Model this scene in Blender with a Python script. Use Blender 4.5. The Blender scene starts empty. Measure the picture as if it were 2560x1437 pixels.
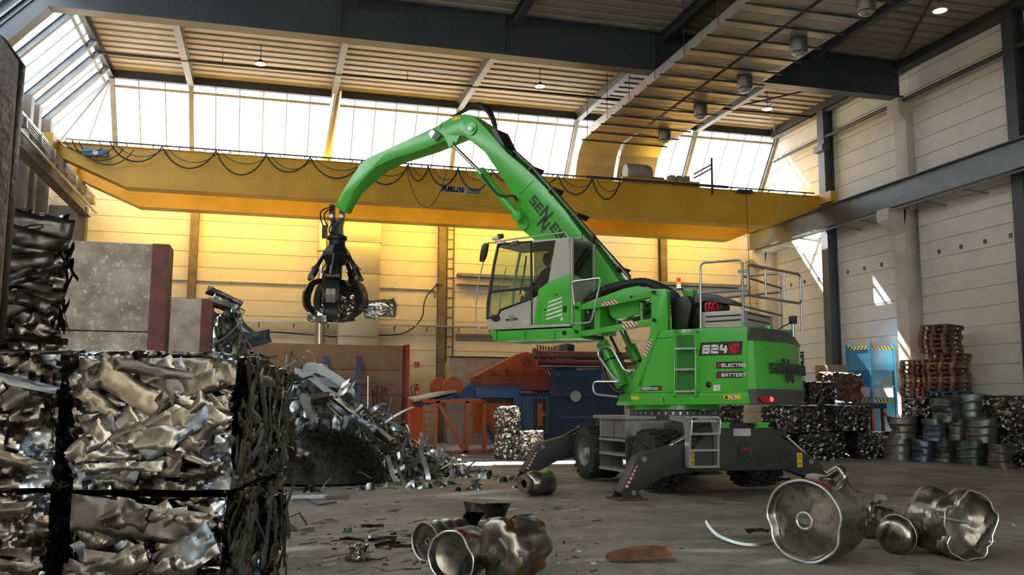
import bpy, bmesh, math, random
from mathutils import Vector, Matrix, noise
from math import sin, cos, pi, radians, sqrt, atan2
random.seed(7)
V = Vector
SC = bpy.context.scene
COL = SC.collection
# ------------------------------------------------------------------ camera
F_PX, YAW, PITCH, ROLL, CAM_H = 2250.0, .2606, .1257, .0055, 1.65
_fw = V((sin(YAW)*cos(PITCH), cos(YAW)*cos(PITCH), sin(PITCH)))
_rt = V((cos(YAW), -sin(YAW), 0)); _up = _rt.cross(_fw)
_R = _rt*cos(ROLL)+_up*sin(ROLL); _U = -_rt*sin(ROLL)+_up*cos(ROLL)
CAMP = V((0, 0, CAM_H))
cam = bpy.data.cameras.new('camera'); camo = bpy.data.objects.new('camera', cam); COL.objects.link(camo)
cam.sensor_width = 36; cam.lens = 36*F_PX/2560; cam.clip_end = 300
_m = Matrix((_R, _U, -_fw)).transposed().to_4x4(); _m.translation = CAMP; camo.matrix_world = _m
SC.camera = camo
# ------------------------------------------------------------------ world, sun, exposure
SC.view_settings.view_transform = 'Standard'; SC.view_settings.look = 'None'
SC.view_settings.exposure = 0.85; SC.view_settings.gamma = 1.0; SC.view_settings.use_curve_mapping = False
SC.cycles.use_denoising = True
SC.cycles.max_bounces = 10; SC.cycles.diffuse_bounces = 6; SC.cycles.glossy_bounces = 4; SC.cycles.transparent_max_bounces = 12
SC.cycles.sample_clamp_indirect = 8.0; SC.cycles.caustics_reflective = False; SC.cycles.caustics_refractive = False
w = bpy.data.worlds.new('sky'); SC.world = w; w.use_nodes = True
bg = w.node_tree.nodes['Background']; bg.inputs[0].default_value = (.93, .97, 1.0, 1); bg.inputs[1].default_value = 4.2
sun = bpy.data.lights.new('sun', 'SUN'); sun.energy = 70; sun.angle = .009; sun.color = (1, .95, .86)
suno = bpy.data.objects.new('sun', sun); COL.objects.link(suno); suno.location = (-20, 60, 50)
suno.rotation_euler = V((.46, -2.2, -2.5)).to_track_quat('-Z', 'Y').to_euler()
def portal(loc, rot_vec, sx, sy):
    l = bpy.data.lights.new('daylight_portal', 'AREA'); l.shape = 'RECTANGLE'; l.size = sx; l.size_y = sy; l.cycles.is_portal = True
    o = bpy.data.objects.new('daylight_portal', l); COL.objects.link(o); o.location = loc
    o.rotation_euler = V(rot_vec).to_track_quat('-Z', 'Y').to_euler(); return o
portal((6.7, 35.4, 12.3), (0, -.8, -.58), 29, 3.0)
po = portal((-7.2, 11, 12.3), (.8, 0, -.58), 48, 3.0); po.rotation_euler = Matrix(((0, -1*.58, -.8), (1, 0, 0), (0, -.8, .58))).to_euler()
portal((6.0, -13.9, 2.7), (0, 1, 0), 11, 5.4)
# ------------------------------------------------------------------ pixel helpers (image frame 2560 x 1437)
def ray(x, y): return _R*((x-1280)/F_PX) - _U*((y-718.5)/F_PX) + _fw
def on(x, y, ax, val):
    d = ray(x, y); return CAMP + d*((val-CAMP[ax])/d[ax])
def ground(x, y, z=0.0): return on(x, y, 2, z)
def depth(p): return (V(p)-CAMP).dot(_fw)
# ------------------------------------------------------------------ materials
MATS = {}
def mat(name, col, rough=.5, metal=0.0, var=.12, scale=4.0, bump=0.0, bscale=30.0, col2=None, detail=4, spots=None, emit=None, coat=0.0, stretch=None):
    if name in MATS: return MATS[name]
    m = bpy.data.materials.new(name); m.use_nodes = True; nt = m.node_tree; N = nt.nodes; L = nt.links
    b = N['Principled BSDF']; b.inputs['Roughness'].default_value = rough; b.inputs['Metallic'].default_value = metal
    if coat: b.inputs['Coat Weight'].default_value = coat; b.inputs['Coat Roughness'].default_value = .15
    tc = N.new('ShaderNodeTexCoord'); src = tc.outputs['Object']
    if stretch:
        mp = N.new('ShaderNodeMapping'); mp.inputs['Scale'].default_value = stretch; L.new(src, mp.inputs[0]); src = mp.outputs[0]
    c2 = col2 or tuple(max(0, c*(1-2.2*var)) for c in col)
    nz = N.new('ShaderNodeTexNoise'); nz.inputs['Scale'].default_value = scale; nz.inputs['Detail'].default_value = detail; nz.inputs['Roughness'].default_value = .65
    L.new(src, nz.inputs['Vector'])
    cr = N.new('ShaderNodeValToRGB'); cr.color_ramp.elements[0].position = .36; cr.color_ramp.elements[1].position = .66
    cr.color_ramp.elements[0].color = (*c2, 1); cr.color_ramp.elements[1].color = (*col, 1); L.new(nz.outputs[0], cr.inputs[0])
    out = cr.outputs[0]
    if spots:      # (colour, scale, threshold)
        n2 = N.new('ShaderNodeTexNoise'); n2.inputs['Scale'].default_value = spots[1]; n2.inputs['Detail'].default_value = 6; n2.inputs['Roughness'].default_value = .7; L.new(src, n2.inputs['Vector'])
        r2 = N.new('ShaderNodeValToRGB'); r2.color_ramp.elements[0].position = spots[2]; r2.color_ramp.elements[1].position = spots[2]+.06
        L.new(n2.outputs[0], r2.inputs[0]); mx = N.new('ShaderNodeMix'); mx.data_type = 'RGBA'; L.new(r2.outputs[0], mx.inputs['Factor'])
        L.new(out, mx.inputs['A']); mx.inputs['B'].default_value = (*spots[0], 1); out = mx.outputs['Result']
    L.new(out, b.inputs['Base Color'])
    if bump:
        nb = N.new('ShaderNodeTexNoise'); nb.inputs['Scale'].default_value = bscale; nb.inputs['Detail'].default_value = 3; L.new(src, nb.inputs['Vector'])
        bp = N.new('ShaderNodeBump'); bp.inputs['Strength'].default_value = bump; bp.inputs['Distance'].default_value = .02; L.new(nb.outputs[0], bp.inputs['Height']); L.new(bp.outputs[0], b.inputs['Normal'])
    if emit:
        b.inputs['Emission Color'].default_value = (*emit[0], 1); b.inputs['Emission Strength'].default_value = emit[1]
    MATS[name] = m; return m
def stripe_mat(name, c1, c2, period, ax=(1, 0, 1), rough=.5):
    if name in MATS: return MATS[name]
    m = bpy.data.materials.new(name); m.use_nodes = True; nt = m.node_tree; N = nt.nodes; L = nt.links; b = N['Principled BSDF']; b.inputs['Roughness'].default_value = rough
    tc = N.new('ShaderNodeTexCoord'); dp = N.new('ShaderNodeVectorMath'); dp.operation = 'DOT_PRODUCT'; L.new(tc.outputs['Object'], dp.inputs[0]); dp.inputs[1].default_value = tuple(a/period for a in ax)
    fr = N.new('ShaderNodeMath'); fr.operation = 'FRACT'; L.new(dp.outputs['Value'], fr.inputs[0])
    gt = N.new('ShaderNodeMath'); gt.operation = 'GREATER_THAN'; gt.inputs[1].default_value = .5; L.new(fr.outputs[0], gt.inputs[0])
    mx = N.new('ShaderNodeMix'); mx.data_type = 'RGBA'; L.new(gt.outputs[0], mx.inputs['Factor']); mx.inputs['A'].default_value = (*c1, 1); mx.inputs['B'].default_value = (*c2, 1); L.new(mx.outputs['Result'], b.inputs['Base Color'])
    MATS[name] = m; return m
def glass_mat(name, tint, thru, gloss_rough=.05):
    m = bpy.data.materials.new(name); m.use_nodes = True; nt = m.node_tree; N = nt.nodes; L = nt.links; N.remove(N['Principled BSDF'])
    t = N.new('ShaderNodeBsdfTransparent'); t.inputs[0].default_value = (*tint, 1); g = N.new('ShaderNodeBsdfGlossy'); g.inputs['Roughness'].default_value = gloss_rough; g.inputs[0].default_value = (1, 1, 1, 1)
    mx = N.new('ShaderNodeMixShader'); mx.inputs[0].default_value = 1-thru; L.new(t.outputs[0], mx.inputs[1]); L.new(g.outputs[0], mx.inputs[2]); L.new(mx.outputs[0], N['Material Output'].inputs[0])
    MATS[name] = m; return m
# ------------------------------------------------------------------ mesh building
def chain_matrix(o):
    M = Matrix.Identity(4)
    while o: M = o.matrix_basis @ M; o = o.parent
    return M
class MB:
    def __init__(s): s.v = []; s.f = []
    def add(s, vs, fs):
        n = len(s.v); s.v += [V(p) for p in vs]; s.f += [tuple(i+n for i in q) for q in fs]; return s
    def box(s, x0, x1, y0, y1, z0, z1):
        return s.add([(x0,y0,z0),(x1,y0,z0),(x1,y1,z0),(x0,y1,z0),(x0,y0,z1),(x1,y0,z1),(x1,y1,z1),(x0,y1,z1)], [(0,3,2,1),(4,5,6,7),(0,1,5,4),(1,2,6,5),(2,3,7,6),(3,0,4,7)])
    def prism(s, pts, off):
        n = len(pts); pts = [V(p) for p in pts]; off = V(off)
        nrm = V((0,0,0))
        for i in range(n): nrm += pts[i].cross(pts[(i+1) % n])
        if nrm.dot(off) > 0: pts = pts[::-1]
        vs = pts+[p+off for p in pts]
        return s.add(vs, [tuple(range(n)), tuple(range(2*n-1, n-1, -1))]+[(i, i+n, (i+1) % n+n, (i+1) % n) for i in range(n)])
    def bar(s, a, b, wx, wz, up=(0,0,1)):      # rectangular bar from a to b
        a, b = V(a), V(b); d = (b-a).normalized(); u = V(up); sd = d.cross(u)
        if sd.length < 1e-4: sd = d.cross(V((1,0,0)))
        sd.normalize(); u = sd.cross(d); h = sd*(wx/2); k = u*(wz/2)
        return s.prism([a-h-k, a+h-k, a+h+k, a-h+k], b-a)
    def ibeam(s, a, b, wd, ht, tf=.03, tw=.02, up=(0,0,1)):
        a, b = V(a), V(b); d = (b-a).normalized(); u = V(up); sd = d.cross(u).normalized(); u = sd.cross(d)
        s.bar(a+u*(ht/2-tf/2), b+u*(ht/2-tf/2), wd, tf, up); s.bar(a-u*(ht/2-tf/2), b-u*(ht/2-tf/2), wd, tf, up); s.bar(a, b, tw, ht-2*tf, up); return s
    def tube(s, path, r, n=8, closed=False, cap=True):
        P = [V(p) for p in path]; m = len(P); rings = []; base = len(s.v); pu = None
        for i in range(m):
            if closed: d = P[(i+1) % m]-P[i-1]
            else: d = P[min(i+1, m-1)]-P[max(i-1, 0)]
            d.normalize()
            if pu is None: pu = d.orthogonal().normalized()
            else:
                pu = pu-d*pu.dot(d); pu = d.orthogonal() if pu.length < 1e-5 else pu; pu.normalize()
            q = d.cross(pu); rr = r[i] if isinstance(r, (list, tuple)) else r
            for k in range(n):
                a = 2*pi*k/n; s.v.append(P[i]+(pu*cos(a)+q*sin(a))*rr)
        lim = m if closed else m-1
        for i in range(lim):
            for k in range(n):
                A = base+i*n; B = base+((i+1) % m)*n; s.f.append((A+k, A+(k+1) % n, B+(k+1) % n, B+k))
        if cap and not closed: s.f.append(tuple(base+k for k in range(n))[::-1]); s.f.append(tuple(base+(m-1)*n+k for k in range(n)))
        return s
    def lathe(s, prof, M=None, n=24, jit=None, cap=True):
        M = M or Matrix.Identity(4); base = len(s.v)
        for i, (r, z) in enumerate(prof):
            for k in range(n):
                a = 2*pi*k/n; p = V((r*cos(a), r*sin(a), z))
                if jit: p = jit(p, i, a)
                s.v.append(M @ p)
        for i in range(len(prof)-1):
            for k in range(n):
                A = base+i*n; B = A+n; s.f.append((A+k, A+(k+1) % n, B+(k+1) % n, B+k))
        if cap and prof[0][0] > 1e-4: s.f.append(tuple(base+k for k in range(n))[::-1])
        if cap and prof[-1][0] > 1e-4: s.f.append(tuple(base+(len(prof)-1)*n+k for k in range(n)))
        return s
    def grid(s, fn, nu, nv):
        base = len(s.v)
        for j in range(nv+1):
            for i in range(nu+1): s.v.append(V(fn(i/nu, j/nv)))
        for j in range(nv):
            for i in range(nu):
                A = base+j*(nu+1)+i; s.f.append((A, A+1, A+nu+2, A+nu+1))
        return s
    def xf(s, M):
        s.v = [M @ p for p in s.v]; return s
    def mesh(s, name, m, smooth=False, bevel=0.0, angle=.6):
        me = bpy.data.meshes.new(name); me.from_pydata([tuple(p) for p in s.v], [], s.f); me.update()
        if bevel:
            bm = bmesh.new(); bm.from_mesh(me); bmesh.ops.remove_doubles(bm, verts=bm.verts, dist=1e-5)
            es = [e for e in bm.edges if len(e.link_faces) == 2 and e.calc_face_angle(0) > .5]
            bmesh.ops.bevel(bm, geom=es, offset=bevel, segments=2, profile=.6, affect='EDGES', clamp_overlap=True); bm.to_mesh(me); bm.free()
        if smooth or bevel:
            for p in me.polygons: p.use_smooth = True
            me.set_sharp_from_angle(angle=angle)
        if m: me.materials.append(m if not isinstance(m, str) else MATS[m])
        return me
    def build(s, name, m, parent=None, smooth=False, bevel=0.0, angle=.6, world=True):
        me = s.mesh(name, m, smooth, bevel, angle)
        if parent is not None and world: me.transform(chain_matrix(parent).inverted())
        o = bpy.data.objects.new(name, me); COL.objects.link(o); o.parent = parent; return o
def link(name, me, parent=None, loc=None, rot=None, M=None):
    o = bpy.data.objects.new(name, me); COL.objects.link(o); o.parent = parent
    if M is not None: o.matrix_basis = M
    else:
        if loc is not None: o.location = loc
        if rot is not None: o.rotation_euler = rot
    return o
def tag(o, label=None, cat=None, group=None, kind=None):
    if label: o['label'] = label
    if cat: o['category'] = cat
    if group: o['group'] = group
    if kind: o['kind'] = kind
    return o
def struct(o): o['kind'] = 'structure'; return o
def thing(name, loc, label, cat, rz=0.0, group=None):
    o = bpy.data.objects.new(name, None); COL.objects.link(o); o.empty_display_size = .2
    o.location = loc; o.rotation_euler = (0, 0, rz); return tag(o, label, cat, group)
def copy_tree(o, parent=None):
    c = o.copy(); COL.objects.link(c); c.parent = parent
    for ch in list(o.children): copy_tree(ch, c)
    return c
def smooth_path(P, n=6):
    P = [V(p) for p in P]; out = []
    for i in range(len(P)-1):
        p0, p1, p2, p3 = P[max(i-1, 0)], P[i], P[i+1], P[min(i+2, len(P)-1)]
        for k in range(n):
            t = k/n; out.append(.5*((2*p1)+(p2-p0)*t+(2*p0-5*p1+4*p2-p3)*t*t+(3*p1-p0-3*p2+p3)*t**3))
    out.append(P[-1]); return out
def round_path(P, r, n=4, closed=False):      # straight runs with rounded corners
    P = [V(p) for p in P]; out = []; m = len(P)
    for i in range(m):
        if not closed and i in (0, m-1): out.append(P[i]); continue
        a, b, c = P[i-1], P[i], P[(i+1) % m]; u, v = (a-b), (c-b); rr = min(r, u.length*.45, v.length*.45); u = b+u.normalized()*rr; v = b+v.normalized()*rr
        for k in range(n+1):
            t = k/n; out.append(u*(1-t)**2+b*2*t*(1-t)+v*t*t)
    return out
# ------------------------------------------------------------------ block lettering (strokes in a unit-high cell)
GLY = {'S': [[(.66,1),(0,1),(0,.52),(.66,.52),(.66,0),(0,0)]], 'E': [[(.62,1),(0,1),(0,0),(.62,0)],[(0,.5),(.56,.5)]], 'N': [[(0,0),(0,1),(.66,0),(.66,1)]],
 'B': [[(0,0),(0,1),(.6,1),(.6,.56),(0,.52),(.66,.48),(.66,0),(0,0)]], 'O': [[(0,0),(0,1),(.68,1),(.68,0),(0,0)]], 'G': [[(.66,1),(0,1),(0,0),(.66,0),(.66,.5),(.36,.5)]],
 '8': [[(0,0),(0,1),(.66,1),(.66,0),(0,0)],[(0,.52),(.66,.52)]], '2': [[(0,1),(.66,1),(.66,.52),(0,.52),(0,0),(.66,0)]], '4': [[(.08,1),(0,.42),(.66,.42)],[(.56,.8),(.56,0)]],
 'L': [[(0,1),(0,0),(.58,0)]], 'C': [[(.62,1),(0,1),(0,0),(.62,0)]], 'T': [[(0,1),(.68,1)],[(.34,1),(.34,0)]], 'R': [[(0,0),(0,1),(.62,1),(.62,.5),(0,.5)],[(.3,.5),(.66,0)]],
 'A': [[(0,0),(.2,1),(.48,1),(.7,0)],[(.1,.38),(.6,.38)]], 'Y': [[(0,1),(.34,.5),(.68,1)],[(.34,.5),(.34,0)]], 'U': [[(0,1),(0,0),(.64,0),(.64,1)]], '0': [[(0,0),(0,1),(.62,1),(.62,0),(0,0)]],
 't': [[(.2,1),(.2,0),(.5,0)],[(0,.72),(.5,.72)]], 'c': [[(.5,.66),(0,.66),(0,0),(.5,0)]], 'o': [[(0,0),(0,.66),(.5,.66),(.5,0),(0,0)]], 'n': [[(0,0),(0,.66),(.5,.66),(.5,0)]], 'e': [[(.5,0),(0,0),(0,.66),(.5,.66),(.5,.34),(0,.34)]],
 'M': [[(0,0),(0,1),(.42,.4),(.84,1),(.84,0)]], 'X': [[(0,0),(.66,1)],[(0,1),(.66,0)]], 'm': [[(0,0),(0,.66),(.8,.66),(.8,0)],[(.4,.66),(.4,0)]], 'a': [[(0,.66),(.5,.66),(.5,0),(0,0),(0,.34),(.5,.34)]], 'b': [[(0,1),(0,0),(.5,0),(.5,.66),(0,.66)]],
 '3': [[(0,1),(.62,1),(.62,0),(0,0)],[(.1,.5),(.62,.5)]], '>': [[(0,1),(.4,.5),(0,0)]], '!': [[(.1,1),(.1,.35)],[(.1,.12),(.1,0)]], 'P': [[(0,0),(0,1),(.62,1),(.62,.5),(0,.5)]]}
def lettering(mb, txt, o, ex, ey, h, th=.2, gap=.26, slant=0.0, lift=.004):
    # o origin (baseline left), ex / ey unit vectors along / up, h letter height; letters stand proud by lift
    o, ex, ey = V(o), V(ex), V(ey); nz = ex.cross(ey); x = 0.0
    for ch in txt:
        if ch == ' ': x += .5; continue
        G = GLY[ch]; wd = max(p[0] for st in G for p in st)
        for st in G:
            for a, b in zip(st[:-1], st[1:]):
                A = V((a[0]*(1), th/2+a[1]*(1-th))); B = V((b[0], th/2+b[1]*(1-th))); d = (B-A).normalized(); q = V((-d.y, d.x))*th/2; A = A-d*th/2*.98; B = B+d*th/2*.98
                P = [A+q, A-q, B-q, B+q]
                mb.prism([o+ex*((x+th/2+p.x+slant*p.y)*h)+ey*(p.y*h)+nz*.001 for p in P], nz*lift)
        x += wd+th+gap
    return x*h
# ------------------------------------------------------------------ setting
XR, YB, XL, YF = 21.3, 35.9, -8.0, -14.0
ROOF, GT, GB = 13.55, 13.3, 11.1
BX, LX = 34.3, -6.0        # where the glazing meets the roof
concrete = mat('wall_panel', (.70, .67, .59), .8, 0, .05, 1.2, .15, 40, spots=((.47, .43, .36), .55, .68))
cpillar = mat('pillar_concrete', (.58, .54, .46), .8, 0, .08, 2, .2, 30)
dark = mat('dark_steel', (.045, .05, .06), .5, 0, .15, 1.5, .05)
grey = mat('grey_steel', (.19, .205, .225), .5, 0, .15, 2)
deckm = mat('roof_deck', (.33, .29, .235), .6, .1, .08, .8)
zinc = mat('zinc', (.42, .44, .45), .38, .85, .12, 6, .03, 60)
bright_zinc = mat('bright_zinc', (.6, .62, .63), .35, .8, .1, 8)
rubber = mat('rubber', (.022, .021, .02), .75, 0, .2, 10, .3, 50, spots=((.10, .09, .075), 5, .6))
black = mat('black_plastic', (.014, .015, .016), .45)
cable = mat('cable_black', (.012, .012, .013), .5)
rust = mat('rust', (.17, .075, .04), .8, .2, .25, 5, .3, 30)
white = mat('white_paint', (.8, .8, .78), .5)
glass_roof = glass_mat('roof_glass', (.93, .95, .96), .96, .2)

# floor: stained concrete with tyre grime and pale dust
fm = bpy.data.materials.new('floor_concrete'); fm.use_nodes = True; nt = fm.node_tree; N = nt.nodes; L = nt.links; b = N['Principled BSDF']
tc = N.new('ShaderNodeTexCoord')
def nz_(scale, det, rg=.6, vec=None):
    n = N.new('ShaderNodeTexNoise'); n.inputs['Scale'].default_value = scale; n.inputs['Detail'].default_value = det; n.inputs['Roughness'].default_value = rg; L.new(vec or tc.outputs['Object'], n.inputs['Vector']); return n.outputs[0]
def ramp_(src, p0, c0, p1, c1):
    r = N.new('ShaderNodeValToRGB'); r.color_ramp.elements[0].position = p0; r.color_ramp.elements[1].position = p1; r.color_ramp.elements[0].color = (*c0, 1); r.color_ramp.elements[1].color = (*c1, 1); L.new(src, r.inputs[0]); return r.outputs[0]
def mix_(fac, a, bcol):
    x = N.new('ShaderNodeMix'); x.data_type = 'RGBA'; L.new(fac, x.inputs['Factor']); L.new(a, x.inputs['A'])
    if isinstance(bcol, tuple): x.inputs['B'].default_value = (*bcol, 1)
    else: L.new(bcol, x.inputs['B'])
    return x.outputs['Result']
c = ramp_(nz_(.55, 8), .35, (.15, .13, .105), .64, (.33, .295, .245))
c = mix_(ramp_(nz_(.9, 6, .7), .56, (0, 0, 0), .66, (1, 1, 1)), c, (.085, .072, .058))
c = mix_(ramp_(nz_(14, 6, .8), .54, (0, 0, 0), .62, (.75, .75, .75)), c, (.30, .28, .24))
mp = N.new('ShaderNodeMapping'); mp.inputs['Scale'].default_value = (.5, 1.6, 1); mp.inputs['Rotation'].default_value = (0, 0, .45); L.new(tc.outputs['Object'], mp.inputs[0])
d1 = ramp_(nz_(1.1, 7, .62, mp.outputs[0]), .56, (0, 0, 0), .72, (.8, .8, .8))
c = mix_(d1, c, (.48, .46, .41))
c = mix_(ramp_(nz_(3.5, 8, .75), .52, (0, 0, 0), .62, (.55, .55, .55)), c, (.10, .085, .068))
c = mix_(ramp_(nz_(55, 4, .8), .63, (0, 0, 0), .68, (.9, .9, .9)), c, (.42, .40, .35))
c = mix_(ramp_(nz_(38, 4, .8), .64, (0, 0, 0), .69, (.9, .9, .9)), c, (.05, .045, .04))
def dust_(x, y, lx, ly, rot, col, k=.9):
    global c
    p = ground(x, y); mp_ = N.new('ShaderNodeMapping'); mp_.vector_type = 'TEXTURE'; mp_.inputs['Location'].default_value = (p.x, p.y, 0); mp_.inputs['Rotation'].default_value = (0, 0, rot); mp_.inputs['Scale'].default_value = (lx, ly, 1); L.new(tc.outputs['Object'], mp_.inputs[0])
    le = N.new('ShaderNodeVectorMath'); le.operation = 'LENGTH'; L.new(mp_.outputs[0], le.inputs[0])
    ns = nz_(7, 8, .8); ad = N.new('ShaderNodeMath'); ad.operation = 'MULTIPLY_ADD'; L.new(ns, ad.inputs[0]); ad.inputs[1].default_value = -2.2; ad.inputs[2].default_value = 1.9
    sb = N.new('ShaderNodeMath'); sb.operation = 'ADD'; L.new(le.outputs['Value'], sb.inputs[0]); L.new(ad.outputs[0], sb.inputs[1])
    hf = N.new('ShaderNodeMath'); hf.operation = 'MULTIPLY'; L.new(sb.outputs[0], hf.inputs[0]); hf.inputs[1].default_value = .5
    c = mix_(ramp_(hf.outputs[0], .45, (k, k, k), .85, (0, 0, 0)), c, col)
for q_ in ((1180, 1232, 1.5, .35, .5, (.62, .60, .55)), (1240, 1245, .9, .3, -.5, (.6, .58, .53)), (735, 1372, .55, .25, .2, (.66, .64, .6)), (1790, 1376, .7, .22, -.3, (.58, .56, .5)), (1960, 1400, .7, .15, .3, (.62, .6, .55)), (905, 1252, .5, .4, .2, (.42, .30, .18)), (950, 1300, 1.0, .5, .1, (.34, .31, .26)), (1150, 1300, 1.6, .5, .2, (.30, .28, .24)), (1080, 1420, .9, .2, .1, (.36, .33, .27)), (1860, 1330, .9, .3, .2, (.34, .32, .28))): dust_(*q_)
L.new(c, b.inputs['Base Color'])
r_ = N.new('ShaderNodeMapRange'); L.new(nz_(.8, 5), r_.inputs[0]); r_.inputs[1].default_value = .3; r_.inputs[2].default_value = .7; r_.inputs[3].default_value = .42; r_.inputs[4].default_value = .8; L.new(r_.outputs[0], b.inputs['Roughness'])
bp = N.new('ShaderNodeBump'); bp.inputs['Strength'].default_value = .5; bp.inputs['Distance'].default_value = .03; L.new(nz_(16, 8, .8), bp.inputs['Height']); L.new(bp.outputs[0], b.inputs['Normal'])
struct(MB().box(XL-6, XR+6, YF-26, YB+6, -.3, 0).build('floor', fm))

# wall slabs and their precast panels
def panel_wall(name, axis, pos, a0, a1, z1, bay0, bay, sgn, zoff=0.0):
    o = MB()
    if axis == 'y': o.box(a0, a1, pos, pos+.3*sgn if sgn > 0 else pos, 0, z1) if sgn > 0 else o.box(a0, a1, pos-.3, pos, 0, z1)
    else: o.box(pos, pos+.3, a0, a1, 0, z1) if sgn > 0 else o.box(pos-.3, pos, a0, a1, 0, z1)
    wl = struct(o.build(name, concrete))
    cuts = [a0]+[bay0+bay*k for k in range(-20, 20) if a0+.4 < bay0+bay*k < a1-.4]+[a1]
    cache = {}
    for q0, q1 in zip(cuts[:-1], cuts[1:]):
        z = zoff-.6
        while z < z1-.05:
            za, zb = max(z, 0)+.012, min(z+.6, z1)-.012; z += .6
            if zb-za < .03: continue
            k = (round(q1-q0, 3), round(zb-za, 3))
            if k not in cache:
                h = (q1-q0)/2-.012
                mb = MB()
                if axis == 'y': mb.box(-h, h, -.045, 0, 0, zb-za)
                elif sgn > 0: mb.box(-.045, 0, -h, h, 0, zb-za)
                else: mb.box(0, .045, -h, h, 0, zb-za)
                cache[k] = mb.mesh('wall_panel', concrete)
            link('wall_panel', cache[k], wl, ((q0+q1)/2, pos, za) if axis == 'y' else (pos, (q0+q1)/2, za))
    return wl
zoff_b = on(1020, 652.9, 1, YB).z % .6
zoff_r = on(2326, 649.3, 0, XR).z % .6
panel_wall('wall_back', 'y', YB, XL, XR, GB, -3.0, 4.8, 1, zoff_b)
# right wall: panels only where the photograph sees it, plain slab towards the front
panel_wall('wall_right', 'x', XR, 11.4, YB, ROOF, 30.6, 4.8, 1, zoff_r)
struct(MB().box(XR, XR+.3, YF, 11.4, 0, ROOF).build('wall_right_front', concrete))
panel_wall('wall_left', 'x', XL, 25.8, YB, GB, 30.6, 4.8, -1, zoff_r)
struct(MB().box(XL-.3, XL, YF, 25.8, 0, GB).build('wall_left_front', concrete))
wf = MB().box(XL, .5, YF-.3, YF, 0, ROOF).box(11.5, XR, YF-.3, YF, 0, ROOF).box(.5, 11.5, YF-.3, YF, 5.4, ROOF)
struct(wf.build('wall_front', concrete))
# square anchor plates in the right wall, placed at the photo's spots
ap = MB().box(-.012, 0, -.07, .07, -.07, .07).mesh('anchor_plate', mat('anchor_plate', (.12, .11, .13), .6))
for x, y in ((2348,629),(2403,616.5),(2463,603.5),(2527,588.5),(2120,680),(2161,670.5),(2204,661),(2250,651.5),(1978,712),(2011.5,704.5),(2045.5,697)):
    p = on(x, y, 0, XR-.045); link('anchor_plate', ap, bpy.data.objects['wall_right'], p, (radians(45) if x in (2120, 2250, 2011.5) else 0, 0, 0))

# roof deck: trapezoidal sheet with ribs running along X
mb = MB(); prof = []
y = YF
while y < BX+.2:
    prof += [(y, 0), (y+.30, 0), (y+.36, .12), (y+.46, .12)]; y += .5
for (ya, za), (yb, zb) in zip(prof[:-1], prof[1:]):
    mb.add([(LX-.2, ya, ROOF+za), (XR+.2, ya, ROOF+za), (XR+.2, yb, ROOF+zb), (LX-.2, yb, ROOF+zb)], [(0, 1, 2, 3)])
mb.box(LX-.2, XR+.3, YF-.3, BX+.2, ROOF+.25, ROOF+.4)
struct(mb.build('ceiling', deckm))
def beam(name, a, b, w_, h_, m=dark, **k): return struct(MB().ibeam(a, b, w_, h_, **k).build(name, m))
# edge beams, frames, purlins
beam('trim_1', (LX, BX-.05, GT+.1), (XR, BX-.05, GT+.1), .2, .32)
beam('trim_2', (LX, YF, GT+.1), (LX, BX, GT+.1), .2, .32)
struct(MB().box(XR-.5, XR-.02, YF, BX, GT-.05, ROOF-.02).build('trim_3', dark))
gird = mat('girder_steel', (.055, .065, .08), .42, .2, .1, 1)
for i, gy in enumerate((25.9, 11.3, -2.8)):
    mb = MB().box(LX-.2, XR-.4, gy-.02, gy+.02, 12.24, ROOF-.04).box(LX-.2, XR-.4, gy-.22, gy+.22, 12.2, 12.26).box(LX-.2, XR-.4, gy-.22, gy+.22, ROOF-.05, ROOF-.01)
    # inclined knee following the glazed slope
    K = [V((LX-.2, gy, 12.2)), V((LX-.2, gy, ROOF-.05)), V((XL+.1, gy, 11.6)), V((XL+.1, gy, 10.2))]
    mb.prism([k+V((0, -.02, 0)) for k in K], (0, .04, 0))
    for a, b_ in ((K[1], K[2]), (K[0], K[3])): mb.bar(a, b_, .44, .06)
    for xx in (1.6, 6.6, 11.6, 16.6): mb.box(xx-.01, xx+.01, gy-.15, gy+.15, 12.26, ROOF-.05)
    struct(mb.build('trim_%d' % (4+i), gird))
PX = [-3.25, 1.95, 6.9, 11.9, 17.3]
n = 7
for xx in PX+[21.0]:
    struct(MB().ibeam((xx, 25.9, GT+.04), (xx, BX, GT+.04), .22, .36, .03, .02).build('trim_%d' % n, grey)); n += 1
for xx in (1.95, 6.9, 11.9, 17.3):
    struct(MB().ibeam((xx, 11.3, GT+.04), (xx, 25.7, GT+.04), .22, .36).build('trim_%d' % n, dark)); n += 1
struct(MB().bar((18.3, 21.0, 13.45), (20.9, 26, 13.45), .06, .06).bar((15.8, 33.6, 13.38), (18.3, 30.3, 13.38), .06, .06).bar((18.3, 30.3, 13.38), (20.8, 26.5, 13.38), .06, .06).bar((18.5, 30.3, 13.38), (20.8, 33.8, 13.38), .06, .06).bar((18.1, 20.6, 13.45), (17.6, 19, 13.45), .06, .06).build('trim_%d' % n, dark)); n += 1
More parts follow.
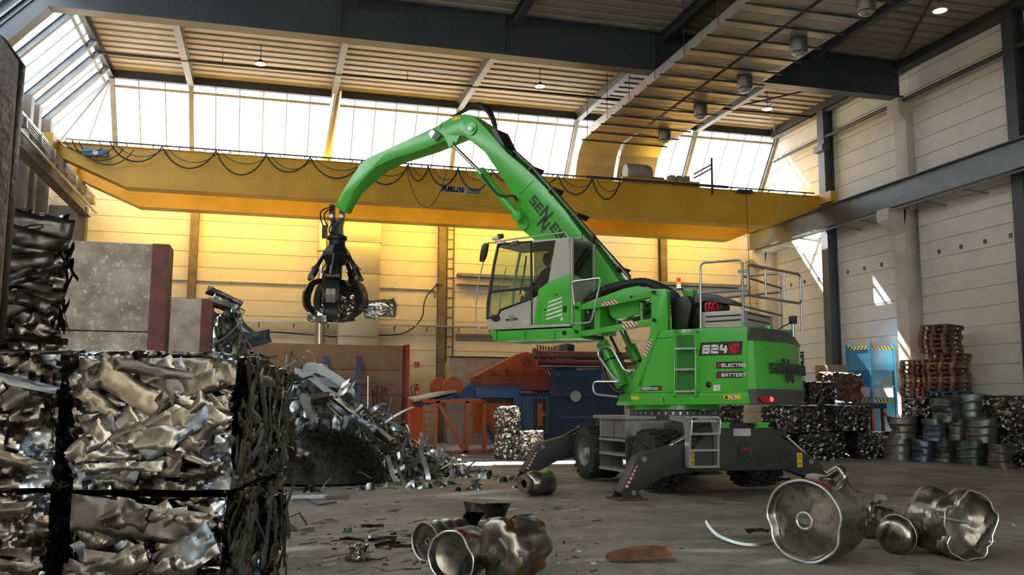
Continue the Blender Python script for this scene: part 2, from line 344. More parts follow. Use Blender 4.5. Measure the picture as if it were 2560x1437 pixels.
# glazing on the back slope: posts, rails, mullions and single panes
slopeB = V((0, YB-BX, GB-GT)); slopeL = V((XL-LX, 0, GB-GT))
def glazing(name, p0, along, length, slope, posts, panes, pane_from=0.0):
    root = MB()
    sl = slope.length; sd = slope.normalized(); al = V(along); nrm = al.cross(sd).normalized()
    if nrm.z < 0: nrm = -nrm
    P = lambda u, v: V(p0)+al*u+sd*v
    for u in posts:
        root.ibeam(P(u, .0)-nrm*.06, P(u, sl)-nrm*.06, .16, .2, .02, .02, up=nrm)
    fr = struct(root.build(name, grey))
    MB().bar(P(0, .31), P(length, .31), .11, .09, nrm).bar(P(0, sl-.04), P(length, sl-.04), .08, .08, nrm).bar(P(0, .02), P(length, .02), .05, .05, nrm).build('rail', grey, fr)
    cache = {}
    for u0, u1 in zip(panes[:-1], panes[1:]):
        MB().bar(P(u0, .0), P(u0, sl), .036, .05, nrm).build('mullion', grey, fr)
        for v0, v1 in ((.05, .255), (.365, sl-.08)):
            MB().prism([P(u0+.012, v0), P(u1-.012, v0), P(u1-.012, v1), P(u0+.012, v1)], nrm*.008).build('pane', glass_roof, fr)
    return fr
pn = []
for a, b_ in zip([LX]+PX, PX+[XR]):
    k = max(1, round((b_-a)/.82)); pn += [a+(b_-a)*i/k-LX for i in range(k)]
glazing('window_1', (LX, BX, GT), (1, 0, 0), XR-LX, slopeB, [x-LX for x in [LX+.02]+PX+[XR-.1]], pn+[XR-LX])
yl = [BX-i*.85 for i in range(16)]+[BX-16*.85-i*4.8 for i in range(8)]
yl = [y_ for y_ in yl if y_ > YF]+[YF]
glazing('window_2', (LX, BX, GT), (0, -1, 0), BX-YF, slopeL, [1.1, 2.6, 3.6, 6.2, 8.4, 13.2, 18, 22.8, 27.6, 32.4, 37.2, 42], [BX-y_ for y_ in yl])
# glazed hip corner between both slopes
A = V((LX, BX, GT)); B1 = V((LX, YB, GB)); B2 = V((XL, BX, GB)); B3 = V((XL, YB, GB))
hp = struct(MB().bar(A, B3, .08, .08).bar(A, B1, .05, .05).bar(A, B2, .05, .05).bar(A, (B1+B3)/2, .03, .03).bar(A, (B2+B3)/2, .03, .03).bar(B1, B3, .06, .06).bar(B2, B3, .06, .06).build('window_3', grey))
for a, b_ in ((B1, (B1+B3)/2), ((B1+B3)/2, B3), (B3, (B2+B3)/2), ((B2+B3)/2, B2)):
    nn = (a-A).cross(b_-A).normalized(); MB().prism([A, a, b_], nn*.008).build('pane', glass_roof, hp)
# steel and concrete columns
for i, xx in enumerate((-3.0, 6.56, 16.3)):
    struct(MB().ibeam((xx, YB-.2, 0), (xx, YB-.2, GB), .3, .3, .02, .015, up=(0, 1, 0)).build('trim_%d' % n, mat('brown_steel', (.19, .14, .09), .55, .1, .2, 2))); n += 1
mb = MB().ibeam((XR-.26, 30.5, 0), (XR-.26, 30.5, GT), .42, .44, .03, .02, up=(1, 0, 0)).box(XR-.62, XR-.3, 30.2, 30.8, 11.55, 11.8)
struct(mb.build('trim_%d' % n, mat('column_steel', (.11, .12, .14), .45, .2, .1, 2))); n += 1
struct(MB().ibeam((XR-.26, 21.0, 0), (XR-.26, 21.0, GT), .42, .44, .03, .02, up=(1, 0, 0)).build('trim_%d' % n, dark)); n += 1
for i, yy in enumerate((26.0, 35.0, 16.2)):
    mb = MB().box(XR-.62, XR-.02, yy-.3, yy+.3, 0, 8.25)
    mb.prism([(XR-.62, yy-.3, 7.4), (XR-1.25, yy-.3, 7.85), (XR-1.25, yy-.3, 8.25), (XR-.5, yy-.3, 8.25)], (0, .6, 0))
    if i != 1:
        mb.box(XR-.36, XR-.02, yy-.3, yy+.3, 8.25, 12.2)
        mb.prism([(XR-.36, yy-.3, 11.4), (XR-.62, yy-.3, 11.7), (XR-.62, yy-.3, 12.2), (XR-.3, yy-.3, 12.2)], (0, .6, 0))
    struct(mb.build('trim_%d' % n, cpillar, bevel=.015)); n += 1
# left wall columns with brackets
for yy in (35.3, 33.0, 31.4, 30.4, 26.0):
    struct(MB().box(XL+.05, XL+.45 if yy != 35.3 else XL+1.3, yy-.18, yy+.18, 0, 8.6 if yy == 35.3 else GB).build('trim_%d' % n, mat('left_column', (.13, .12, .11), .5, .2, .15, 2))); n += 1
# gutter pipe and cable trunks on the right wall
struct(MB().tube([(XR-.4, 34.1, 12.12), (XR-.4, 10, 12.1)], .07, 10).build('trim_%d' % n, dark, smooth=True)); n += 1
# ------------------------------------------------------------------ crane runway beams
runm = mat('runway_steel', (.12, .135, .155), .4, .3, .12, 1.5)
struct(MB().ibeam((XR-1.0, YB-.6, 8.68), (XR-1.0, 6, 8.68), .36, .86, .03, .02).bar((XR-1.0, YB-.6, 9.14), (XR-1.0, 6, 9.14), .06, .06).build('trim_%d' % n, runm)); n += 1
mb = MB().tube([(XR-1.12, YB-1.2, 8.17), (XR-1.12, 18, 8.17)], .03, 8)
for yy in (34.6, 33.0, 31.4, 28.8, 27.6, 24.4, 22.6): mb.bar((XR-1.0, yy, 8.2), (XR-.1, yy-.1, 8.1), .05, .05)
struct(mb.build('trim_%d' % n, mat('pipe_grey', (.32, .31, .28), .4, .5))); n += 1
XLR = -6.75
struct(MB().ibeam((XLR, YB-.6, 8.68), (XLR, 10, 8.68), .36, .86, .03, .02).build('trim_%d' % n, mat('runway_left_steel', (.17, .16, .145), .4, .4, .12, 1.5))); n += 1
mb = MB().bar((XLR+.3, YB-.8, 8.95), (XLR+.3, 12, 8.95), .1, .06)
for k in range(4): mb.tube([(XLR+.36, YB-.9, 8.86-k*.07), (XLR+.36, 12, 8.86-k*.07)], .016, 6)
for k in range(14): mb.bar((XLR+.1, YB-1.2-k*1.6, 8.75), (XLR+.42, YB-1.2-k*1.6, 8.75), .05, .3)
struct(mb.tube([(XLR+.42, YB-1.0, 8.35), (XLR+.42, 12, 8.35)], .04, 8).build('trim_%d' % n, zinc)); n += 1
# ------------------------------------------------------------------ overhead travelling crane
yel = mat('crane_yellow', (.66, .38, .035), .42, 0, .10, .6, .02, 40, spots=((.48, .28, .05), .8, .66))
rootc = thing('overhead_crane', (6.7, 31.5, 9.2), 'yellow double girder overhead travelling crane spanning the hall', 'crane')
def girder(y0, y1, zt, zb):
    Xa, Xb = XLR-.05, XR-.95; xa, xb = -4.6, 17.9
    pts = [(Xa, zt), (Xb, zt), (Xb, 9.22), (xb+.1, zb), (xa, zb), (Xa, 9.22)]
    g = MB().prism([V((x, y0+.06, z)) for x, z in pts], (0, y1-y0-.12, 0)).build('girder', yel, rootc)
    fl = MB()
    for a, b_ in zip(pts[2:5], pts[3:6]): fl.bar((a[0], (y0+y1)/2, a[1]-.02), (b_[0], (y0+y1)/2, b_[1]-.02), y1-y0+.06, .04)
    fl.box(Xa, Xb, y0, y1, zt, zt+.03)
    fl.build('flange', yel, g); return g
g1 = girder(29.75, 30.3, 9.52, 8.28); girder(32.75, 33.3, 9.52, 8.28)
for xx in (XLR, XR-1.0):
    e = MB().box(xx-.16, xx+.16, 29.0, 34.0, 9.2, 9.6).build('end_carriage', yel, rootc)
    for yy in (29.3, 33.7): MB().lathe([(.0, -.05), (.16, -.05), (.16, .05), (0, .05)], Matrix.Translation((xx, yy, 9.32)) @ Matrix.Rotation(pi/2, 4, 'Y'), 16).build('travel_wheel', dark, e)
# cable rail with hanging festoon loops along the near girder
mb = MB().tube([(-6.4, 29.66, 9.62), (19.9, 29.66, 9.62)], .025, 6)
for k in range(34): mb.bar((-6.2+k*.78, 29.66, 9.62), (-6.2+k*.78, 29.95, 9.53), .03, .03)
mb.bar((10.6, 29.6, 9.6), (16.2, 29.6, 9.6), .06, .09); mb.build('festoon_rail', dark, rootc)
def sag(a, b_, d, nn=14, wob=0.0): return [V(a)+(V(b_)-V(a))*(i/nn)-V((0, 0, 1))*d*(4*(i/nn)*(1-i/nn))**.8+V((0, wob*sin(i), 0)) for i in range(nn+1)]
fx = [on(x, y, 1, 29.62).x for x, y in ((275,376),(405,380),(540,384),(665,393),(775,400),(905,405),(1020,415),(1070,420),(1145,424),(1230,430),(1395,442),(1480,450),(1550,456))]
for i, (a, b_) in enumerate(zip(fx[:-1], fx[1:])):
    if b_-a > 1.2 or i > 5:
        MB().tube(sag((a, 29.6, 9.58), (b_, 29.6, 9.58), .55+.1*(i % 3)), .022, 6).build('festoon_cable', cable, rootc, smooth=True)
        MB().tube(sag((a+.15, 29.58, 9.58), (b_+.1, 29.58, 9.58), .38+.07*(i % 2)), .012, 5).build('festoon_cable', cable, rootc, smooth=True)
MB().tube(sag((on(1015,420,1,29.55).x, 29.55, 9.58), (on(1118,423,1,29.55).x, 29.55, 9.58), 1.45), .012, 5).build('festoon_cable', cable, rootc, smooth=True)
for s_ in range(4): MB().tube(sag((-6.6+.2*s_, 29.6, 9.55), (-5.3+.3*s_, 29.55, 9.4), .25+.12*s_), .018, 5).build('festoon_cable', cable, rootc, smooth=True)
# blue radio box, trolley, pendant
rb = MB().box(-5.85, -5.15, 29.56, 29.72, 9.12, 9.34).build('control_box', mat('box_blue', (.05, .16, .30), .5), rootc, bevel=.02)
MB().lathe([(0, 0), (.08, 0), (.08, .01), (0, .01)], Matrix.Translation((-5.5, 29.555, 9.23)) @ Matrix.Rotation(pi/2, 4, 'X'), 16).build('sticker', mat('sticker', (.75, .72, .7), .5, spots=((.6, .05, .05), 9, .55)), rb)
tr = MB().box(12.2, 15.3, 30.1, 33.0, 9.62, 9.85).build('trolley', yel, rootc)
MB().lathe([(0, -.5), (.3, -.5), (.34, -.4), (.34, .35), (.28, .5), (0, .5)], Matrix.Translation((13.0, 30.6, 10.15)) @ Matrix.Rotation(pi/2, 4, 'Y'), 20).build('hoist_motor', mat('motor_grey', (.33, .31, .26), .5), tr, smooth=True)
MB().lathe([(0, -.9), (.3, -.9), (.3, .9), (0, .9)], Matrix.Translation((13.6, 31.7, 10.05)) @ Matrix.Rotation(pi/2, 4, 'Y'), 20).build('rope_drum', dark, tr, smooth=True)
for k in range(3): MB().box(14.2+k*.3, 14.4+k*.3, 30.3, 30.6, 9.85, 10.1).build('terminal_box', mat('motor_grey', (.33, .31, .26)), tr)
MB().bar((15.0, 30.0, 9.95), (15.6, 29.7, 10.3), .05, .05).bar((15.0, 30.0, 10.1), (15.6, 29.7, 10.45), .05, .05).bar((15.6, 29.7, 9.3), (15.6, 29.7, 10.7), .06, .06).build('trailing_arm', dark, tr)
MB().tube([(16.95, 29.6, 9.6), (16.98, 29.6, 6.5), (17.0, 29.6, 3.6)], .012, 5).build('pendant_cable', cable, rootc)
MB().box(16.6, 17.2, 29.55, 29.7, 9.42, 9.55).build('pendant_trolley', dark, rootc)
# lettering on the near girder
P0 = on(1106, 477, 1, 29.8); blue = mat('letter_blue', (.03, .10, .28), .5)
Q = on(1100, 482, 1, 29.8); Q2 = on(1196, 487, 1, 29.8)
MB().box(Q.x-.02, Q2.x+.12, 29.795, 29.81, Q.z-.02, Q.z+.31).build('plate', mat('plate_tan', (.52, .40, .17), .5), g1)
mb = MB(); lettering(mb, 'ABUS', (Q.x+.03, 29.795, Q.z+.06), (1, 0, 0), (0, 0, 1), .19, .28, .1, .25); mb.build('lettering', blue, g1)
mb = MB(); lettering(mb, '20t', (Q.x+.97, 29.795, Q.z+.05), (1, 0, 0), (0, 0, 1), .19, .16, .12); mb.build('lettering', blue, g1)
# ------------------------------------------------------------------ air ducts with downward nozzles
ductm = mat('duct_sheet', (.40, .36, .30), .42, .55, .08, 1.5)
rootd = thing('air_duct', (13.2, 26, 11.8), 'twin rectangular sheet metal air duct with round nozzles hung below the roof', 'duct')
for x0, x1 in ((11.5, 13.12), (13.26, 14.9)):
    y = 16.0; k = 0
    while y < 32.2:
        y1 = min(y+1.05, 32.4); q = MB().box(x0, x1, y+.01, y1-.01, 11.84, 12.16)
        # cross-broken sheet: shallow pyramid on the underside
        cx, cy_ = (x0+x1)/2, (y+y1)/2
        q.add([(x0, y+.01, 11.838), (x1, y+.01, 11.838), (x1, y1-.01, 11.838), (x0, y1-.01, 11.838), (cx, cy_, 11.80)], [(1, 0, 4), (2, 1, 4), (3, 2, 4), (0, 3, 4)])
        q.build('duct_section', ductm, rootd); y += 1.05; k += 1
    # elbow and drop in front of the glazing
    pts = [(32.4, 12.16), (33.2, 12.0), (33.75, 11.3), (34.6, 9.2), (34.05, 9.0), (33.2, 11.05), (32.9, 11.5), (32.4, 11.84)]
    MB().prism([V((x0, a, z)) for a, z in pts], (x1-x0, 0, 0)).build('duct_elbow', ductm, rootd)
    for (ya, za), (yb2, zb2) in (((33.15, 11.17), (33.72, 11.38)), ((33.6, 10.05), (34.2, 10.28))): MB().bar((x0-.01, ya, za), (x1+.01, ya, za), .03, .03).build('flange', ductm, rootd)
for k in range(16): MB().bar((11.38, 16.5+k*1.05, 11.78), (15.0, 16.5+k*1.05, 11.78), .05, .05).build('hanger_rail', dark, rootd)
for k in range(8): MB().tube([(11.42, 17+k*2.1, 11.8), (11.42, 17+k*2.1, ROOF)], .012, 5).build('hanger_rod', dark, rootd); MB().tube([(14.96, 17+k*2.1, 11.8), (14.96, 17+k*2.1, ROOF)], .012, 5).build('hanger_rod', dark, rootd)
for x, y in ((2165,15),(1997,118),(1862,210),(1751,280),(1662,342)):
    p = on(x, y, 2, 11.6); M = Matrix.Translation((p.x, p.y, 11.45))
    nzl = MB().lathe([(.24, .36), (.24, .05), (.22, .0), (.13, -.05), (0, -.05)], M, 20).build('nozzle', mat('nozzle', (.15, .14, .125), .4, .6), rootd, smooth=True)
    MB().lathe([(.2, -.0), (.12, -.10), (0, -.13)], M, 20).build('nozzle_cone', zinc, nzl, smooth=True)
# vertical duct and exhaust pipe by the back wall
rv = thing('wall_duct', (3.2, 35.2, 0), 'tall rectangular sheet metal duct standing against the back wall behind the grab', 'duct')
z = 2.9
while z < 8.9:
    MB().box(2.42, 3.95, 34.7, 35.42, z, z+1.18).build('duct_section', mat('duct_wall', (.46, .43, .33), .45, .5, .06, 1), rv, bevel=.01); MB().box(2.38, 3.99, 34.67, 35.45, z+1.18, z+1.22).build('flange', ductm, rv); z += 1.22
MB().box(2.5, 2.6, 35.1, 35.2, 0, 2.9).build('support', grey, rv); MB().box(3.8, 3.9, 35.1, 35.2, 0, 2.9).build('support', grey, rv)
rp = thing('exhaust_pipe', (1.8, 35.2, 0), 'round steel flue pipe rising from the floor and bending along the roof glazing', 'pipe')
stl = mat('flue_steel', (.62, .58, .5), .25, .9, .06, 2)
MB().tube([(1.75, 34.98, 0), (1.75, 34.98, 10.2)], .19, 16).build('flue', stl, rp, smooth=True)
MB().tube([(1.75, 34.98, 10.2), (1.75, 34.85, 10.6), (2.05, 33.6, 13.35)], .19, 16).build('flue_bend', stl, rp, smooth=True)
for z in (3.1, 5.2, 7.3, 9.4): MB().tube([(1.75, 34.98, z), (1.75, 34.98, z+.06)], .205, 16).build('clamp', grey, rp)
# sprinkler main under the deck
sp = thing('sprinkler_pipe', (7, 31.3, 13.2), 'thin black pipe running under the roof deck across the purlins', 'pipe')
MB().tube([(LX, 31.6, 13.18), (20.9, 31.1, 13.18)], .05, 8).build('pipe_run', black, sp, smooth=True)
for xx in (-2, 4.4, 9.4, 14.6, 19): MB().tube([(xx, 31.4, 13.18), (xx, 31.4, ROOF)], .012, 5).build('hanger_rod', black, sp)
# high bay lamps
lm = mat('lamp_glow', (1, .93, .8), .5, emit=((1, .86, .62), 3.2)); lampoff = mat('lamp_lens', (.7, .66, .58), .4)
labs = ['round high bay lamp hanging over the crane trolley side of the roof', 'round high bay lamp hanging above the grab boom', 'round unlit high bay lamp beside the twin air duct', 'round high bay lamp where roof braces cross by the right wall', 'round high bay lamp in the dark roof bay before the big girder']
labs[0] = 'round high bay lamp in the roof bay next to the sloping hip glazing'
for i, (x, y) in enumerate(((651,160),(1350,216),(1625,222),(1918,273),(2350,27))):
    p = on(x, y, 2, 12.9); r = thing('high_bay_lamp', p, labs[i], 'lamp', group='high bay lamps under the roof')
    MB().lathe([(0, .14), (.07, .14), (.08, .08), (.15, .06), (.21, .02), (.21, 0), (.19, 0)], Matrix.Translation(p), 20).build('housing', black if i < 3 else mat('lamp_ring', (.55, .5, .42), .5), r, smooth=True)
    MB().lathe([(.19, .004), (.19, -.004), (0, -.012)], Matrix.Translation(p), 20).build('lens', lampoff if i == 2 else lm, r)
    MB().tube([p+V((0, 0, .12)), V((p.x, p.y, ROOF+.2))], .012, 5).build('cord', black, r)
# ------------------------------------------------------------------ back wall services
def wl(x, y, d=.08): return on(x, y, 1, YB-d)
ct = thing('cable_tray', wl(560, 800), 'long perforated grey cable tray on brackets along the back wall', 'cable tray')
a = wl(540, 800, .3); z0 = wl(1000, 813, .3).z
MB().box(-2.5, 9.5, YB-.38, YB-.2, z0-.03, z0+.03).build('tray', zinc, ct)
for k in range(9): MB().bar((-1.8+k*1.3, YB-.05, z0-.18), (-1.8+k*1.3, YB-.3, z0-.03), .04, .04).build('bracket', grey, ct)
hr = thing('conduit_pipe', wl(430, 700), 'thin conduit running level along the back wall above the cable tray', 'pipe')
z1 = wl(600, 707).z
MB().tube([(-5, YB-.12, z1), (1.5, YB-.12, z1)], .03, 6).tube([(4, YB-.12, z1), (6.3, YB-.12, z1-.02), (6.3, YB-.12, z1-.3)], .03, 6).build('pipe_run', grey, hr)
for xx in (-4, -1.6, 1.2, 4.6): MB().box(xx-.02, xx+.02, YB-.16, YB-.04, z1-.04, z1+.04).build('clip', grey, hr)
wc = thing('wall_cable', wl(600, 830), 'black power cable drooping along the back wall up to a steel column', 'cable')
MB().tube(smooth_path([wl(p[0], p[1], .25) for p in ((600,833),(680,830),(740,834),(800,838),(850,842),(944,838),(1000,835),(1035,818),(1056,790),(1060,760),(1070,735),(1095,710))], 5), .025, 6).build('cable_run', cable, wc, smooth=True)
MB().box(wl(1095,710).x-.1, wl(1095,710).x+.1, YB-.5, YB-.04, wl(1095,710).z-.04, wl(1095,710).z+.02).build('bracket', grey, wc)
# shelf-like cable ladder right of the middle column
cl = thing('cable_ladder', wl(1150, 690), 'brown cable ladder bundle fixed to the back wall behind the cab', 'cable ladder')
za, zb_ = wl(1150, 690).z, wl(1150, 710).z
MB().box(7.2, 20.4, YB-.45, YB-.40, za-.05, za+.05).build('rail', grey, cl); MB().box(7.2, 20.4, YB-.12, YB-.07, za-.05, za+.05).build('rail', grey, cl)
for k in range(27): MB().box(7.25+k*.49, 7.31+k*.49, YB-.45, YB-.08, za-.03, za).build('rung', grey, cl)
for k in range(3): MB().tube([(7.2, YB-.35+k*.1, za+.06), (20.4, YB-.35+k*.1, za+.06)], .035, 6).build('cable_run', mat('brown_cable', (.16, .12, .08), .6), cl, smooth=True)
MB().box(7.2, 9.4, YB-.5, YB-.05, zb_-.05, zb_).build('shelf', mat('shelf_wood', (.42, .32, .2), .7), cl)
for k in range(5): MB().tube([(7.2, YB-.06, wl(1150, 850).z+k*.06), (11, YB-.06, wl(1150, 850).z+k*.06)], .018, 5).build('conduit', mat('brown_cable', (.16, .12, .08)), cl)
lk = thing('ladder_rack', (6.95, YB-.1, 0), 'narrow vertical cable rack beside the middle steel column', 'cable rack')
MB().box(6.78, 6.83, YB-.12, YB-.06, 3.2, 9).build('rail', mat('brown_steel', (.19, .14, .09)), lk); MB().box(7.05, 7.10, YB-.12, YB-.06, 3.2, 9).build('rail', mat('brown_steel', (.19, .14, .09)), lk)
for k in range(14): MB().box(6.8, 7.08, YB-.1, YB-.07, 3.4+k*.4, 3.44+k*.4).build('rung', mat('brown_steel', (.19, .14, .09)), lk)
# fire extinguisher with its sign
s_ = wl(1042, 911); sg = thing('fire_sign', s_, 'small square red sign with white hose symbol above the extinguisher', 'sign')
MB().box(s_.x-.1, s_.x+.1, YB-.07, YB-.05, s_.z-.1, s_.z+.1).build('plate', mat('sign_red', (.55, .02, .02), .4), sg)
MB().tube([(s_.x-.03, YB-.074, s_.z-.07), (s_.x-.03, YB-.074, s_.z+.05), (s_.x+.01, YB-.074, s_.z+.07), (s_.x+.04, YB-.074, s_.z+.04), (s_.x+.02, YB-.074, s_.z), (s_.x-.01, YB-.074, s_.z-.01)], .012, 6).build('symbol', white, sg)
e = wl(1042, 978, .2); ex = thing('fire_extinguisher', e, 'red fire extinguisher hanging on the back wall below a red sign', 'extinguisher')
MB().lathe([(0, -.3), (.08, -.3), (.09, -.27), (.09, .12), (.05, .2), (.02, .22), (0, .22)], Matrix.Translation(e), 16).build('cylinder', mat('extinguisher_red', (.6, .02, .02), .3), ex, smooth=True)
MB().box(e.x-.05, e.x+.05, e.y-.02, e.y+.02, e.z+.22, e.z+.28).build('valve', black, ex)
MB().tube(smooth_path([e+V((-.03, 0, .25)), e+V((-.2, 0, .2)), e+V((-.22, 0, 0)), e+V((-.12, 0, -.2))], 5), .014, 6).build('hose', black, ex, smooth=True)
MB().box(e.x-.06, e.x+.06, e.y+.08, YB-.04, e.z-.1, e.z-.02).build('hook', grey, ex)
MB().box(e.x-.06, e.x+.06, e.y-.094, e.y-.086, e.z-.12, e.z+.02).build('sticker', white, ex)
# ------------------------------------------------------------------ the material handler
PSI = radians(130); MO = V((7.95, 17.1, 0))
MH = V((cos(PSI), sin(PSI), 0)); MN = V((-sin(PSI), cos(PSI), 0))
mroot = thing('material_handler', MO, 'green wheeled material handler with raised cab and orange peel grab', 'excavator', rz=PSI)
def mp(x, y, c):                 # picture point -> machine coordinates on the plane local y = c
    d = ray(x, y); t = (c-(CAMP-MO).dot(MN))/d.dot(MN); P = CAMP+d*t-MO; return V((P.dot(MH), c, P.z))
def ml(P): return MO+MH*P[0]+MN*P[1]+V((0, 0, P[2]))
def B(mb, name, m, parent=None, **k): return mb.build(name, m, parent or mroot, world=False, **k)
def pris(pxs, y0, y1): return MB().prism([mp(x, y, y0) for x, y in pxs], (0, y1-y0, 0))
green = mat('machine_green', (.055, .43, .035), .32, 0, .04, 2, coat=.3)
dgrey = mat('machine_dark_grey', (.075, .078, .08), .45, 0, .05, 3)
lgrey = mat('cab_grey', (.42, .41, .37), .4, .1, .03, 3)
mblack = mat('machine_black', (.012, .013, .014), .4, 0, .1, 4)
chrome = mat('chrome', (.75, .76, .77), .12, 1.0, .03, 3)
under = mat('undercarriage_grey', (.035, .037, .038), .5, 0, .15, 3)
hazard = stripe_mat('hazard_red_white', (.75, .72, .7), (.45, .02, .05), .085, (1, 0, -1))
yellow = mat('sticker_yellow', (.75, .55, .02), .5)
red = mat('red_plastic', (.5, .01, .015), .3)
# ---- boom
bo = [(1150,300),(1170,286),(1192,297),(1226,333),(1266,380),(1326,432),(1369,478),(1413,530),(1454,584),(1490,622),(1553,710),(1610,770),(1612,800),(1585,805),(1500,735),(1400,655),(1324,590),(1303,573),(1295,558),(1300,530),(1297,517),(1284,496),(1270,469),(1244,427),(1212,380),(1168,345),(1150,330)]
BW = .30
boom = B(pris(bo, BW, -BW), 'boom', green, bevel=.008, angle=.4)
lug = mp(1309, 560, BW)
B(MB().lathe([(0, -.02), (.13, -.02), (.15, .0), (.15, .05), (0, .05)], Matrix.Translation(lug) @ Matrix.Rotation(-pi/2, 4, 'X'), 20), 'pivot_boss', green, boom)
# raised plate seam on the upper boom
B(MB().tube([mp(1297, 486, BW+.004), mp(1335, 450, BW+.004)], .012, 5), 'weld_seam', green, boom); B(MB().tube([mp(1300, 500, BW+.004), mp(1368, 592, BW+.004)], .012, 5), 'weld_seam', green, boom)
# ---- arm
ar = [(1162,285),(1135,289),(1085,319),(967,373),(917,396),(900,410),(863,467),(852,486),(836,514),(859,531),(882,478),(917,437),(941,416),(984,396),(1065,370),(1139,340),(1188,338),(1202,322),(1196,300),(1180,288)]
aw = lambda x: .25 if x > 925 else .25-.16*(925-x)/89
nA = len(ar); nearA = [mp(x, y, aw(x)) for x, y in ar]; farA = [V((p.x, -p.y, p.z)) for p in nearA]
arm = B(MB().add(nearA+farA, [tuple(range(nA)), tuple(range(2*nA-1, nA-1, -1))]+[(i, i+nA, (i+1) % nA+nA, (i+1) % nA) for i in range(nA)]), 'arm', green, bevel=.006, angle=.4)
pv = mp(1178, 322, .31)
B(MB().lathe([(0, 0), (.16, 0), (.16, .03), (.09, .03), (.09, .05), (0, .05)], Matrix.Translation(pv) @ Matrix.Rotation(-pi/2, 4, 'X'), 24), 'pivot_pin', green, arm)
B(MB().lathe([(0, 0), (.045, 0), (.045, .07), (0, .07)], Matrix.Translation(pv) @ Matrix.Rotation(-pi/2, 4, 'X'), 16), 'pin_cap', zinc, arm)
B(MB().bar(mp(1183, 322, .36), mp(1165, 318, .36), .03, .09, (0, 0, 1)), 'pin_lock', green, arm)
B(pris([(1128,294),(1150,289),(1152,297),(1130,303)], .262, .251), 'sticker', yellow, arm)
B(pris([(849,497),(853,497),(851,502),(847,502)], .125, .105), 'sticker', yellow, arm)
# work lamp on the arm
wlp = B(pris([(1070,332),(1082,321),(1102,338),(1088,352)], .34, .28), 'work_lamp', dgrey, arm)
B(pris([(1071,333),(1081,323),(1088,330),(1078,345)], .345, .34), 'lamp_lens', bright_zinc, wlp)
B(MB().bar(mp(1088, 336, .3), mp(1095, 340, .22), .05, .05), 'lamp_bracket', mblack, wlp)
B(MB().tube(smooth_path([mp(1100, 322, .35), mp(1104, 310, .36), mp(1107, 303, .35)], 4), .01, 5), 'lamp_cable', cable, arm)
# lug for the arm cylinder
for s_ in (1, -1):
    y0 = .30*s_+.12*s_; cyl = y0
    B(pris([(1112,338),(1150,342),(1140,368),(1126,371)], cyl+.05, cyl-.05) if False else MB().prism([mp(1112, 338, cyl-.08), mp(1152, 340, cyl-.08), mp(1139, 368, cyl-.08), mp(1126, 370, cyl-.08)], (0, .05, 0)), 'cylinder_lug', green, arm)
    a, b_ = mp(1130, 360, cyl), mp(1203, 432, cyl)
    B(MB().tube([a, b_], .045, 12), 'piston_rod', chrome, boom, smooth=True)
    B(MB().lathe([(0, -.06), (.075, -.06), (.075, .06), (0, .06)], Matrix.Translation(a) @ Matrix.Rotation(pi/2, 4, 'X'), 14), 'rod_eye', green, boom)
    c_, d_ = mp(1201, 429, cyl), mp(1297, 541, cyl)
    B(MB().tube([c_, c_+(d_-c_)*.12, c_+(d_-c_)*.13, d_], [.13, .13, .105, .105], 16), 'arm_cylinder', green, boom, smooth=True)
    B(MB().lathe([(0, -.1), (.12, -.1), (.12, .1), (0, .1)], Matrix.Translation(d_) @ Matrix.Rotation(pi/2, 4, 'X'), 18), 'cylinder_eye', green, boom)
    B(MB().tube([c_+V((0, .12, .02)), c_+(d_-c_)*.12+V((0, .13, .03))], .03, 8), 'fitting', bright_zinc, boom)
    B(MB().tube(smooth_path([c_+(d_-c_)*.12+V((0, .13, .03)), c_+(d_-c_)*.4+V((0, .16, .0)), c_+(d_-c_)*.62+V((0, .15, .06)), mp(1284, 490, cyl+.1), mp(1292, 500, .25*s_)], 5), .028, 8), 'hydraulic_hose', cable, boom, smooth=True)
# hoses over the knuckle and pipes along the back of the boom
for k in range(6):
    y = -.22+k*.085; dx = k*1.4
    B(MB().tube(smooth_path([mp(1140-dx, 292, y), mp(1165, 272+dx*.4, y), mp(1195, 259+dx*.5, y), mp(1222-dx*.6, 272+dx, y), mp(1236-dx*.6, 300+dx*.6, y), mp(1242, 335, y), mp(1255, 362, y), mp(1285, 388, y)], 5), .042, 8), 'hydraulic_hose', cable, boom, smooth=True)
B(MB().prism([mp(1228, 322, .26), mp(1240, 322, .26), mp(1262, 366, .26), mp(1248, 366, .26)], (0, -.5, 0)), 'hose_clamp', mblack, boom)
for k in range(6):
    y = -.2+k*.09; o_ = 7+(k % 2)*5
    B(MB().tube([mp(1285, 388-o_, y), mp(1332, 430-o_, y), mp(1420, 528-o_, y), mp(1500, 620-o_, y), mp(1575, 704-o_, y)], .034, 8), 'hydraulic_pipe', chrome if k > 2 else cable, boom, smooth=True)
for x, y in ((1322,428),(1372,480),(1436,545),(1540,680)):
    B(MB().prism([mp(x-2, y-4, .28), mp(x+6, y-15, .28), mp(x+10, y-12, .28), mp(x+2, y-1, .28)], (0, -.5, 0)), 'pipe_clamp', mblack, boom)
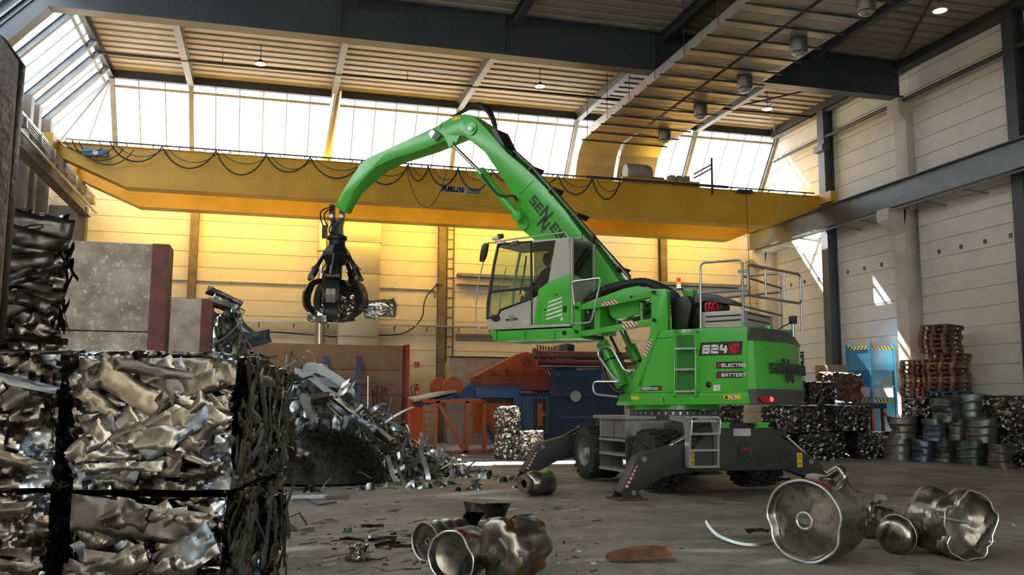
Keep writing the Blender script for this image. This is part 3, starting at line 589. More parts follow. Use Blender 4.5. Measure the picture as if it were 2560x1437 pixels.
# lettering along the boom
p0 = mp(1318, 492, BW+.003); p1 = mp(1420, 628, BW+.003); ex_ = (p1-p0).normalized(); ey_ = V((0, 1, 0)).cross(ex_)
if ey_.z < 0: ey_ = -ey_
letm = mat('letter_black', (.02, .02, .022), .5)
mb = MB(); Hh = .215
ux = ex_; uy = V((ex_.z, 0, -ex_.x)); uy = uy if uy.z > 0 else -uy
def lets(mb, parts, o, ux, uy, lift=.004, flip=False):
    x = 0
    for ch, sc_, dy, adv in parts:
        lettering(mb, ch, o+ux*x+uy*dy, ux, uy, sc_, .21, .0, 0, lift); x += adv
lo = mp(1322, 503, BW+.003)
LOGO = [('S', Hh, 0, .225), ('E', Hh, 0, .215), ('N', Hh*1.4, 0, .13), ('N', Hh*1.4, -.2, .32), ('E', Hh, 0, .215), ('B', Hh, 0, .225), ('O', Hh, 0, .23), ('G', Hh, 0, .225), ('E', Hh, 0, .215), ('N', Hh, 0, .21)]
lets(mb, LOGO, lo, ux, uy, -.004 if ux.cross(uy).y < 0 else .004)
B(mb, 'lettering', letm, boom)
# ---- grab linkage, rotator and grab
GX = mp(845, 530, 0); gx, gz = GX.x, GX.z
s93 = depth(ml((gx, 0, gz)))/F_PX      # metres per pixel at the grab
def gp(x, y): return V(((846-x)*s93*1.0, 0, (530-y)*s93))    # offsets in the vertical plane facing the camera
gr = B(MB(), 'grab', mblack)
gsteel = mat('grab_steel', (.028, .03, .031), .38, .5, .2, 5); worn = mat('worn_steel', (.20, .18, .15), .4, .8, .25, 6)
gw = ml((gx, 0, gz)); inv = chain_matrix(mroot).inverted()
GRT = V((cos(YAW), -sin(YAW), 0)); GFW = V((sin(YAW), cos(YAW), 0))
def GP(x, y, d=0.0): return inv @ (gw+GRT*((x-846)*s93)+V((0, 0, (530-y)*s93))+GFW*d)
def gbox(x0, x1, y0, y1, d, nm, m, **k): return B(MB().prism([GP(x0, y0, -d), GP(x1, y0, -d), GP(x1, y1, -d), GP(x0, y1, -d)], inv.to_3x3() @ (GFW*2*d)), nm, m, gr, **k)
for xx in (832, 857):
    B(MB().prism([GP(xx-5, 512, -.12), GP(xx+5, 512, -.12), GP(xx+6, 548, -.12), GP(xx+2, 556, -.12), GP(xx-6, 548, -.12)], inv.to_3x3() @ (GFW*.24)), 'link_plate', gsteel, gr, bevel=.01)
    B(MB().lathe([(0, -.16), (.06, -.16), (.06, .16), (0, .16)], Matrix.Translation(GP(xx, 543)) @ inv.to_3x3().to_4x4() @ GFW.to_track_quat('Z', 'Y').to_matrix().to_4x4(), 12), 'link_pin', zinc, gr)
B(MB().prism([GP(826, 545, -.1), GP(838, 550, -.1), GP(845, 555, -.1), GP(853, 550, -.1), GP(862, 546, -.1), GP(857, 566, -.1), GP(860, 592, -.1), GP(829, 592, -.1), GP(833, 570, -.1)], inv.to_3x3() @ (GFW*.3)), 'hanger', gsteel, gr, bevel=.015)
Gz = lambda y: Matrix.Translation(GP(846, y))
B(MB().lathe([(0, .1), (.2, .1), (.27, .05), (.27, -.02), (.22, -.05), (.22, -.17), (.17, -.2), (0, -.2)], Gz(598), 28), 'rotator', gsteel, gr, smooth=True)
B(MB().lathe([(0, .1), (.22, .1), (.38, -.12), (.40, -.22), (.28, -.45), (0, -.45)], Gz(622), 6), 'hydraulic_block', gsteel, gr)
B(MB().lathe([(0, .3), (.16, .3), (.15, -.3), (.22, -.5), (0, -.5)], Gz(688), 16), 'centre_column', gsteel, gr, smooth=True)
B(MB().lathe([(0, .12), (.30, .1), (.42, -.05), (.36, -.22), (0, -.22)], Gz(712), 10), 'tine_carrier', gsteel, gr)
B(MB().prism([GP(808, 564, -.05), GP(819, 564, -.05), GP(819, 596, -.05), GP(808, 596, -.05)], inv.to_3x3() @ (GFW*.16)), 'valve_box', gsteel, gr, bevel=.01)
for k, (a_, m_, e_) in enumerate((((836,518),(810,530),(812,566)), ((838,522),(818,535),(824,570)), ((842,548),(832,570),(836,594)), ((850,560),(842,575),(843,598)))):
    B(MB().tube(smooth_path([GP(*a_, -.15), GP(*m_, -.2), GP((m_[0]+e_[0])/2-4, (m_[1]+e_[1])/2, -.22), GP(*e_, -.12)], 6), .02, 8), 'hydraulic_hose', cable, gr, smooth=True)
for k in range(5):
    a = radians(200+72*k); rd = V((cos(a), sin(a), 0)); tn = V((-sin(a), cos(a), 0)); c0 = GP(846, 705)
    prof = [(.40, .05), (.66, -.02), (.80, -.22), (.86, -.46), (.82, -.70), (.66, -.90), (.42, -1.04), (.16, -1.10)]
    wid = [.10, .17, .21, .22, .20, .16, .11, .04]; inn = [.10, .16, .19, .19, .17, .13, .09, .03]
    ch = smooth_path([V((r_, 0, z_)) for r_, z_ in prof], 3); mb = MB(); rings = []
    for i, p in enumerate(ch):
        t = i/(len(ch)-1)*(len(prof)-1); j = min(int(t), len(prof)-2); fr_ = t-j; w_ = wid[j]*(1-fr_)+wid[j+1]*fr_; th_ = inn[j]*(1-fr_)+inn[j+1]*fr_
        d = (ch[min(i+1, len(ch)-1)]-ch[max(i-1, 0)]).normalized(); nrm_ = V((-d.z, 0, d.x))
        if nrm_.x > 0: nrm_ = -nrm_
        q = [p, p+nrm_*th_]
        for pp, ww in ((q[0], w_), (q[1], w_*.55)):
            for sg_ in (-1, 1): rings.append(c0+rd*pp.x+V((0, 0, pp.z))+tn*(ww*sg_))
    nr = len(ch); fs = []
    for i in range(nr-1):
        A = i*4; Bq = A+4
        for q0, q1 in ((0, 1), (1, 3), (3, 2), (2, 0)): fs.append((A+q0, A+q1, Bq+q1, Bq+q0))
    fs += [(0, 2, 3, 1), (nr*4-4, nr*4-3, nr*4-1, nr*4-2)]
    tine = B(mb.add(rings, fs), 'tine', gsteel, gr, smooth=True, angle=.5)
    B(MB().prism([c0+rd*(r_+.005)+V((0, 0, z_))+tn*.12 for r_, z_ in ((.845, -.3), (.86, -.46), (.835, -.66))]+[c0+rd*(r_+.005)+V((0, 0, z_))-tn*.12 for r_, z_ in ((.835, -.66), (.86, -.46), (.845, -.3))], rd*.012), 'wear_plate', worn, tine)
    pa, pb = GP(846, 642)+rd*.36, c0+rd*.68+V((0, 0, .06))
    B(MB().tube([pa, pa+(pb-pa)*.55, pa+(pb-pa)*.56, pb], [.055, .055, .095, .095], 12), 'tine_cylinder', gsteel, tine, smooth=True)
    B(MB().lathe([(0, -.18), (.06, -.18), (.06, .18), (0, .18)], Matrix.Translation(pb) @ tn.to_track_quat('Z', 'Y').to_matrix().to_4x4(), 12), 'tine_pin', worn, tine)
    B(MB().tube(smooth_path([pa+rd*.02, pa+(pb-pa)*.4+tn*.12+rd*.05, pb+V((0, 0, .25))+tn*.09], 5), .016, 6), 'hydraulic_hose', cable, tine, smooth=True)
# ---- cab
CY = 1.28; CI = .30
cab = B(pris([(1238,606),(1418,592),(1426,592),(1428,815),(1219,824),(1213,792),(1216,725)], CY-.02, CY-.06), 'cab', lgrey) if False else None
def side(pxs, y0, y1): return MB().prism([mp(x, y, CY) + V((0, y0-CY, 0)) for x, y in pxs], (0, y1-y0, 0))
cabf = B(side([(1219,824),(1428,815),(1426,806),(1217,814)], CY-.01, CI), 'cab', lgrey)       # floor slab carries the cab
tintg = glass_mat('cab_glass', (.80, .88, .80), .92, .03); darkg = glass_mat('tinted_glass', (.42, .46, .44), .93, .05)
# roof with curved rail
rf = B(side([(1240,607),(1418,593),(1427,592),(1427,602),(1390,605),(1330,610),(1244,618)], CY-.02, CI), 'roof', lgrey, cabf, bevel=.02)
B(MB().tube(round_path([mp(1238, 604, CY-.08), mp(1416, 580, CY-.08), mp(1419, 596, CY-.08)], .06), .018, 8), 'roof_rail', lgrey, rf, smooth=True)
B(MB().tube(round_path([mp(1238, 604, CY-.08)+V((0, -.75, 0)), mp(1416, 580, CY-.08)+V((0, -.75, 0)), mp(1419, 596, CY-.08)+V((0, -.75, 0))], .06), .018, 8), 'roof_rail', lgrey, rf, smooth=True)
# front pillars (curved), both sides, then door frame in dark grey
fp = [(1238,606),(1226,665),(1218,722),(1214,780),(1218,824)]
for yy in (CY-.05, CI+.05):
    B(MB().tube(smooth_path([mp(x+5, y, CY)+V((0, yy-CY, 0)) for x, y in fp], 4), .035, 8), 'front_pillar', lgrey, cabf, smooth=True)
    B(MB().tube(smooth_path([mp(x-9, y, CY)+V((.05, yy+.05-CY, 0)) for x, y in [(1222,655),(1211,700),(1204,760),(1204,800),(1212,822)]], 4), .014, 8), 'grab_rail', bright_zinc, cabf, smooth=True)
def door_side(y0, y1, near):
    dr = B(side([(1217,795),(1244,790),(1252,773),(1320,748),(1330,745),(1329,820),(1219,824)], y0, y1), 'door_panel', lgrey, cabf)
    k = MB()
    fr_ = [(1247,610),(1328,604),(1330,746),(1252,774),(1244,790),(1218,796),(1219,760),(1226,715),(1237,655)]
    pts = [mp(x, y, CY)+V((0, y0+.004-CY, 0)) for x, y in fr_]
    B(MB().tube(pts, .028, 6, closed=True), 'door_frame', mblack, dr)
    B(MB().bar(mp(1222, 730, CY)+V((0, y0-CY, 0)), mp(1326, 720, CY)+V((0, y0-CY, 0)), .03, .055), 'door_bar', mblack, dr)
    B(MB().bar(mp(1329, 603, CY)+V((0, y0-CY, 0)), mp(1330, 822, CY)+V((0, y0-CY, 0)), .04, .02, (1, 0, 0)), 'door_seam', mblack, dr)
    B(side([(1247,612),(1327,605),(1329,720),(1224,730),(1237,655)], y0-.01, y0-.018), 'window_pane', tintg, dr)
    B(side([(1222,733),(1328,723),(1329,746),(1252,774),(1244,790),(1219,795)], y0-.01, y0-.018), 'window_pane', tintg, dr)
    return dr
dn = door_side(CY, CY-.05, True)
fd = B(side([(1217,795),(1320,748),(1329,745),(1427,720),(1428,815),(1219,824)], CI+.05, CI), 'far_side_panel', lgrey, cabf)
B(MB().bar(mp(1330, 604, CY)+V((0, CI-CY, 0)), mp(1331, 745, CY)+V((0, CI-CY, 0)), .06, .06, (1, 0, 0)), 'far_pillar', mblack, cabf)
B(side([(1244,614),(1330,607),(1329,745),(1250,774),(1219,795),(1226,715)], CI+.02, CI+.012), 'window_pane', tintg, cabf); B(side([(1333,606),(1425,600),(1427,720),(1333,744)], CI+.02, CI+.012), 'window_pane', tintg, cabf)
# front windscreen between the pillars
a = [mp(x+4, y, CY) for x, y in fp[:4]]; mb = MB()
for p, q in zip(a[:-1], a[1:]): mb.add([p+V((0, -.05, 0)), q+V((0, -.05, 0)), q+V((0, CI+.05-CY, 0)), p+V((0, CI+.05-CY, 0))], [(0, 1, 2, 3)])
B(mb, 'windscreen', tintg, cabf)
B(MB().prism([mp(1214, 785, CY)+V((0, -.04, 0)), mp(1218, 824, CY)+V((0, -.04, 0)), mp(1230, 824, CY)+V((0, -.04, 0)), mp(1226, 785, CY)+V((0, -.04, 0))], (0, CI-CY+.08, 0)), 'front_sill', lgrey, cabf)
# middle tinted window, grey pillar, green engine-side panel with vents
B(side([(1333,606),(1389,600),(1379,655),(1369,703),(1336,737)], CY-.004, CY-.012), 'window_pane', darkg, cabf)
B(side([(1389,600),(1427,595),(1427,683),(1370,706),(1380,655)], CY, CY-.05), 'rear_pillar', lgrey, cabf)
B(side([(1331,746),(1347,738),(1336,814),(1330,815)], CY, CY-.05), 'door_strip', lgrey, cabf)
gp_ = B(side([(1370,707),(1427,684),(1427,809),(1336,813),(1347,724)], CY+.02, CY-.05), 'side_panel', green, cabf, bevel=.008)
B(side([(1366,741),(1424,722),(1424,807),(1354,810)], CY+.024, CY+.02), 'hatch', green, gp_)
for k in range(5):
    x0, y0 = 1373-k*1.6, 748+k*10.5
    B(side([(x0, y0+6), (1407, y0-7), (1407, y0-2), (x0-2, y0+11)], CY+.03, CY+.023), 'vent_slit', white, gp_)
B(side([(1410,766),(1418,764),(1418,780),(1410,781)], CY+.035, CY+.02), 'latch', mblack, gp_)
for x, y in ((1391,736),(1363,774)): B(MB().lathe([(0, 0), (.02, 0), (.02, .01), (0, .01)], Matrix.Translation(mp(x, y, CY+.03)) @ Matrix.Rotation(-pi/2, 4, 'X'), 10), 'lock', mblack, gp_)
B(side([(1403,794),(1409,793),(1409,801),(1403,802)], CY+.03, CY+.024), 'sticker', white, gp_)
B(side([(1330,813),(1428,809),(1428,815),(1330,820)], CY+.03, CY-.02), 'sill', bright_zinc, cabf)
# rear wall with window
B(MB().prism([mp(1427, 600, CY), mp(1427, 690, CY), mp(1427, 690, CY)+V((0, CI-CY, 0)), mp(1427, 600, CY)+V((0, CI-CY, 0))], (.03, 0, 0)), 'rear_wall_glass', darkg, cabf)
B(MB().prism([mp(1427, 690, CY), mp(1427, 812, CY), mp(1427, 812, CY)+V((0, CI-CY, 0)), mp(1427, 690, CY)+V((0, CI-CY, 0))], (.04, 0, 0)), 'rear_wall', lgrey, cabf)
B(MB().prism([mp(1427, 594, CY), mp(1427, 608, CY), mp(1427, 608, CY)+V((0, CI-CY, 0)), mp(1427, 594, CY)+V((0, CI-CY, 0))], (.05, 0, 0)), 'rear_roof_trim', lgrey, cabf)
for yy in (CY-.03, CI+.04): B(MB().bar(mp(1427, 595, CY)+V((-.01, yy-CY, 0)), mp(1427, 810, CY)+V((-.01, yy-CY, 0)), .06, .06, (0, 1, 0)), 'rear_post', lgrey, cabf)
# small cab fittings
B(MB().lathe([(0, 0), (.115, 0), (.12, .01), (.11, .03), (0, .03)], Matrix.Translation(mp(1240, 795, CY+.0)) @ Matrix.Rotation(-pi/2, 4, 'X') @ Matrix.Diagonal((1, .62, 1, 1)), 24), 'door_handle', mblack, cabf, smooth=True)
mb = MB(); lettering(mb, 'ma', mp(1265, 803, CY+.002), (-1, 0, 0), (0, 0, 1), .07, .24, .1); lettering(mb, 'cab', mp(1279, 801, CY+.002), (-1, 0, 0), (0, 0, 1), .07, .2, .1); B(mb, 'lettering', letm, cabf)
mb = MB(); lettering(mb, 'X', mp(1273, 803, CY+.003), (-1, 0, 0), (0, 0, 1), .13, .26, .1); B(mb, 'lettering', mat('letter_lime', (.12, .3, .08), .5), cabf)
B(side([(1305,800),(1323,798),(1323,811),(1305,812)], CY+.004, CY), 'sticker', mat('sticker_pale', (.55, .55, .52), .5), cabf)
B(side([(1283,604),(1296,601),(1297,612),(1276,615)], CY+.05, CY-.02), 'wiper_motor', dgrey, rf, bevel=.01)
mir = B(side([(1222,609),(1229,611),(1224,640),(1217,656),(1209,656),(1210,638),(1215,616)], CY+.16, CY+.08), 'mirror', mblack, cabf, bevel=.012)
B(MB().tube(round_path([mp(1240, 607, CY+.02), mp(1217, 607, CY+.1), mp(1209, 630, CY+.12)], .05), .012, 6), 'mirror_arm', mblack, mir, smooth=True)
B(MB().lathe([(0, 0), (.03, 0), (.03, .05), (0, .05)], Matrix.Translation(mp(1208, 630, CY+.1)), 10), 'convex_mirror', mblack, mir)
B(MB().box(-.06, .06, -.05, .05, 0, .1).xf(Matrix.Translation(mp(1251, 596, CY-.15))), 'work_lamp', mblack, rf, bevel=.015)
B(side([(1225,594),(1242,589),(1243,596),(1226,599)], CY-.05, CY-.15), 'work_lamp', bright_zinc, rf); B(side([(1250,604),(1262,603),(1261,607),(1250,608)], CY-.02, CY-.06), 'work_lamp', bright_zinc, rf)
B(MB().box(-.055, .055, -.05, .05, -.02, .1).xf(Matrix.Translation(mp(1482, 598, .45))), 'work_lamp', mblack, rf, bevel=.02)
B(MB().tube([mp(1455, 601, .6), mp(1455, 580, .6)], .008, 5), 'antenna', mblack, rf)
# monitor, seat, steering column inside
B(side([(1304,664),(1317,663),(1318,686),(1306,688)], .62, .59), 'monitor', mat('screen', (.65, .75, .8), .2, emit=((.6, .75, .85), .35)), cabf)
B(MB().tube([mp(1316, 640, .62), mp(1309, 690, .6), mp(1300, 735, .62)], .02, 6), 'monitor_arm', mblack, cabf)
st = mp(1360, 742, .8)
seat = B(MB().box(-.25, .25, -.25, .25, -.08, .04).xf(Matrix.Translation(st)), 'operator_seat', mblack, cabf, bevel=.04)
B(MB().prism([st+V((-.25, -.24, 0)), st+V((-.12, -.24, 0)), st+V((-.2, -.24, .62)), st+V((-.32, -.24, .6))], (0, .48, 0)), 'seat_back', mblack, seat, bevel=.04)
B(MB().box(-.12, .12, -.15, .15, -.62, -.08).xf(Matrix.Translation(st)), 'seat_base', mblack, seat)
B(MB().tube([st+V((.7, 0, -.6)), st+V((.55, 0, .05))], .05, 8), 'steering_column', mblack, cabf)
for yy in (.3, -.3): B(MB().box(-.1, .3, yy-.06, yy+.06, .1, .2).xf(Matrix.Translation(st)), 'armrest', mblack, seat, bevel=.02)
# platform carrying the cab and its fittings
plf = B(MB().prism([mp(1219, 829, CY), mp(1428, 819, CY), mp(1452, 846, CY), mp(1240, 853, CY)], (0, CI-CY-.2, 0)), 'cab_platform', green, bevel=.01)
for x in (1239, 1310, 1384): B(side([(x-3, 826), (x+4, 826), (x+4, 850), (x-3, 852)], CY+.04, CY), 'bracket', green, plf)
B(MB().lathe([(0, 0), (.05, 0), (.05, .012), (0, .012)], Matrix.Translation(mp(1411, 832, CY+.001)) @ Matrix.Rotation(-pi/2, 4, 'X'), 14), 'hole_ring', mblack, plf)
# handrail behind the cab
B(MB().tube(round_path([mp(x, y, CY+.06) for x, y in ((1436,762),(1429,704),(1503,694),(1478,806),(1436,808))], .09, 5), .02, 8), 'handrail', bright_zinc, smooth=True)
# ---- cab lifting linkage: bracket, upper and lower links, tower
for y0, y1 in ((1.22, 1.1), (.42, .3)):
    B(pris([(1431,757),(1451,753),(1453,846),(1440,846),(1430,818)], y0+.02, y1-.02), 'link_bracket', green, bevel=.006)
    ul = B(pris([(1451,762),(1483,749),(1558,722),(1594,714),(1630,724),(1630,742),(1495,769),(1451,775)], y0, y1), 'upper_link', green, bevel=.008)
    B(pris([(1451,828),(1628,796),(1628,812),(1451,841)], y0, y1), 'lower_link', green, bevel=.008)
    tw = B(pris([(1627,726),(1632,722),(1664,722),(1668,727),(1669,823),(1650,830),(1622,906),(1606,965),(1582,968),(1584,937),(1602,906),(1625,833),(1628,796)], y0+.03, y1+.0), 'link_tower', green, bevel=.01)
    if y0 > 1:
        for x, y in ((1635,731),(1636,800),(1443,769),(1442,829)):
            B(MB().lathe([(0, 0), (.035, 0), (.035, .05), (0, .05)], Matrix.Translation(mp(x, y, y0+.04)) @ Matrix.Rotation(-pi/2, 4, 'X'), 12), 'pivot_pin', mblack, tw if x > 1600 else ul)
        for (x0, y0_, x1, y1_) in ((1504,755,1543,749),(1555,810,1594,803)):
            t_ = ul
            B(pris([(x0,y0_),(x1,y1_),(x1,y1_+11),(x0+1,y0_+11)], y0+.006, y0), 'hazard_marking', hazard, t_)
        B(pris([(1624,847),(1631,849),(1616,890),(1608,886)], y0+.036, y0+.03), 'hazard_marking', hazard, tw)
        B(MB().lathe([(0, 0), (.03, 0), (.03, .006), (0, .006)], Matrix.Translation(mp(1578, 742, y0+.001)) @ Matrix.Rotation(-pi/2, 4, 'X'), 14), 'hole_ring', mblack, ul)
B(pris([(1486,760),(1500,757),(1500,835),(1486,838)], 1.1, .42), 'cross_beam', green); B(pris([(1470,770),(1486,768),(1486,830),(1470,834)], 1.05, .45), 'cross_plate', mblack)
B(pris([(1520,765),(1600,748),(1612,770),(1600,785),(1540,800),(1525,790)], .95, .5), 'lift_cylinder_cover', green, bevel=.02)
B(MB().tube([mp(1603, 758, 1.0), mp(1606, 800, 1.0)], .04, 10), 'piston_rod', chrome, smooth=True)
for k in range(5): B(MB().tube(smooth_path([mp(1545+k*8, 790, .7-.05*k), mp(1580+k*6, 784-k*3, .8), mp(1612, 760+k*8, .85-.05*k), mp(1640, 740+k*9, .8)], 5), .018, 6), 'hydraulic_hose', cable if k % 2 else zinc, smooth=True)
# black ribbed hose guide
path = smooth_path([mp(x, y, .85) for x, y in ((1462,762),(1480,744),(1511,724),(1558,711),(1606,704),(1641,715),(1677,736),(1686,757),(1688,790))], 8)
B(MB().tube(path, [.075+.012*(i % 2) for i in range(len(path))], 10), 'hose_guide', mat('hose_guide', (.02, .021, .024), .6)); path2 = [p+V((0, -.18, .0)) for p in path]
B(MB().tube(path2, [.075+.012*(i % 2) for i in range(len(path2))], 10), 'hose_guide', MATS['hose_guide'])
# ---- upper carriage
BY = 1.25
zt, zl, zb2, zd = mp(1744, 821, BY).z, mp(1744, 981, BY).z, mp(1744, 1011, BY).z, mp(1744, 1025, BY).z
body = B(pris([(1645,826),(1744,821),(1867,817),(1870,981),(1581,981),(1597,955),(1639,848)], BY, .35), 'upper_carriage', green, bevel=.012)
xf, xr = mp(1581, 981, BY).x, mp(1869, 900, BY).x
B(MB().box(xr, xf-.35, -1.2, .36, zl-.02, zt-.04), 'engine_deck', green, body)
B(pris([(1575,982),(1870,981),(1876,1010),(1582,1013)], BY+.06, -1.25), 'deck_frame', green, body, bevel=.01)
B(pris([(1561,925),(1590,955),(1605,960),(1580,1013),(1543,1013),(1545,1000)], .55, -.55), 'boom_foot_frame', green, body, bevel=.01)
B(pris([(1543,1004),(1582,1004),(1582,1013),(1541,1013)], .9, -.9), 'front_lip', green, body)
# turntable and slew ring
B(MB().lathe([(0, zd), (.92, zd), (.92, zb2), (0, zb2)], None, 40), 'turntable', green, body, smooth=True)
ring = B(MB().lathe([(0, zd-.14), (.85, zd-.14), (.85, zd-.02), (0, zd-.02)], None, 48), 'slew_ring', dgrey, body)
for k in range(40): B(MB().box(-.02, .02, -.02, .02, -.03, .03).xf(Matrix.Rotation(2*pi*k/40, 4, 'Z') @ Matrix.Translation((.87, 0, zd-.07))), 'ring_bolt', zinc, ring)
# door seams on the side
for a_, b_ in (((1641,846),(1688,842)), ((1686,842),(1690,980)), ((1738,842),(1740,980))):
    B(MB().tube([mp(*a_, BY+.002), mp(*b_, BY+.002)], .006, 4), 'panel_seam', mblack, body)
# recessed ladder with two green posts
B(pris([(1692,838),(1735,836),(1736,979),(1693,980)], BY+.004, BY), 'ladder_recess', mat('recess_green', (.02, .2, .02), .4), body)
for x in (1685, 1738): B(MB().tube(round_path([mp(x, 826, BY-.02), mp(x, 824, BY+.10), mp(x+1, 990, BY+.12), mp(x+1, 992, BY+.0)], .03), .02, 8), 'ladder_post', green, body, smooth=True)
for y in (871, 923, 978): B(pris([(1686,y-2),(1738,y-3),(1738,y+2),(1686,y+3)], BY+.13, BY+.04), 'step', bright_zinc, body)
# labels
def plate(pxs, m, nm='label_plate', d=.006): return B(pris(pxs, BY+d, BY+.001), nm, m, body)
plate([(1752,856),(1857,852),(1854,887),(1747,889)], letm)
white_l = mat('letter_white', (.85, .85, .83), .5); red_l = mat('letter_red', (.65, .01, .02), .4)
sx = (-1, 0, 0)
def txt(s_, x, y, h, m, th=.2, gap=.16, slant=0.0, d=.007):
    mb = MB(); lettering(mb, s_, mp(x, y, BY+d), sx, (0, 0, 1), h, th, gap, slant, .003); return B(mb, 'lettering', m, body)
hh = mp(1760, 862, BY).z-mp(1760, 884, BY).z
txt('824', 1755, 884.5, hh, white_l, .26, .12, .1); txt('G', 1824, 882.5, hh*1.06, red_l, .30, .1, .1)
plate([(1791,904.5),(1858,903),(1857,920),(1790,921)], letm); plate([(1792,929),(1858,927.5),(1857,944),(1790,945)], letm)
h2 = mp(1800, 907, BY).z-mp(1800, 917, BY).z
txt('ELECTRO', 1804, 917.5, h2*.9, white_l, .24, .12); txt('BATTERY', 1804, 941.7, h2*.9, white_l, .24, .12)
txt('>', 1795, 918, h2, red_l, .4, .1); txt('>', 1795, 942, h2, red_l, .4, .1)
plate([(1604,965),(1655,964),(1654,976),(1602,977)], letm)
h3 = mp(1610, 966, BY).z-mp(1610, 974.5, BY).z
txt('SEN', 1604.5, 975, h3, white_l, .22, .12, .1); txt('con', 1629, 974.5, h3, white_l, .16, .1); txt('3', 1648, 974.5, h3, red_l, .26, .1)
plate([(1704,824),(1728,823),(1728,830),(1704,831)], white); plate([(1783,962),(1800,961),(1800,976),(1783,977)], white)
for i, x in enumerate((1708, 1716, 1724)): B(MB().lathe([(0, 0), (.018, 0), (.018, .003), (0, .003)], Matrix.Translation(mp(x, 827, BY+.007)) @ Matrix.Rotation(-pi/2, 4, 'X'), 10), 'symbol', yellow if i == 0 else mat('symbol_blue', (.03, .12, .5), .5), body)
B(MB().lathe([(0, 0), (.05, 0), (.055, .02), (.02, .04), (0, .04)], Matrix.Translation(mp(1772, 961, BY)) @ Matrix.Rotation(-pi/2, 4, 'X'), 14), 'filler_lock', mblack, body)
B(pris([(1577,990),(1598,990),(1598,998),(1577,998)], BY+.066, BY+.06), 'sticker', yellow, body); B(pris([(1808,987),(1852,986),(1853,998),(1809,998)], BY+.066, BY+.06), 'sticker', yellow, body)
B(pris([(1826,989),(1840,988),(1840,996),(1826,997)], BY+.07, BY+.066), 'symbol', hazard, body); B(pris([(1811,996),(1816,988),(1821,996)], BY+.07, BY+.066), 'symbol', mblack, body)
B(pris([(1656,993),(1659,993),(1662,1005),(1659,1005)], BY+.062, BY+.06), 'slot', mblack, body)
# ---- counterweight, swept around the tail
xc = mp(1868, 900, BY).x
plan = [(xc, 1.25), (xc-.14, 1.22), (xc-.26, 1.08), (xc-.36, .8), (xc-.43, .4), (xc-.45, 0), (xc-.43, -.4), (xc-.36, -.8), (xc-.26, -1.08), (xc-.14, -1.22), (xc, -1.25)]
def ringz(z0, z1, g0=0.0, g1=0.0, nm='counterweight', m=green, par=None):
    mb = MB(); k = len(plan)
    lo_ = [V((x+g0*(1 if x < xc-.1 else 0), y*(1-g0*.5), z0)) for x, y in plan]; hi_ = [V((x+g1*(1 if x < xc-.1 else 0), y*(1-g1*.5), z1)) for x, y in plan]
    mb.add(lo_+hi_, [(i, i+1, i+1+k, i+k) for i in range(k-1)]+[tuple(range(k))[::-1], tuple(range(k, 2*k)), (0, k, 2*k-1, k-1)])
    return B(mb, nm, m, par, smooth=True, angle=.5)
z_a, z_b, z_c, z_d = mp(1871, 1012, BY).z, mp(1871, 972, BY).z, mp(1868, 851, BY).z, mp(1868, 817, BY).z
cw = ringz(z_b, z_c, 0, .04)
ringz(z_a, z_b, .0, -.03, 'lower_band', dgrey, cw); ringz(z_c, z_d, .02, .16, 'upper_band', dgrey, cw)
# lettering on the tail, following its rounded face
mb = MB(); pth = [V((x, y, 0)) for x, y in plan[2:9]]; acc = 0; zz = (z_b+z_c)/2-.15
o_ = V((plan[2][0]-.012, plan[2][1], zz)); 
def along(s_):
    i = 0
    while i < len(pth)-2 and s_ > (pth[i+1]-pth[i]).length: s_ -= (pth[i+1]-pth[i]).length; i += 1
    d = (pth[i+1]-pth[i]).normalized(); return pth[i]+d*s_, d
s_ = .10
for ch, hh_, dz in (('S', .19, 0), ('E', .19, 0), ('N', .27, 0), ('N', .27, -.16), ('E', .19, 0), ('B', .19, 0), ('O', .19, 0), ('G', .19, 0), ('E', .19, 0), ('N', .19, 0)):
    p, d = along(s_); nn_ = d.cross(V((0, 0, 1)))
    lettering(mb, ch, V((p.x-.03, p.y, zz+dz))+nn_*0, d, (0, 0, 1), hh_, .22, 0, 0, .02); s_ += .2 if ch != 'N' else .15
B(mb, 'lettering', mat('letter_grey', (.05, .06, .05), .5), cw)
lp = V((plan[2][0]-.02, plan[2][1]-.02, (z_a+z_b)/2+.02))
B(MB().prism([V((xc-.17, 1.25, z_a+.14)), V((xc-.34, .98, z_a+.15)), V((xc-.37, .95, z_a+.05)), V((xc-.24, 1.18, z_a+.04))], (-.03, .02, 0)), 'tail_lamp', red, cw)
B(MB().lathe([(0, 0), (.05, 0), (.03, .03), (0, .035)], Matrix.Translation((xc-.345, 1.03, z_a+.1)) @ V((-.8, .6, 0)).to_track_quat('Z', 'Y').to_matrix().to_4x4(), 16), 'tail_light', mat('tail_glow', (.8, .02, .02), .3, emit=((1, .03, .02), 4)), cw, smooth=True)
for yy in (.55, -.55): B(MB().lathe([(0, 0), (.1, 0), (.1, .06), (0, .06)], Matrix.Translation((xc-.15, yy, z_d)), 16), 'lifting_eye', green, cw)
# rear camera on a bracket
ca = mp(1983, 822, -.3); cm = B(MB().box(-.06, .06, -.07, .07, .1, .25).xf(Matrix.Translation(ca)), 'rear_camera', mblack, cw, bevel=.01)
B(MB().tube([ca+V((0, 0, -.15)), ca+V((0, 0, .1))], .03, 8), 'camera_mount', zinc, cm); B(MB().tube(smooth_path([ca+V((0, .05, .12)), ca+V((.1, .35, .02)), ca+V((.15, .55, -.1))], 5), .012, 5), 'camera_cable', cable, cm)
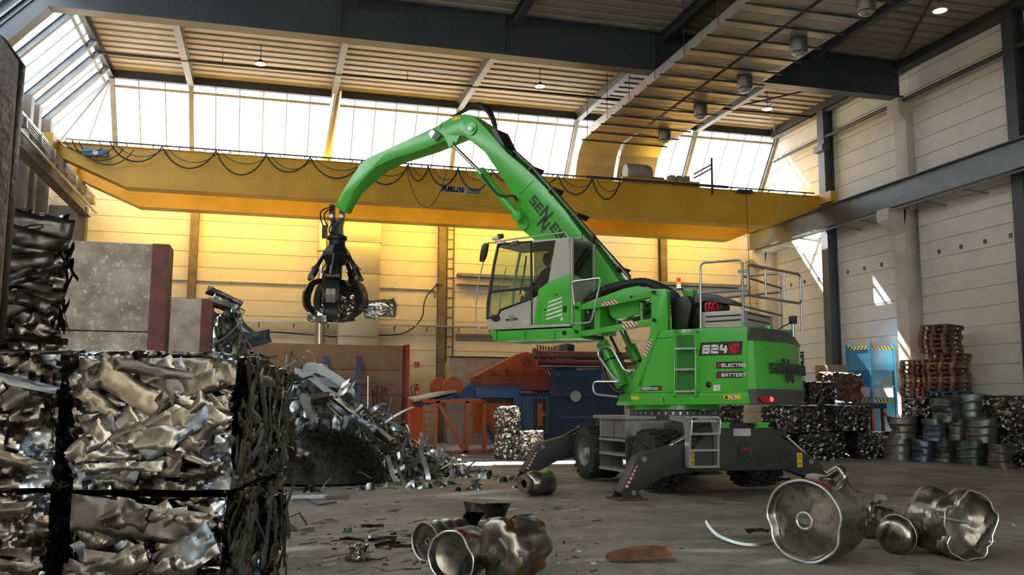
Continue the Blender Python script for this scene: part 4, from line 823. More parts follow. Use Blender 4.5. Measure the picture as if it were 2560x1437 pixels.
# ---- galvanised box, railings, gate
zbx = mp(1800, 817, 1.1).z
gb = B(MB().prism([mp(1755, 780, 1.1), mp(1858, 774, 1.1), mp(1860, 817, 1.1), mp(1751, 820, 1.1)], (0, -1.6, 0)), 'tool_box', lgrey, body, bevel=.01)
for y in (789, 801): B(pris([(1764,y+1),(1852,y-4),(1852,y),(1764,y+5)], 1.105, 1.1), 'slot', mblack, gb)
xg = mp(1859, 800, 1.1).x
for zz in (.12, .24): B(MB().box(xg-.004, xg, -.3, .9, zbx+zz, zbx+zz+.035), 'slot', mblack, gb)
def rail(pts, r=.023, nm='railing', **k): return B(MB().tube(round_path(pts, .1, 5), r, 8), nm, zinc, body, smooth=True)
rail([mp(1752, 822, 1.15), mp(1751, 657, 1.15), mp(1855, 649, 1.15), mp(1860, 817, 1.15)]); rail([mp(1752, 733, 1.15), mp(1857, 725, 1.15)])
fy = -1.0
rail([mp(1752, 822, 1.15)+V((0, fy-1.15, 0)), mp(1751, 657, 1.15)+V((0, fy-1.15, 0)), mp(1855, 649, 1.15)+V((0, fy-1.15, 0)), mp(1858, 817, 1.15)+V((0, fy-1.15, 0))]); rail([mp(1857, 690, 1.15), mp(1857, 690, 1.15)+V((0, fy-1.15, 0))]); rail([mp(1858, 765, 1.15), mp(1858, 765, 1.15)+V((0, fy-1.15, 0))])
rail([mp(1857, 700, 1.15)+V((0, fy-1.15, 0)), V((.9, fy, mp(1857, 700, 1.15).z-.1))]); 
# gate swung outwards
H0 = mp(1870, 700, 1.12); gd = V((-.35, -1.0, 0)).normalized(); gz0, gz1 = mp(1872, 738, 1.12).z, mp(1870, 661, 1.12).z; L_ = 1.55
def GT_(u, z): return V((H0.x, 1.12, 0))+gd*u+V((0, 0, z))
gate = B(MB().tube(round_path([GT_(0, gz0), GT_(0, gz1), GT_(L_, gz1-.05), GT_(L_, gz0-.05)], .1, 5, closed=True), .025, 8, closed=True), 'gate', zinc, body, smooth=True)
for u in (.5, 1.05): B(MB().tube([GT_(u, gz0-.02), GT_(u, gz1-.02)], .02, 8), 'gate_bar', zinc, gate, smooth=True)
for z in (gz1-.12, gz0+.12): B(MB().box(-.02, .18, -.02, .02, -.03, .03).xf(Matrix.Translation((H0.x, 1.13, z))), 'hinge', zinc, gate)
rail([GT_(L_, gz0-.05), GT_(L_, zbx-.05)])
# engine bay: black housings, pump lid, red cables, beacon
eb = B(pris([(1676,745),(1718,738),(1730,762),(1716,826),(1678,826)], .95, .2), 'radiator_housing', mblack, body, bevel=.03)
B(pris([(1716,775),(1752,765),(1752,822),(1720,824)], .7, -.3), 'pump_block', mblack, body, bevel=.03)
B(MB().prism([mp(1735, 745, .9), mp(1745, 733, .9), mp(1790, 736, .9), mp(1828, 752, .9), mp(1832, 761, .9), mp(1765, 752, .9), mp(1738, 757, .9)], (0, -.6, 0)), 'pump_lid', dgrey, body, bevel=.015)
B(pris([(1760,752),(1790,754),(1806,760),(1804,778),(1760,778)], .8, .4), 'electric_drive', mblack, body, bevel=.01)
for k in range(3): B(MB().tube(smooth_path([mp(1766+k*7, 778, .85), mp(1764+k*9, 762, .88), mp(1772+k*9, 756, .85), mp(1780+k*8, 775, .85)], 5), .022, 7), 'power_cable', red, body, smooth=True)
for k in range(4): B(MB().tube(smooth_path([mp(1715, 790+k*8, .7), mp(1728, 783+k*7, .75), mp(1742, 800+k*5, .72)], 5), .03, 7), 'coolant_hose', cable, body, smooth=True)
bc = B(pris([(1703,725),(1731,723),(1732,744),(1712,747)], .7, .45), 'beacon_box', green, body, bevel=.01)
q = mp(1697, 721, .75)
for z0_, z1_, c_, nm in ((0, .07, (.1, .9, .15), 'beacon_green'), (.07, .13, (1, .3, .02), 'beacon_amber'), (.13, .21, (.9, .02, .02), 'beacon_red')):
    B(MB().lathe([(0, z0_), (.04, z0_), (.04, z1_), (0, z1_)], Matrix.Translation(q), 14), 'beacon_segment', mat(nm, c_, .3, emit=(c_, 3.0 if nm == 'beacon_green' else .5)), bc, smooth=True)
B(MB().box(-.07, .02, -.06, .06, -.03, 0).xf(Matrix.Translation(q)), 'beacon_base', mblack, bc)
# ---- boom cylinder with its guard
for yy in (.62, -.62):
    a_, b_ = mp(1500, 845, .62), mp(1556, 966, .62); a_.y = b_.y = yy
    bcyl = B(MB().tube([a_+(b_-a_)*.1, b_], .13, 18), 'boom_cylinder', green, smooth=True)
    B(MB().tube([a_+(a_-b_)*.55, a_+(b_-a_)*.12], .075, 12), 'piston_rod', chrome, bcyl, smooth=True)
    B(MB().tube([a_+(b_-a_)*.45, a_+(b_-a_)*.49], .137, 18), 'cylinder_band', mblack, bcyl)
    if yy > 0:
        B(MB().tube(round_path([mp(1549, 955, .8), mp(1530, 940, .82), mp(1494, 886, .82), mp(1500, 866, .82), mp(1528, 866, .82), mp(1560, 925, .82), mp(1578, 930, .82)], .12, 5), .03, 8), 'cylinder_guard', bright_zinc, bcyl, smooth=True)
        B(MB().tube(smooth_path([mp(1500, 880, .8), mp(1506, 915, .8), mp(1518, 950, .8), mp(1540, 978, .78), mp(1560, 978, .7)], 5), .045, 8), 'hydraulic_hose', cable, bcyl, smooth=True)
        B(MB().tube(smooth_path([mp(1525, 838, .5), mp(1548, 885, .5), mp(1566, 925, .5)], 5), .03, 8), 'hydraulic_hose', cable, bcyl, smooth=True)
B(MB().tube(round_path([mp(1545, 954, .9), mp(1482, 954, .9), mp(1484, 985, .9), mp(1545, 992, .9)], .12, 5), .022, 8), 'step_bar', bright_zinc, smooth=True)
# ---- undercarriage, turned under the upper part
UA = radians(5.8); U1 = V((cos(UA), sin(UA), 0)); U2 = V((-sin(UA), cos(UA), 0))
MU = chain_matrix(mroot).inverted() @ Matrix((( U1.x, U2.x, 0, MO.x), (U1.y, U2.y, 0, MO.y), (0, 0, 1, 0), (0, 0, 0, 1)))
def up_(x, y, c):          # picture point -> undercarriage coordinates on the plane u2 = c
    d = ray(x, y); t = (c-(CAMP-MO).dot(U2))/d.dot(U2); P = CAMP+d*t-MO; return V((P.dot(U1), c, P.z))
def US(x, y, c):           # ... on the plane u1 = c
    d = ray(x, y); t = (c-(CAMP-MO).dot(U1))/d.dot(U1); P = CAMP+d*t-MO; return V((c, P.dot(U2), P.z))
def Bu(mb, name, m, parent=None, **k): return B(mb.xf(MU), name, m, parent, **k)
def upr(pxs, c0, c1): return MB().prism([up_(x, y, c0) for x, y in pxs], (0, c1-c0, 0))
zu = zd-.14
ch_ = Bu(MB().box(-.75, .75, -1.9, 1.9, .55, zu-.1), 'undercarriage', under)
Bu(MB().lathe([(0, zu-.12), (.95, zu-.12), (.95, zu), (0, zu)], None, 32), 'ring_seat', under, ch_)
Bu(MB().box(-.95, .95, -.9, .9, zu-.22, zu-.1), 'frame_top', under, ch_)
WR = .53; WZ = .60
tprof = [(.30, -.15), (.36, -.155), (.46, -.16), (.505, -.14), (.525, -.10), (.53, 0), (.525, .10), (.505, .14), (.46, .16), (.36, .155), (.30, .15)]
def wheel(u1, u2, out):
    M = Matrix.Translation((u1, u2, WZ)) @ Matrix.Rotation(pi/2*out, 4, 'Y')
    hub = Bu(MB().lathe([(0, .02), (.10, .02), (.14, -.02), (.16, -.02), (.22, -.02), (.24, .06), (.30, .12), (.305, .15), (.29, .15)], M, 28, None, False), 'wheel', mat('rim_grey', (.20, .205, .205), .5, .3), smooth=True)
    t = MB().lathe(tprof, M, 40, None, False)
    for k in range(22):
        a = 2*pi*k/22
        for s_ in (-1, 1):
            q = MB().prism([V((.515, -.035, .005*s_)), V((.515, .03, .005*s_)), V((.505, .06, .155*s_)), V((.50, -.005, .16*s_))], (.045, 0, 0)); q.xf(M @ Matrix.Rotation(a+(.14 if s_ > 0 else 0), 4, 'Z')); t.add(q.v, q.f)
    Bu(t, 'tyre', rubber, hub, smooth=True, angle=.5)
    cap = Bu(MB().lathe([(0, .12), (.075, .12), (.09, .09), (.09, .0), (0, .0)], M, 16), 'hub_cap', mat('hub_cap', (.34, .34, .32), .5), hub, smooth=True)
    for k in range(10): Bu(MB().box(-.014, .014, -.014, .014, -.02, .02).xf(M @ Matrix.Rotation(2*pi*k/10, 4, 'Z') @ Matrix.Translation((.17, 0, -.0))), 'wheel_nut', zinc, hub)
    return hub
WB = 1.3
for s2 in (-1, 1):
    for s1 in (-1, 1):
        wheel(1.22*s1, WB*s2, s1); wheel(.86*s1, WB*s2, s1)
    Bu(MB().lathe([(0, -.8), (.14, -.8), (.16, -.3), (.24, -.15), (.24, .15), (.16, .3), (.14, .8), (0, .8)], Matrix.Translation((0, WB*s2, WZ)) @ Matrix.Rotation(pi/2, 4, 'Y'), 18), 'axle', under, ch_, smooth=True)
# outriggers: cross box, swinging legs, rams and foot plates
for s2 in (-1, 1):
    c = 2.25*s2; xb = Bu(MB().prism([V((-1.0, c-.22, .45)), V((1.0, c-.22, .45)), V((1.15, c-.22, .75)), V((.62, c-.22, 1.2)), V((-.62, c-.22, 1.2)), V((-1.15, c-.22, .75))], (0, .44, 0)), 'outrigger_box', under, bevel=.015)
    Bu(MB().box(-.5, .5, min(c, c-s2*.7), max(c, c-s2*.7), .55, 1.1), 'outrigger_neck', under, xb)
    for s1 in (-1, 1):
        Q = lambda x, z, y=c: V((x*s1, y, z))
        hip = (1.0, .62); foot = (2.22, .16)
        leg = Bu(MB().prism([Q(x_, z_, c-.13) for x_, z_ in (((.85, .98), (1.26, .93), (1.95, .77), (2.06, .72), (2.14, .63), (2.25, .41), (2.44, .14), (2.34, .06), (2.17, .10), (1.62, .36), (1.27, .42), (.9, .44)) if s1 < 0 else ((.6, 1.18), (1.1, .90), (1.66, .60), (2.05, .24), (2.36, .1), (2.2, .06), (1.85, .14), (1.19, .38), (.9, .45), (.6, .5)))], (0, .26, 0)), 'outrigger_leg', under, xb, bevel=.012)
        Bu(MB().prism([Q(1.50, .98, c-.06), Q(1.60, .93, c-.06), Q(.72, 1.26, c-.06), Q(.66, 1.18, c-.06)], (0, .12, 0)) if False else MB().tube([Q(.45, 1.2), Q(1.05, 1.06)], .07, 14), 'outrigger_cylinder', under, leg, smooth=True)
        Bu(MB().tube([Q(1.02, 1.065), Q(1.55, .82 if s1 < 0 else .66)], .035, 10), 'piston_rod', chrome, leg, smooth=True)
        Bu(MB().tube([Q(1.98, .68, c-.16) if s1 < 0 else Q(1.5, .58, c-.16), Q(1.98, .68, c+.16) if s1 < 0 else Q(1.5, .58, c+.16)], .05, 12), 'pivot_pin', zinc, leg, smooth=True)
        ft = Bu(MB().box(min(1.98*s1, 2.5*s1), max(1.98*s1, 2.5*s1), c-.27, c+.27, .0, .035), 'foot_plate', rust, leg)
        for dy in (-.17, .17): Bu(MB().prism([Q(2.02, .03, c+dy-.015), Q(2.46, .03, c+dy-.015), Q(2.30, .2, c+dy-.015), Q(2.16, .2, c+dy-.015)], (0, .03, 0)), 'foot_cheek', under, ft)
        Bu(MB().tube([Q(2.22, .13, c-.22), Q(2.22, .13, c+.22)], .045, 12), 'foot_pin', zinc, ft, smooth=True)
        Bu(MB().prism([Q(2.08, .60, c-.138), Q(2.14, .55, c-.138), Q(2.36, .2, c-.138), Q(2.29, .2, c-.138)] if s1 < 0 else [Q(1.75, .46, c-.138), Q(1.82, .43, c-.138), Q(2.1, .17, c-.138), Q(2.02, .17, c-.138)], (0, .008, 0)), 'hazard_marking', hazard, leg)
        if s2 < 0:
            sq = Bu(MB().box(1.1*s1-.06, 1.1*s1+.06, c-.236, c-.222, .55, .81) if s1 < 0 else MB().box(1.2, 1.32, c-.138, c-.132, .48, .74), 'sticker', yellow, xb)
            cx_ = 1.1*s1 if s1 < 0 else 1.26; yy_ = c-.238 if s1 < 0 else c-.14; z_ = .70 if s1 < 0 else .63
            Bu(MB().tube([(cx_-.04, yy_, z_), (cx_+.04, yy_, z_), (cx_, yy_, z_+.08)], .006, 4, closed=True), 'symbol', mblack, xb); Bu(MB().box(cx_-.03, cx_+.035, yy_-.003, yy_+.003, z_-.09, z_-.075), 'symbol', mblack, xb)
    if s2 < 0:
        yf_ = c-.225
        for x_ in (-.42, .42): Bu(MB().prism([V((x_-.16, yf_, 1.30)), V((x_+.16, yf_, 1.30)), V((x_+.1, yf_, 1.24)), V((x_+.14, yf_, 1.2)), V((x_-.14, yf_, 1.2)), V((x_-.1, yf_, 1.24))], (0, .1, 0)), 'tow_lug', green, xb)
        Bu(MB().box(-.22, .14, yf_-.008, yf_, 1.06, 1.19), 'label_plate', mat('label_pale', (.5, .52, .55), .5), xb)
        Bu(MB().lathe([(0, 0), (.15, 0), (.17, .03), (.12, .03), (.1, .015), (0, .015)], Matrix.Translation((.02, yf_, .82)) @ Matrix.Rotation(pi/2, 4, 'X'), 20), 'tow_ring', under, xb, smooth=True)
        Bu(MB().box(-.04, .1, yf_-.02, yf_-.01, .81, .85), 'plug', red, xb)
# galvanised boarding ladder on the near end
lx0, lx1 = up_(1722, 1100, -2.6).x, up_(1793, 1100, -2.6).x; lz = lambda y: up_(1750, y, -2.6).z
for x_ in (lx0, lx1):
    ld = Bu(MB().prism([V((x_-.02, -2.62, lz(1168))), V((x_-.02, -2.66, lz(1060))), V((x_-.02, -2.55, lz(1040))), V((x_-.02, -2.0, lz(1040))), V((x_-.02, -2.0, lz(1050))), V((x_-.02, -2.45, lz(1056))), V((x_-.02, -2.5, lz(1080))), V((x_-.02, -2.5, lz(1168)))], (.04, 0, 0)), 'ladder_cheek', bright_zinc, ch_)
    Bu(MB().tube(round_path([V((x_, -2.68, lz(1085))), V((x_, -2.72, lz(1046))), V((x_, -2.45, lz(1042)))], .06), .018, 8), 'ladder_grip', bright_zinc, ld, smooth=True)
for y in (1042, 1052, 1084, 1125, 1166): Bu(MB().box(lx0, lx1, -2.66, -2.48, lz(y)-.02, lz(y)+.015), 'step', bright_zinc, ch_)
# galvanised tool locker with steps on the left side, between the wheels
px0 = -1.2
LB = Bu(MB().box(px0-.12, -.8, -.52, .62, .95, 1.32), 'tool_locker', zinc, ch_)
Bu(MB().box(px0-.2, -.7, -.62, .78, 1.32, 1.38), 'locker_top', bright_zinc, LB)
Bu(MB().box(px0-.125, px0-.12, -.02, .0, .97, 1.3), 'door_seam', mblack, LB)
for z in (.88, .60, .30): Bu(MB().box(px0-.15, -.8, -.52, .62, z, z+.05), 'step', bright_zinc, LB)
for y_ in (-.52, .60): Bu(MB().box(px0-.13, -.82, y_, y_+.02, .30, 1.32), 'locker_cheek', zinc, LB)
Bu(MB().box(-1.2, -.6, -1.0, -.5, 1.0, 1.3), 'frame_gusset', zinc, ch_)
# ------------------------------------------------------------------ operator seated in the cab
def body_skin(name, joints, edges, m, parent, lev=2):
    me = bpy.data.meshes.new(name); me.from_pydata([tuple(j[0]) for j in joints], edges, []); o = bpy.data.objects.new(name, me); COL.objects.link(o); o.parent = parent
    sk = o.modifiers.new('skin', 'SKIN'); sk.use_smooth_shade = True
    for i, j in enumerate(joints):
        r = j[1]; me.skin_vertices[0].data[i].radius = (r, r) if not isinstance(r, tuple) else r
        me.skin_vertices[0].data[i].use_root = (i == 0)
    sb = o.modifiers.new('sub', 'SUBSURF'); sb.levels = lev; sb.render_levels = lev; me.materials.append(m); return o
pw = ml(st+V((-.08, 0, .06))); op = thing('person', pw, 'operator in dark jacket and jeans seated at the controls inside the cab', 'person', rz=PSI)
J = [((0, 0, .08), .15), ((-.04, 0, .28), .14), ((-.06, 0, .44), .15), ((-.04, 0, .54), .07), ((-.03, 0, .60), .055)]
for s_ in (1, -1): J += [((-.05, .2*s_, .46), .075), ((.05, .26*s_, .22), .055), ((.28, .26*s_, .18), .042), ((.1, .1*s_, .06), .095), ((.42, .12*s_, .06), .075), ((.46, .12*s_, -.34), .055), ((.56, .12*s_, -.4), .045)]
Eg = [(0, 1), (1, 2), (2, 3), (3, 4)]
for k in (5, 12): Eg += [(2, k), (k, k+1), (k+1, k+2), (0, k+3), (k+3, k+4), (k+4, k+5), (k+5, k+6)]
body_skin('body', J, Eg, mat('jacket_dark', (.03, .035, .045), .8), op)
skin_m = mat('skin', (.45, .27, .19), .5)
hd = MB().lathe([(0, -.135), (.045, -.12), (.07, -.06), (.082, 0), (.088, .05), (.075, .105), (.04, .135), (0, .142)], Matrix.Translation((0, 0, .74)) @ Matrix.Diagonal((1.12, .88, 1, 1)), 18).build('head', skin_m, op, world=False, smooth=True)
MB().prism([(.085, -.014, .70), (.085, .014, .70), (.092, .008, .745), (.092, -.008, .745)], (.022, 0, -.006)).build('nose', skin_m, hd, world=False, smooth=True)
for s_ in (1, -1):
    MB().lathe([(0, -.008), (.012, 0), (0, .008)], Matrix.Translation((.09, .032*s_, .745)), 8).build('eye', black, hd, world=False, smooth=True)
    MB().lathe([(0, -.01), (.025, -.006), (.025, .006), (0, .01)], Matrix.Translation((-.005, .08*s_, .735)) @ Matrix.Rotation(pi/2, 4, 'X'), 10).build('ear', skin_m, hd, world=False, smooth=True)
MB().box(.084, .094, -.022, .022, .672, .68).build('mouth', mat('lip', (.35, .13, .11), .5), hd, world=False)
MB().lathe([(.092, .0), (.098, .05), (.085, .11), (.045, .15), (0, .158)], Matrix.Translation((-.012, 0, .745)) @ Matrix.Diagonal((1.12, .9, 1, 1)), 18).build('hair', mat('hair_dark', (.02, .015, .012), .6), hd, world=False, smooth=True)
for s_ in (1, -1):
    Hj = [((.28, .26*s_, .18), .034), ((.35, .25*s_, .19), .038)]; He = [(0, 1)]
    for f_ in range(4):
        b0 = len(Hj); yy = (.28-.022*f_)*s_; Hj += [((.39, yy, .195), .011), ((.42, yy, .18), .010), ((.425, yy, .15), .009)]; He += [(1, b0), (b0, b0+1), (b0+1, b0+2)]
    b0 = len(Hj); Hj += [((.35, .21*s_, .2), .012), ((.38, .2*s_, .19), .010)]; He += [(1, b0), (b0, b0+1)]
    body_skin('hand', Hj, He, skin_m, op, 1)
# ------------------------------------------------------------------ crumpled metal
def scrap_metal(name, cols, rough=.3, scale=5.0, metal=1.0):
    m = bpy.data.materials.new(name); m.use_nodes = True; nt = m.node_tree; N = nt.nodes; L = nt.links; b = N['Principled BSDF']; b.inputs['Metallic'].default_value = metal
    tc = N.new('ShaderNodeTexCoord'); oi = N.new('ShaderNodeObjectInfo')
    vo = N.new('ShaderNodeTexVoronoi'); vo.inputs['Scale'].default_value = scale; L.new(tc.outputs['Object'], vo.inputs['Vector'])
    sp = N.new('ShaderNodeSeparateColor'); L.new(vo.outputs['Color'], sp.inputs[0])
    cr = N.new('ShaderNodeValToRGB'); cr.color_ramp.interpolation = 'CONSTANT'
    e = cr.color_ramp.elements; e[0].color = (*cols[0], 1); e[0].position = 0; e[1].position = .999; e[1].color = (*cols[-1], 1)
    for i, c in enumerate(cols[1:]): q = e.new((i+1)/len(cols)); q.color = (*c, 1)
    L.new(sp.outputs[0], cr.inputs[0])
    nz = N.new('ShaderNodeTexNoise'); nz.inputs['Scale'].default_value = 7; nz.inputs['Detail'].default_value = 7; nz.inputs['Roughness'].default_value = .7; L.new(tc.outputs['Object'], nz.inputs['Vector'])
    r2 = N.new('ShaderNodeValToRGB'); r2.color_ramp.elements[0].position = .35; r2.color_ramp.elements[0].color = (.35, .32, .28, 1); r2.color_ramp.elements[1].position = .6; r2.color_ramp.elements[1].color = (1, 1, 1, 1); L.new(nz.outputs[0], r2.inputs[0])
    mx = N.new('ShaderNodeMix'); mx.data_type = 'RGBA'; mx.blend_type = 'MULTIPLY'; mx.inputs['Factor'].default_value = .5; L.new(cr.outputs[0], mx.inputs['A']); L.new(r2.outputs[0], mx.inputs['B']); L.new(mx.outputs['Result'], b.inputs['Base Color'])
    mr = N.new('ShaderNodeMapRange'); mr.inputs[1].default_value = .3; mr.inputs[2].default_value = .7; mr.inputs[3].default_value = rough*.75; mr.inputs[4].default_value = rough*1.5; L.new(nz.outputs[0], mr.inputs[0]); L.new(mr.outputs[0], b.inputs['Roughness'])
    MATS[name] = m; return m
STEEL = [(.20, .19, .17), (.16, .145, .12), (.23, .22, .2), (.12, .108, .09), (.18, .17, .155)]
bale_m = scrap_metal('baled_steel', STEEL+[(.33, .37, .42)], .26, 4.0)
sheet_m = [scrap_metal('sheet_bright', [(.27, .255, .23), (.24, .225, .205)], .25, 2), scrap_metal('sheet_brown', [(.18, .155, .13), (.155, .135, .11)], .27, 2), scrap_metal('sheet_blue', [(.21, .25, .30), (.24, .275, .32)], .38, 2), scrap_metal('sheet_dull', [(.115, .107, .095), (.1, .092, .084)], .30, 2)]
dark_bale = scrap_metal('bale_dark', [(.20, .18, .16), (.13, .12, .11), (.30, .28, .26), (.10, .095, .09)], .3, 6.0)
far_bale = scrap_metal('bale_far', [(.2, .19, .18), (.18, .17, .165), (.22, .215, .2), (.16, .155, .15), (.19, .195, .2)], .27, 22.0)
small_bale = scrap_metal('bale_small', [(.55, .52, .47), (.40, .38, .35)], .24, 6.0)
def crumple(p, sc, seed, amp):
    q = V((p.x*sc[0]+seed*3.1, p.y*sc[1]-seed*1.7, p.z*sc[2]+seed*.9))
    d, pts = noise.voronoi(q); c = pts[0]; h = noise.cell_vector(c*7.3+V((.5, .5, .5)))
    t = (q-c); s = h.x*t.x+h.y*t.y+h.z*t.z
    crease = min(1.0, (d[1]-d[0])*3.0)
    return amp*(s*1.1+.5*(noise.cell(c*5.1+V((9.5, 3.5, 1.5)))-.5)+(crease-1)*.55)
def bale_mesh(name, sx, sy, sz, seed, res, amp=.07, sc=(3.2, 3.2, 5.0), m=None):
    # crushed block: every face a grid pushed in and out by folded facets, shared along the edges
    mb = MB(); X = sx/2; Yh = sy/2
    def warp(p):
        inx = 1-abs(p.x)/X*.0
        n1 = crumple(p, sc, seed, amp)+crumple(p, tuple(k*2.6 for k in sc), seed+5, amp*.38)
        d = V((0, 0, 0)); tol = 1e-5
        if abs(abs(p.x)-X) < tol: d.x += (1 if p.x > 0 else -1)*n1
        if abs(abs(p.y)-Yh) < tol: d.y += (1 if p.y > 0 else -1)*n1
        if p.z > sz-tol: d.z += n1*.7
        w = noise.noise_vector(p*1.3+V((seed, 0, 0)))*amp*.8; w.z = 0 if p.z < tol else w.z*.5
        return p+d+w
    nx, ny, nz = max(4, int(sx*res)), max(4, int(sy*res)), max(4, int(sz*res))
    L = lambda a, b, t: a+(b-a)*t
    mb.grid(lambda u, v: warp(V((L(-X, X, u), -Yh, L(0, sz, v)))), nx, nz); mb.grid(lambda u, v: warp(V((X, L(-Yh, Yh, u), L(0, sz, v)))), ny, nz)
    mb.grid(lambda u, v: warp(V((L(X, -X, u), Yh, L(0, sz, v)))), nx//2, nz//2); mb.grid(lambda u, v: warp(V((-X, L(Yh, -Yh, u), L(0, sz, v)))), ny, nz)
    mb.grid(lambda u, v: warp(V((L(-X, X, u), L(-Yh, Yh, v), sz))), nx, ny)
    mb.add([(-X, -Yh, 0), (X, -Yh, 0), (X, Yh, 0), (-X, Yh, 0)], [(0, 3, 2, 1)])
    me = mb.mesh(name, m or bale_m, smooth=True, angle=.75); return me
# ------------------------------------------------------------------ helper for things laid out on a plane Y = const
def yp(pxs, Y, dep): return MB().prism([on(x, y, 1, Y) for x, y in pxs], (0, dep, 0))
# ------------------------------------------------------------------ retaining walls
rw_m = mat('retaining_concrete', (.44, .41, .35), .85, 0, .25, 2.5, .5, 18, col2=(.22, .19, .155), spots=((.60, .57, .51), 9, .56))
rw_b = mat('retaining_plaster', (.36, .24, .15), .8, 0, .15, 1.2, .2, 20, col2=(.27, .16, .10))
edge_red = mat('edge_red', (.14, .02, .015), .45, .2, .3, 4, .2, 20, col2=(.05, .012, .01))
def retaining(name_label, x0, x1, y, h, th, m, seed, nslab):
    r = thing('retaining_wall', ((x0+x1)/2, y, 0), name_label, 'wall')
    hh_ = [0]+[h*(i+1)/nslab for i in range(nslab)]
    for a, b_ in zip(hh_[:-1], hh_[1:]): MB().box(x0, x1-.1, y, y+th, a+.006, b_-.006).build('concrete_block', m, r, bevel=.02)
    MB().prism([(x1-.24, y-.012, 0), (x1, y-.012, 0), (x1, y-.012, h), (x1-.24, y-.012, h)], (0, .012, 0)).build('edge_plate', edge_red, r)
    MB().prism([(x1-.1, y, 0), (x1, y-.012, 0), (x1, y+th, 0), (x1-.1, y+th, 0)], (0, 0, h)).build('end_plate', MATS['rust'] if False else mat('end_plate', (.07, .05, .045), .5, .3, .2, 3), r)
    return r
retaining('tall mottled concrete retaining wall with dark red steel edge behind the metal bales', -7.2, -1.52, 14.1, 3.94, .55, rw_m, 1, 3)
retaining('pale concrete retaining wall with brown steel end beside the strip heap', -7.2, -1.30, 21.0, 3.87, .55, mat('retaining_pale', (.52, .47, .39), .85, 0, .2, 2.2, .4, 18, spots=((.24, .2, .16), 7, .6)), 2, 3)
bw = retaining('brown retaining wall with bright red end post by the back wall', -6.5, 4.95, 33.4, 3.68, .5, rw_b, 3, 4)
MB().box(4.83, 4.97, 33.36, 33.92, 0, 3.72).build('red_post', mat('post_red', (.42, .03, .03), .5), bw)
# rack of blue brackets and steel bars on the brown wall
rk = thing('bar_rack', on(860, 1000, 1, 33.3)-V((0, 0, 1.7)), 'blue steel arm rack holding long bars against the brown wall', 'rack')
blue_m = mat('baler_blue', (.022, .085, .24), .45, 0, .12, 2)
for x in (815, 898):
    a, b_ = on(x, 890, 1, 33.2), on(x, 1005, 1, 33.2); MB().box(a.x-.07, a.x+.07, 33.15, 33.35, 0, a.z).build('upright', blue_m, rk)
    MB().prism([(a.x-.55, 33.2, a.z-.95), (a.x+.05, 33.2, a.z-.95), (a.x+.05, 33.2, a.z-.65)], (0, .1, 0)).build('arm', blue_m, rk)
for k in range(6):
    z = on(900, 950, 1, 33.1).z+.03*k-.1; MB().tube([(on(780, 950, 1, 33.1).x+.2*k, 33.06+.02*k, z), (on(985, 950, 1, 33.1).x-.3*k, 33.06+.02*k, z)], .02, 6).build('bar', rust if k % 2 else grey, rk)
lb = ['slim pale steel pole leaning at the brown wall', 'brown steel bar leaning against the brown wall', 'brown steel bar leaning against the brown wall', 'brown steel bar leaning against the brown wall', 'brown steel bar leaning against the brown wall', 'wooden lath leaning against the brown wall']
for k, (x, y0, y1, m_) in enumerate(((920, 940, 1030, bright_zinc), (945, 965, 1040, rust), (958, 965, 1040, rust), (966, 968, 1040, rust), (935, 975, 1040, rust), (982, 993, 1040, mat('wood_pale', (.5, .38, .22), .8)))):
    t_ = on(x, y0, 1, 33.0); bq = V((t_.x+(.0 if k != 5 else -.5), 32.5, 0)); tag(MB().tube([bq, V((t_.x, 33.3 if k else 33.0, t_.z))], .035, 6).build('steel_bar' if k != 5 else 'wooden_lath', m_), lb[k], 'bar' if k != 5 else 'lath', 'bars leaning at the brown wall')
gd_ = thing('oil_drum', V((4.3, 31.6, 0)), 'dark green oil drum standing by the end of the brown wall', 'drum')
MB().lathe([(0, 0), (.29, 0), (.29, .29), (.305, .30), (.29, .31), (.29, .59), (.305, .6), (.29, .61), (.29, .88), (.27, .88), (.27, .86), (0, .86)], Matrix.Translation((4.3, 31.6, 0)), 24).build('shell', mat('drum_green', (.03, .07, .03), .5), gd_, smooth=True)
MB().lathe([(0, 0), (.03, 0), (.03, .03), (0, .03)], Matrix.Translation((4.45, 31.5, .86)), 10).build('bung', zinc, gd_)
# ------------------------------------------------------------------ baling press
BYF = 29.4
bp_ = thing('baling_press', (8.2, 30.5, 0), 'large blue and orange hydraulic scrap baling press by the back wall', 'baler')
orange = mat('baler_orange', (.48, .085, .02), .45, 0, .12, 3); redb = mat('baler_red', (.22, .03, .018), .5, 0, .15, 2.5)
navy = mat('baler_navy', (.012, .028, .09), .5, 0, .15, 2)
fr_ = MB().prism([on(x, y, 1, BYF) for x, y in ((1302,968),(1192,968),(1200,966),(1302,985))], (0, .1, 0))
main = yp([(1190,975),(1200,966),(1300,966),(1304,975),(1304,1112),(1284,1112),(1284,995),(1190,995)], BYF-.1, .5).build('press_frame', blue_m, bp_, bevel=.03)
yp([(1300,982),(1560,982),(1560,1120),(1300,1120)], BYF+.1, 2.4).build('press_body', navy, bp_)
yp([(1372,992),(1382,940),(1458,940),(1468,952),(1560,952),(1560,992)], BYF, 2.4).build('side_plate', navy, bp_, bevel=.02)
yp([(1302,990),(1372,990),(1372,1082),(1302,1082)], BYF-.02, .3).build('access_panel', blue_m, bp_); yp([(1333,996),(1366,996),(1366,1078),(1333,1078)], BYF-.03, .02).build('access_opening', mblack, bp_)
yp([(1344,1008),(1356,1008),(1356,1030),(1366,1034),(1356,1044),(1356,1066),(1344,1066)], BYF-.08, .06).build('orange_lever', orange, bp_)
